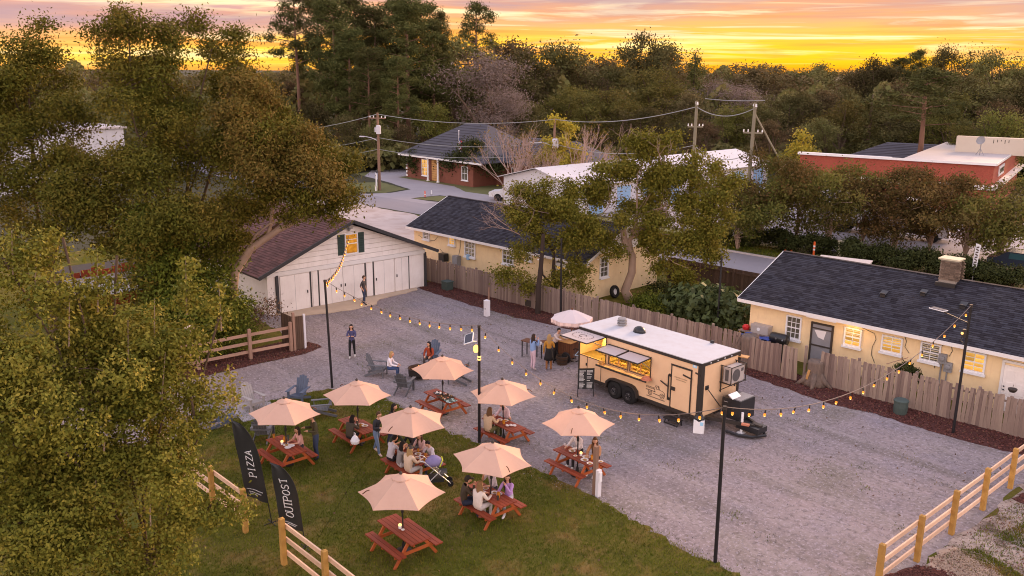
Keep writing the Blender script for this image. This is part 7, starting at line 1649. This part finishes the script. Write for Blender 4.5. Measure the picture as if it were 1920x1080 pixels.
flag('black feather flag lettered outpost beside the short rail fence', fo1, tp1, 'OUTPOST', [(.075, .22, .88), (.050, .30, .72)], (.17, .78, .84))
fo2 = G(510, 981); d_ = math.hypot(fo2.x, fo2.y); tp2 = RP(473, 788, d_)
flag('black feather flag lettered pizza at the lawn edge by the leafy tree', fo2, tp2, 'PIZZA', [(.12, .15, .9), (.085, .25, .85), (.06, .45, .80)], (.30, .64, .78))

# ------------------------------------------------------------------ small things around the yard
st_ = thing('tree_stump', 'tall split grey stump closing a gap in the picket fence', 'stump', (-22.15, 34.45, 0)); m = MB(); m.lathe([(.55, 0), (.46, .3), (.42, .9), (.44, 1.35), (.36, 1.5), (.15, 1.42)], (0, 0, 0), 11); m.path([(-.5, -.2, .2), (-.6, -.35, .8), (-.3, -.3, 1.5)], [.06, .05, .02], 6); m.build('wood', 'stump', st_, smooth=True)
s2_ = thing('tree_stump', 'short broken stump with flared roots in mulch against the picket fence', 'stump', (-18.75, 34.55, 0)); m = MB(); m.lathe([(.62, 0), (.44, .25), (.36, .6), (.36, 1.02), (.33, 1.10), (.12, 1.0)], (0, 0, 0), 11)
for a in (0, 1.2, 2.6, 4.0, 5.1): m.path([(.2 * math.cos(a), .2 * math.sin(a), .5), (.5 * math.cos(a), .5 * math.sin(a), .18), (.85 * math.cos(a), .85 * math.sin(a), -.02)], [.2, .13, .05], 7)
m.build('wood', 'stump', s2_, smooth=True); m = MB(); m.box((-.12, -.40, .5), (.10, .05, .45), R=Matrix.Rotation(.2, 3, 'Y')); m.build('split_wood', 'bar_top', s2_)
wp = thing('bollard', 'white square post alone on the gravel before the mulch bed', 'post', (-36.63, 30.3, 0)); m = MB(); m.prism([(-.13, -.13), (.13, -.13), (.13, .13), (-.13, .13)], 0, .92, 'Z'); m.lathe([(.19, .92), (.02, .98)], (0, 0, 0), 4, R=rotz(PI / 4)); m.build('post', 'util_post', wp); m = MB(); m.bx((-.03, -.137, .42), (.05, -.131, .47)); m.build('plate', 'dark_trim', wp)
sk = thing('wooden_stake', 'thin wooden stake in the mulch behind the white post', 'stake', (-38.4, 31.9, 0)); m = MB(); m.bar((0, 0, 0), (.02, 0, 1.05), .07, .07); m.lathe([(.05, 1.05), (.01, 1.12)], (.02, 0, 0), 4); m.build('stake', 'old_post', sk)
ub = thing('utility_box', 'dark green utility box in mulch at the barn end of the picket fence', 'utility box', (-42.9, 32.25, 0)); m = MB(); m.prism([(-.3, -.25), (.3, -.25), (.27, .25), (-.27, .25)], 0, .52, 'Z'); m.bx((-.33, -.28, .52), (.33, .28, .57)); m.build('housing', 'util_green', ub)
gb = thing('green_bin', 'dark green lidded drum in mulch below the potted plant', 'drum', (-14.62, 34.1, 0)); m = MB(); m.lathe([(.26, 0), (.28, .3), (.27, .52), (.30, .53), (.30, .58), (.24, .62)], (0, 0, 0), 14); m.build('drum', 'util_green', gb)
wpo = thing('wooden_post', 'short dark wooden post with a white electric box at the lawn edge', 'post', (-17.85, 19.38, 0)); m = MB(); m.box((0, 0, .87), (.13, .13, 1.74)); m.build('post', 'util_pole', wpo); m = MB(); m.bx((.07, -.06, .0), (.19, .10, .95)); eb = m.build('electric_box', 'util_post', wpo); m = MB(); m.bx((.192, -.04, .55), (.23, .08, .88)); m.build('box_cover', 'white_plastic', eb)
wk = thing('workbench', 'rough wooden bench table against the yellow house wall', 'table', (-23.0, 36.45, 0), YB)
for k in range(4): m = MB(); m.bx((-.95, -.32 + k * .16, 1.0), (.75, -.175 + k * .16, 1.04)); m.build('plank', 'picket', wk)
for x in (-.85, .65):
    for y in (-.28, .26): m = MB(); m.bx((x - .04, y - .04, 0), (x + .04, y + .04, .995)); m.build('leg', 'new_post', wk)
cl_ = thing('cooler_box', 'grey cooler box with a pale badge on the workbench', 'cooler', Vector((-22.85, 36.5, 1.04)), YB); m = MB(); m.bx((-.46, -.24, 0), (.46, .24, .34)); m.bx((-.48, -.26, .34), (.48, .26, .42)); m.build('box', 'ac_unit', cl_); m = MB(); m.lathe([(.09, 0), (.09, .01)], (-.05, -.242, .22), 12, 0, None, Matrix.Rotation(PI / 2, 3, 'X')); m.build('badge', 'white_plastic', cl_)
rp = thing('red_pot', 'small red lidded pot at the end of the workbench', 'pot', (-23.68, 36.4, 1.04)); m = MB(); m.lathe([(.14, 0), (.18, .1), (.19, .16), (.12, .25), (.02, .28)], (0, 0, 0), 12); m.build('pot', 'grill_red', rp)
gr = thing('barbecue_grill', 'black barrel barbecue grill behind the picket fence below the window', 'grill', (-21.6, 36.1, 0), YB)
m = MB(); m.lathe([(.02, -.42), (.24, -.42), (.27, -.36), (.27, .36), (.24, .42), (.02, .42)], (0, 0, 1.12), 14, 0, None, Matrix.Rotation(PI / 2, 3, 'Y')); m.build('barrel', 'black_plastic', gr, smooth=True); m = MB(); m.path([(.28, -.2, 1.0), (.28, -.27, 1.15), (.28, -.1, 1.34)], .02, 6); m.build('handle', 'steel', gr); m = MB(); m.lathe([(.05, 0), (.05, .01)], (-.05, -.265, 1.18), 8, 0, None, Matrix.Rotation(PI / 2, 3, 'X')); m.build('gauge', 'steel', gr)
for x in (-.3, .3):
    for y in (-.2, .2): m = MB(); m.bar((x, y, 0), (x, y, .95), .04, .04); m.build('leg', 'black_metal', gr)
bt_p = thing('blue_tarp', 'blue tarp lying behind the fence under the barbecue grill', 'tarp', (-22.6, 35.7, 1.05), YB); m = MB(); m.grid(lambda a, b: Vector(((a - .5) * 1.5, (b - .5) * .5, .05 * math.sin(a * 9) + .04 * math.sin(b * 7))), 10, 6); m.bx((-.7, -.2, -1.03), (.7, .2, -.06)); m.build('sheet', 'tarp_blue', bt_p)
fpot = thing('flower_pot', 'dark round pot on the fence end before the white door', 'pot', G(1898, 735, 1.5)); m = MB(); m.lathe([(.10, 0), (.17, .10), (.17, .14), (.1, .12)], (0, 0, 0), 12); m.tube((0, 0, .1), (0, 0, .3), .01); m.build('pot', 'dark_wood', fpot)
rk = thing('garden_rake', 'old rake handle leaning out of the potted plant over the fence', 'rake', (-15.6, 35.6, 1.35)); m = MB(); m.path([(-.45, -.1, .1), (.35, .1, .55)], .018, 6); m.tube((.1, .05, .4), (.1, .05, .75), .012); m.build('handle', 'old_post', rk)

# stroller beside the crowded table
sr = thing('stroller', 'baby stroller with lilac hood and silver frame beside the crowded table', 'stroller', (-21.75, 15.85, .014), -.55)
for x, y, r in ((-.26, -.42, .12), (.26, -.42, .12), (-.16, .42, .10), (.16, .42, .10)):
    m = MB(); m.lathe([(.03, -.03), (r, -.03), (r, .03), (.03, .03)], (x, y, r), 14, 0, None, Matrix.Rotation(PI / 2, 3, 'Y')); m.build('wheel', 'tyre', sr)
m = MB()
for s in (-1, 1):
    m.tube((s * .18, .42, .12), (s * .24, -.45, .98), .018); m.tube((s * .26, -.42, .14), (s * .20, .10, .62), .018); m.tube((s * .24, -.45, .98), (s * .24, -.58, 1.02), .02)
m.tube((-.24, -.58, 1.02), (.24, -.58, 1.02), .022); m.tube((-.26, -.42, .14), (.26, -.42, .14), .015); m.build('frame', 'steel', sr)
m = MB(); m.grid(lambda a, b: Vector(((a - .5) * .40, .32 - b * .62, .50 + .32 * max(0, b - .45) / .55 - .04 * math.sin(a * PI))), 6, 8); m.build('seat', 'flag_black', sr)
m = MB(); m.sph((0, -.12, .76), (.23, .32, .34), 14, 8, 0, None, None, lambda p: Vector((p.x, p.y, max(p.z, .05)))); m.build('hood', cloth('lilac_cloth', (.26, .22, .40)), sr, smooth=True)
m = MB(); m.path([(-.24, .06, .78), (-.15, .16, .95), (.15, .16, .95), (.24, .06, .78)], .022, 6); m.build('hood_trim', cloth('lime_cloth', (.60, .62, .06)), sr)
m = MB(); m.bx((-.2, -.3, .20), (.2, .2, .34)); m.build('basket', 'flag_black', sr)
ng = thing('paper_litter', 'crumpled white paper on the grass behind the near umbrella', 'paper', G(737, 905, .03)); m = MB(); m.sph((0, 0, .05), (.14, .09, .07), 7, 5, fn=lambda p: p * random.uniform(.7, 1.2)); m.build('sheet', 'paper', ng)
# ------------------------------------------------------------------ people
def face(deg): return -2.29 + math.radians(deg)          # 0 looks towards the camera, 90 to the right of the picture
PEND = []
def person(label, loc, rz, pose='stand', top=(.5, .5, .5), bottom=(.05, .06, .1), shoe=(.03, .03, .03), hair=(.05, .03, .02), style='short', h=1.0, sleeve='long', lean=0.0, arms=('down', 'down'), skirt=None, stride=0.0, wide=1.0, look=(0, 0), boots=False, bare_legs=False, cap=None, kid=False, head=1.0, seat=.455):
    J = {}; E = []
    def T(p, piv): # torso lean about the pelvis
        p = Vector(p) - piv; c, s = math.cos(lean), math.sin(lean); return Vector((p.x, p.y * c + p.z * s, -p.y * s + p.z * c)) + piv
    if pose == 'stand':
        pz = .93; J['pel'] = Vector((0, 0, pz))
        for s, n in ((-1, 'l'), (1, 'r')):
            st_ = stride * s
            J['hip' + n] = Vector((s * .09, 0, .87)); J['kne' + n] = Vector((s * .10, .03 + st_ * .55, .48)); J['ank' + n] = Vector((s * .10, -.02 + st_, .09 + max(0, -st_) * .25)); J['toe' + n] = Vector((s * .115, .14 + st_, .04 + max(0, -st_) * .1))
    else:
        pz = seat + .095; J['pel'] = Vector((0, 0, pz))
        for s, n in ((-1, 'l'), (1, 'r')):
            J['hip' + n] = Vector((s * .10, .04, pz - .02)); J['kne' + n] = Vector((s * .13, .44, pz + .01)); J['ank' + n] = Vector((s * .12, .42, .09)); J['toe' + n] = Vector((s * .13, .56, .04))
    piv = J['pel']
    for n, p in (('wai', (0, 0, pz + .15)), ('che', (0, .0, pz + .35)), ('nec', (0, .0, pz + .51)), ('hea', (0, .03, pz + .59))): J[n] = T(p, piv)
    for i, (s, n) in enumerate(((-1, 'l'), (1, 'r'))):
        sh = T((s * .165, 0, pz + .46), piv); J['sho' + n] = sh; a = arms[i]
        off = {'down': ((s * .06, -.03, -.27), (s * .02, .08, -.24)), 'table': ((s * .06, .14, -.22), (-s * .09, .23, .0)), 'hold': ((s * .07, .02, -.26), (-s * .05, .24, .06)), 'mouth': ((s * .04, .18, -.20), (-s * .13, .06, .24)), 'pocket': ((s * .10, -.08, -.25), (-s * .04, .12, -.18)), 'reach': ((s * .04, .20, -.16), (-s * .02, .24, .02)), 'cross': ((s * .05, .08, -.25), (-s * .24, .14, .04)), 'lap': ((s * .06, .10, -.25), (-s * .08, .22, -.06)), 'side': ((s * .16, .10, -.16), (s * .18, .12, .02))}[a]
        J['elb' + n] = sh + Vector(off[0]); J['wri' + n] = J['elb' + n] + Vector(off[1]); J['han' + n] = J['wri' + n] + (J['wri' + n] - J['elb' + n]).normalized() * .085
    bones = [('pel', 'wai'), ('wai', 'che'), ('che', 'nec'), ('nec', 'hea')]
    for n in 'lr': bones += [('che', 'sho' + n), ('sho' + n, 'elb' + n), ('elb' + n, 'wri' + n), ('wri' + n, 'han' + n), ('pel', 'hip' + n), ('hip' + n, 'kne' + n), ('kne' + n, 'ank' + n), ('ank' + n, 'toe' + n)]
    rad = {'pel': .125 * wide, 'wai': .115 * wide, 'che': .130 * wide, 'nec': .052, 'hea': .048, 'sho': .066 * wide, 'elb': .046 * (1.15 if sleeve == 'long' else 1), 'wri': .033 * (1.25 if sleeve == 'long' else 1), 'han': .032, 'hip': .092 * wide, 'kne': .064, 'ank': .047, 'toe': .038}
    names = list(J); me = bpy.data.meshes.new('tmp'); me.from_pydata([J[n] for n in names], [(names.index(a), names.index(b)) for a, b in bones], [])
    o = bpy.data.objects.new('tmp', me); COL.objects.link(o); o.modifiers.new('s', 'SKIN')
    for i, n in enumerate(names): r_ = rad[n[:3]]; sv = me.skin_vertices[0].data[i]; sv.radius = (r_, r_); sv.use_root = (n == 'pel')
    o.modifiers.new('d', 'SUBSURF').levels = 1
    PEND.append((o, J, bones, dict(label=label, loc=loc, rz=rz, pose=pose, top=top, bottom=bottom, shoe=shoe, hair=hair, style=style, h=h, sleeve=sleeve, skirt=skirt, look=look, boots=boots, bare=bare_legs, cap=cap, rad=rad, lean=lean, head=head)))
def seg(p, a, b):
    d = b - a; t = max(0, min(1, (p - a).dot(d) / max(d.length_squared, 1e-9))); return (p - a - d * t).length
def cmat(pre, c): return cloth(f'{pre}_{int(c[0]*255):02x}{int(c[1]*255):02x}{int(c[2]*255):02x}', c)
def finish_people():
    bpy.context.view_layer.update(); dg = bpy.context.evaluated_depsgraph_get()
    for o, J, bones, k in PEND:
        em = o.evaluated_get(dg).to_mesh(); V = [v.co.copy() for v in em.vertices]; Fc = [tuple(p.vertices) for p in em.polygons]; o.evaluated_get(dg).to_mesh_clear()
        mats = ['skin', cmat('cloth_top', k['top']), cmat('cloth_legs', k['bottom']), cmat('cloth_shoe', k['shoe']), 'black_plastic', 'terracotta']
        lab = {}
        for a, b in bones:
            c = a[:3] + b[:3]
            lab[(a, b)] = {'pelwai': 2 if False else 1, 'waiche': 1, 'chenec': 1, 'nechea': 0, 'chesho': 1, 'shoelb': 1, 'elbwri': 1 if k['sleeve'] == 'long' else 0, 'wrihan': 0, 'pelhip': 2, 'hipkne': 2 if not k['bare'] else 0, 'kneank': 3 if k['boots'] else (2 if not k['bare'] else 0), 'anktoe': 3}[c]
        mb = MB(); mi = []
        for f in Fc:
            c = Vector((0, 0, 0))
            for i in f: c += V[i]
            c /= len(f); best = min(bones, key=lambda ab: seg(c, J[ab[0]], J[ab[1]]) - .5 * min(k['rad'][ab[0][:3]], k['rad'][ab[1][:3]])); mi.append(lab[best])
            if k['pose'] == 'stand' and best == ('pel', 'wai') and c.z < .93: mi[-1] = 2
        mb.v = [tuple(v) for v in V]; mb.f = list(Fc); mb.m = mi; mb.t = [.5] * len(Fc)
        # hands: four fingers of unequal length and a thumb
        for n, s in (('l', -1), ('r', 1)):
            d = (J['han' + n] - J['wri' + n]).normalized(); sx = d.cross(Vector((0, 0, 1))); sx = sx.normalized() if sx.length > .1 else Vector((1, 0, 0)); up = sx.cross(d); b0_ = J['han' + n]
            for i in range(4):
                q0 = b0_ + sx * (i - 1.5) * .017; L_ = (.062, .072, .068, .054)[i]; mb.path([q0, q0 + d * L_ * .5 - up * .006, q0 + d * L_ * .9 - up * .025], [.0095, .0085, .006], 5)
            t0_ = J['wri' + n] + d * .03 + sx * -s * .025; mb.path([t0_, t0_ + d * .03 - sx * s * .022, t0_ + d * .06 - sx * s * .024], [.011, .010, .007], 5)
        # head
        yaw, pit = k['look']; Rh = rotz(math.radians(yaw)) @ Matrix.Rotation(math.radians(-pit) - k['lean'] * .5, 3, 'X'); hs = k['head']; hc = J['hea'] + Rh @ Vector((0, .015, .095 * hs))
        def hf(p): w_ = 1 - .22 * max(0, -p.z) * (1 if p.y > -.3 else .5); return Vector((p.x * w_, p.y * (1 - .10 * max(0, -p.z)) + (.06 if p.z < -.5 and p.y > 0 else 0), p.z))
        mb.sph(hc, (.076 * hs, .094 * hs, .115 * hs), 12, 9, 0, Rh, .5, hf)
        pt = lambda x, y, z: hc + Rh @ (Vector((x, y, z)) * hs)
        mb.add([pt(-.016, .088, -.028), pt(.016, .088, -.028), pt(0, .094, .018), pt(0, .118, -.022)], [(0, 1, 3), (1, 2, 3), (2, 0, 3)], 0, .5)
        for s in (-1, 1): mb.sph(pt(s * .030, .082, .012), .012 * hs, 6, 4, 4); mb.sph(pt(s * .078, .0, -.01), (.012 * hs, .022 * hs, .032 * hs), 6, 5, 0, Rh)
        mb.box(pt(0, .088, -.058), (.042 * hs, .012, .010), 0, 5, Rh)
        me = mb.mesh('person', mats, True); p = ob('person', me, None, k['loc'], k['rz']); p.scale = (k['h'],) * 3; tag(p, k['label'], 'person')
        hm = cmat('hair', k['hair']); hb_ = MB()
        def cf(q_):
            if q_.y > .25 and q_.z < .45: return q_ * .84
            if q_.z < -.45: return q_ * .86
            return q_
        hb_.sph(hc + Rh @ Vector((0, -.012, .014)), (.088 * hs, .108 * hs, .124 * hs), 14, 10, 0, Rh, None, cf)
        if k['style'] in ('long', 'mid', 'bun'):
            ln = {'long': .40, 'mid': .20, 'bun': .06}[k['style']]; rd = random.Random(len(k['label']))
            for i in range(11):
                a = PI + (i - 5) * .27; x, y = .070 * math.sin(a) * -1, .085 * math.cos(a)
                ll = ln * rd.uniform(.85, 1.1); out_ = Vector((x, y, 0)).normalized()
                hb_.path([pt(x * .8, y * .8, .06), pt(x * 1.15, y * 1.12, -.04), pt(x * 1.3, y * 1.25, -.04) + Vector((0, 0, -ll * .5)), pt(x * 1.15, y * 1.15 - .01, -.04) + Vector((0, 0, -ll))], [.030, .034, .032, .012], 6)
            if k['style'] == 'bun': hb_.sph(pt(0, -.12, .02), .05, 8, 6)
        hb_.build('hair', hm, p, smooth=True)
        if k['cap']:
            c = MB(); c.sph(hc + Rh @ Vector((0, -.005, .03)), (.092, .110, .112), 12, 8, 0, Rh, None, lambda q_: Vector((q_.x, q_.y, max(q_.z, .15)))); c.box(pt(0, .125, .045), (.13, .10, .012), 0, 0, Rh); c.build('cap', cmat('cloth_cap', k['cap']), p, smooth=True)
        if k['skirt']:
            sk_ = MB(); z0 = J['pel'].z
            if k['pose'] == 'stand': sk_.lathe([(.135, z0 + .16), (.155, z0 + .02), (.20, z0 - .22), (.235, z0 - .40), (.225, z0 - .40), (.12, z0)], (0, 0, 0), 16)
            else: sk_.sph((0, .0, z0 - .02), (.20, .19, .14), 12, 7)
            sk_.build('skirt', cmat('cloth_skirt', k['skirt']), p, smooth=True)
        bpy.data.objects.remove(o)
BR, BLK, BLD, DKB = (.085, .045, .022), (.018, .013, .011), (.42, .26, .11), (.045, .026, .016)
LZ = .014
def seat(k, s, side):
    x, y, a = TAB[k]; pz_ = rotz(a) @ Vector((s, side * .60, 0)); return Vector((x + pz_.x, y + pz_.y, LZ if y < 19 else .008))
person('man in dark grey tee and jeans walking along the white barn doors', (-42.96, 26.16, .05), face(75), 'stand', (.075, .065, .065), (.045, .06, .11), (.03, .025, .02), BR, 'short', 1.02, 'short', 0, ('down', 'pocket'), stride=.10)
person('woman in navy cardigan and black trousers walking alone across the gravel', (-35.12, 20.63, .01), face(0), 'stand', (.075, .07, .16), (.014, .013, .014), (.62, .58, .55), BLK, 'long', .97, 'long', .0, ('cross', 'cross'), stride=.13, wide=.98)
person('blonde woman in white sweater and blue jeans seated at the fire pit', (-31.75, 20.48, .01), facing(-31.75, 20.48, FPX, FPY), 'sit', (.80, .74, .78), (.045, .075, .17), (.05, .04, .04), BLD, 'mid', .98, 'long', .22, ('lap', 'lap'), seat=.36, look=(-10, 0))
person('dark haired woman in rust top seated in the blue grey chair by the fire', (-31.72, 22.75, .01), facing(-31.72, 22.75, FPX, FPY), 'sit', (.30, .055, .022), (.05, .04, .04), (.04, .03, .03), BLK, 'long', .98, 'long', .05, ('lap', 'lap'), seat=.36, look=(-35, 0))
person('woman in blue denim jacket and pale pink trousers holding a white cup', (-28.23, 26.12, .01), face(120), 'stand', (.24, .36, .60), (.68, .50, .56), (.6, .5, .45), DKB, 'long', 1.0, 'long', 0, ('hold', 'mouth'), wide=1.1)
person('woman in mustard top, black skirt and tan boots standing at the bar cart', (-27.72, 26.66, .01), face(172), 'stand', (.50, .24, .04), (.02, .018, .018), (.34, .15, .06), BLD, 'long', 1.0, 'long', 0, ('down', 'hold'), skirt=(.018, .016, .016), boots=True, bare_legs=True)
person('bartender with dark hair lit orange reaching over the bar cart', (-28.55, 27.85, .01), face(40), 'stand', (.62, .50, .45), (.04, .035, .035), (.02, .02, .02), BLK, 'short', 1.0, 'long', .35, ('reach', 'reach'))
person('man in olive jacket and jeans standing behind the pizza flag table', (-26.15, 13.75, LZ), face(-60), 'stand', (.085, .070, .035), (.045, .06, .11), (.02, .02, .02), BR, 'short', 1.02, 'long', .10, ('hold', 'hold'))
person('person in red patterned white shirt under the umbrella at the pizza flag table', seat(5, -.05, 1), PI, 'sit', (.70, .38, .33), (.06, .05, .06), (.1, .08, .07), DKB, 'mid', .95, 'short', .15, ('table', 'table'))
person('dark haired woman in olive coat eating at the picnic table', seat(6, .38, -1), .25, 'sit', (.075, .058, .040), (.03, .028, .03), (.03, .025, .02), BLK, 'long', 1.0, 'long', .22, ('mouth', 'mouth'), wide=1.1, look=(-20, 10))
person('woman with long dark hair in dark top leaning forward, walking behind', (-25.35, 16.35, LZ), face(80), 'stand', (.05, .038, .034), (.05, .06, .10), (.4, .3, .25), BLK, 'long', 1.0, 'long', .22, ('down', 'hold'), stride=.12)
person('person with short brown hair in dark top and jeans striding by', (-25.12, 15.62, LZ), face(55), 'stand', (.035, .035, .042), (.16, .22, .34), (.55, .42, .35), BR, 'short', .98, 'long', .18, ('reach', 'hold'), stride=.22)
person('man in light grey tee with black hair on the near bench of the crowded table', seat(7, -.50, -1), .15, 'sit', (.52, .47, .50), (.022, .020, .022), (.05, .045, .045), BLK, 'short', 1.04, 'short', .28, ('reach', 'table'), look=(-15, 10))
person('woman with long dark hair in grey top on the near bench of the crowded table', seat(7, .05, -1), -.1, 'sit', (.26, .23, .22), (.5, .46, .45), (.5, .45, .42), BLK, 'long', 1.0, 'long', .18, ('table', 'table'), look=(-30, 0))
person('woman in beige sweater and grey cap with her back turned to the camera', seat(7, .60, -1), .1, 'sit', (.68, .50, .36), (.6, .55, .52), (.5, .45, .42), BLD, 'long', 1.02, 'long', .10, ('table', 'table'), wide=1.18, cap=(.07, .06, .06))
person('woman in pink floral top with long brown hair on far bench of the crowded table', seat(7, -.25, 1), PI + .2, 'sit', (.72, .48, .46), (.05, .05, .07), (.3, .25, .22), BR, 'long', 1.0, 'short', .18, ('table', 'table'), look=(10, 10))
person('dark haired boy in pale tee beside the stroller at the crowded table', seat(7, .32, 1), PI + .1, 'sit', (.70, .62, .66), (.05, .06, .1), (.3, .3, .3), BLK, 'short', .93, 'short', .25, ('table', 'table'), look=(0, 18))
person('person in black jacket bending over the far side of the crowded table', seat(7, -.85, 1.15), PI + .3, 'sit', (.035, .036, .042), (.05, .05, .06), (.05, .05, .05), BLK, 'short', 1.0, 'long', .45, ('reach', 'table'), look=(0, 15))
person('black haired person in dark green top at the far end of the crowded table', Vector((-24.22, 15.75, LZ)), -PI / 2 - .1, 'sit', (.035, .045, .028), (.035, .045, .09), (.4, .4, .4), BLK, 'short', 1.0, 'long', .3, ('reach', 'table'), look=(0, 12))
person('bearded man in dark brown jacket and cap across from the woman in lilac', seat(2, -.42, -1.25), -.55, 'sit', (.060, .042, .026), (.022, .026, .048), (.34, .10, .06), DKB, 'short', 1.06, 'long', .20, ('table', 'mouth'), cap=(.035, .028, .022), wide=1.08)
person('woman in cream sweater with long light brown hair and her back turned', seat(2, .14, -1), .12, 'sit', (.78, .66, .58), (.62, .55, .52), (.4, .3, .25), (.26, .14, .06), 'long', 1.02, 'long', .12, ('table', 'table'), wide=1.15)
person('man in grey and white shirt partly hidden by the umbrella pole', seat(2, -.50, 1), PI - .05, 'sit', (.58, .50, .52), (.05, .05, .06), (.1, .1, .1), BR, 'short', 1.03, 'short', .25, ('table', 'mouth'), look=(0, 15))
person('dark haired woman in lilac sweater resting her chin on her hand', seat(2, .22, 1), PI + .25, 'sit', (.52, .30, .62), (.55, .5, .55), (.75, .7, .7), DKB, 'long', 1.0, 'long', .10, ('mouth', 'table'), look=(30, 0))
person('man in white shirt eating on the far bench by the wooden post', seat(3, -.50, 1), PI, 'sit', (.76, .66, .63), (.04, .035, .035), (.7, .65, .62), (.20, .10, .04), 'short', 1.06, 'long', .22, ('table', 'table'), look=(0, 20))
person('woman with very long brown hair in tan jacket by the wooden post', seat(3, .28, 1), PI + .35, 'sit', (.48, .24, .12), (.05, .04, .04), (.72, .68, .66), (.13, .065, .03), 'long', 1.02, 'long', .12, ('table', 'table'), look=(25, 5))
person('woman in beige sweater with brown hair seated beside the lantern pole', seat(4, -.22, -1), .2, 'sit', (.60, .42, .27), (.16, .15, .06), (.02, .02, .02), (.16, .08, .035), 'mid', 1.05, 'long', .12, ('table', 'table'), wide=1.15)
person('man in pale pink shirt leaning over the far bench behind the lantern pole', seat(4, -.50, 1), PI + .05, 'sit', (.70, .52, .55), (.10, .10, .05), (.05, .05, .05), (.25, .12, .05), 'short', 1.06, 'long', .30, ('side', 'table'), look=(0, 20))
finish_people()
tc_ = thing('takeaway_cup', 'white takeaway cup held up by the woman in the denim jacket', 'cup', Vector((-28.02, 26.42, 1.24))); m = MB(); m.lathe([(.035, 0), (.045, .12), (.03, .125)], (0, 0, 0), 10); m.build('cup_body', 'white_plastic', tc_)
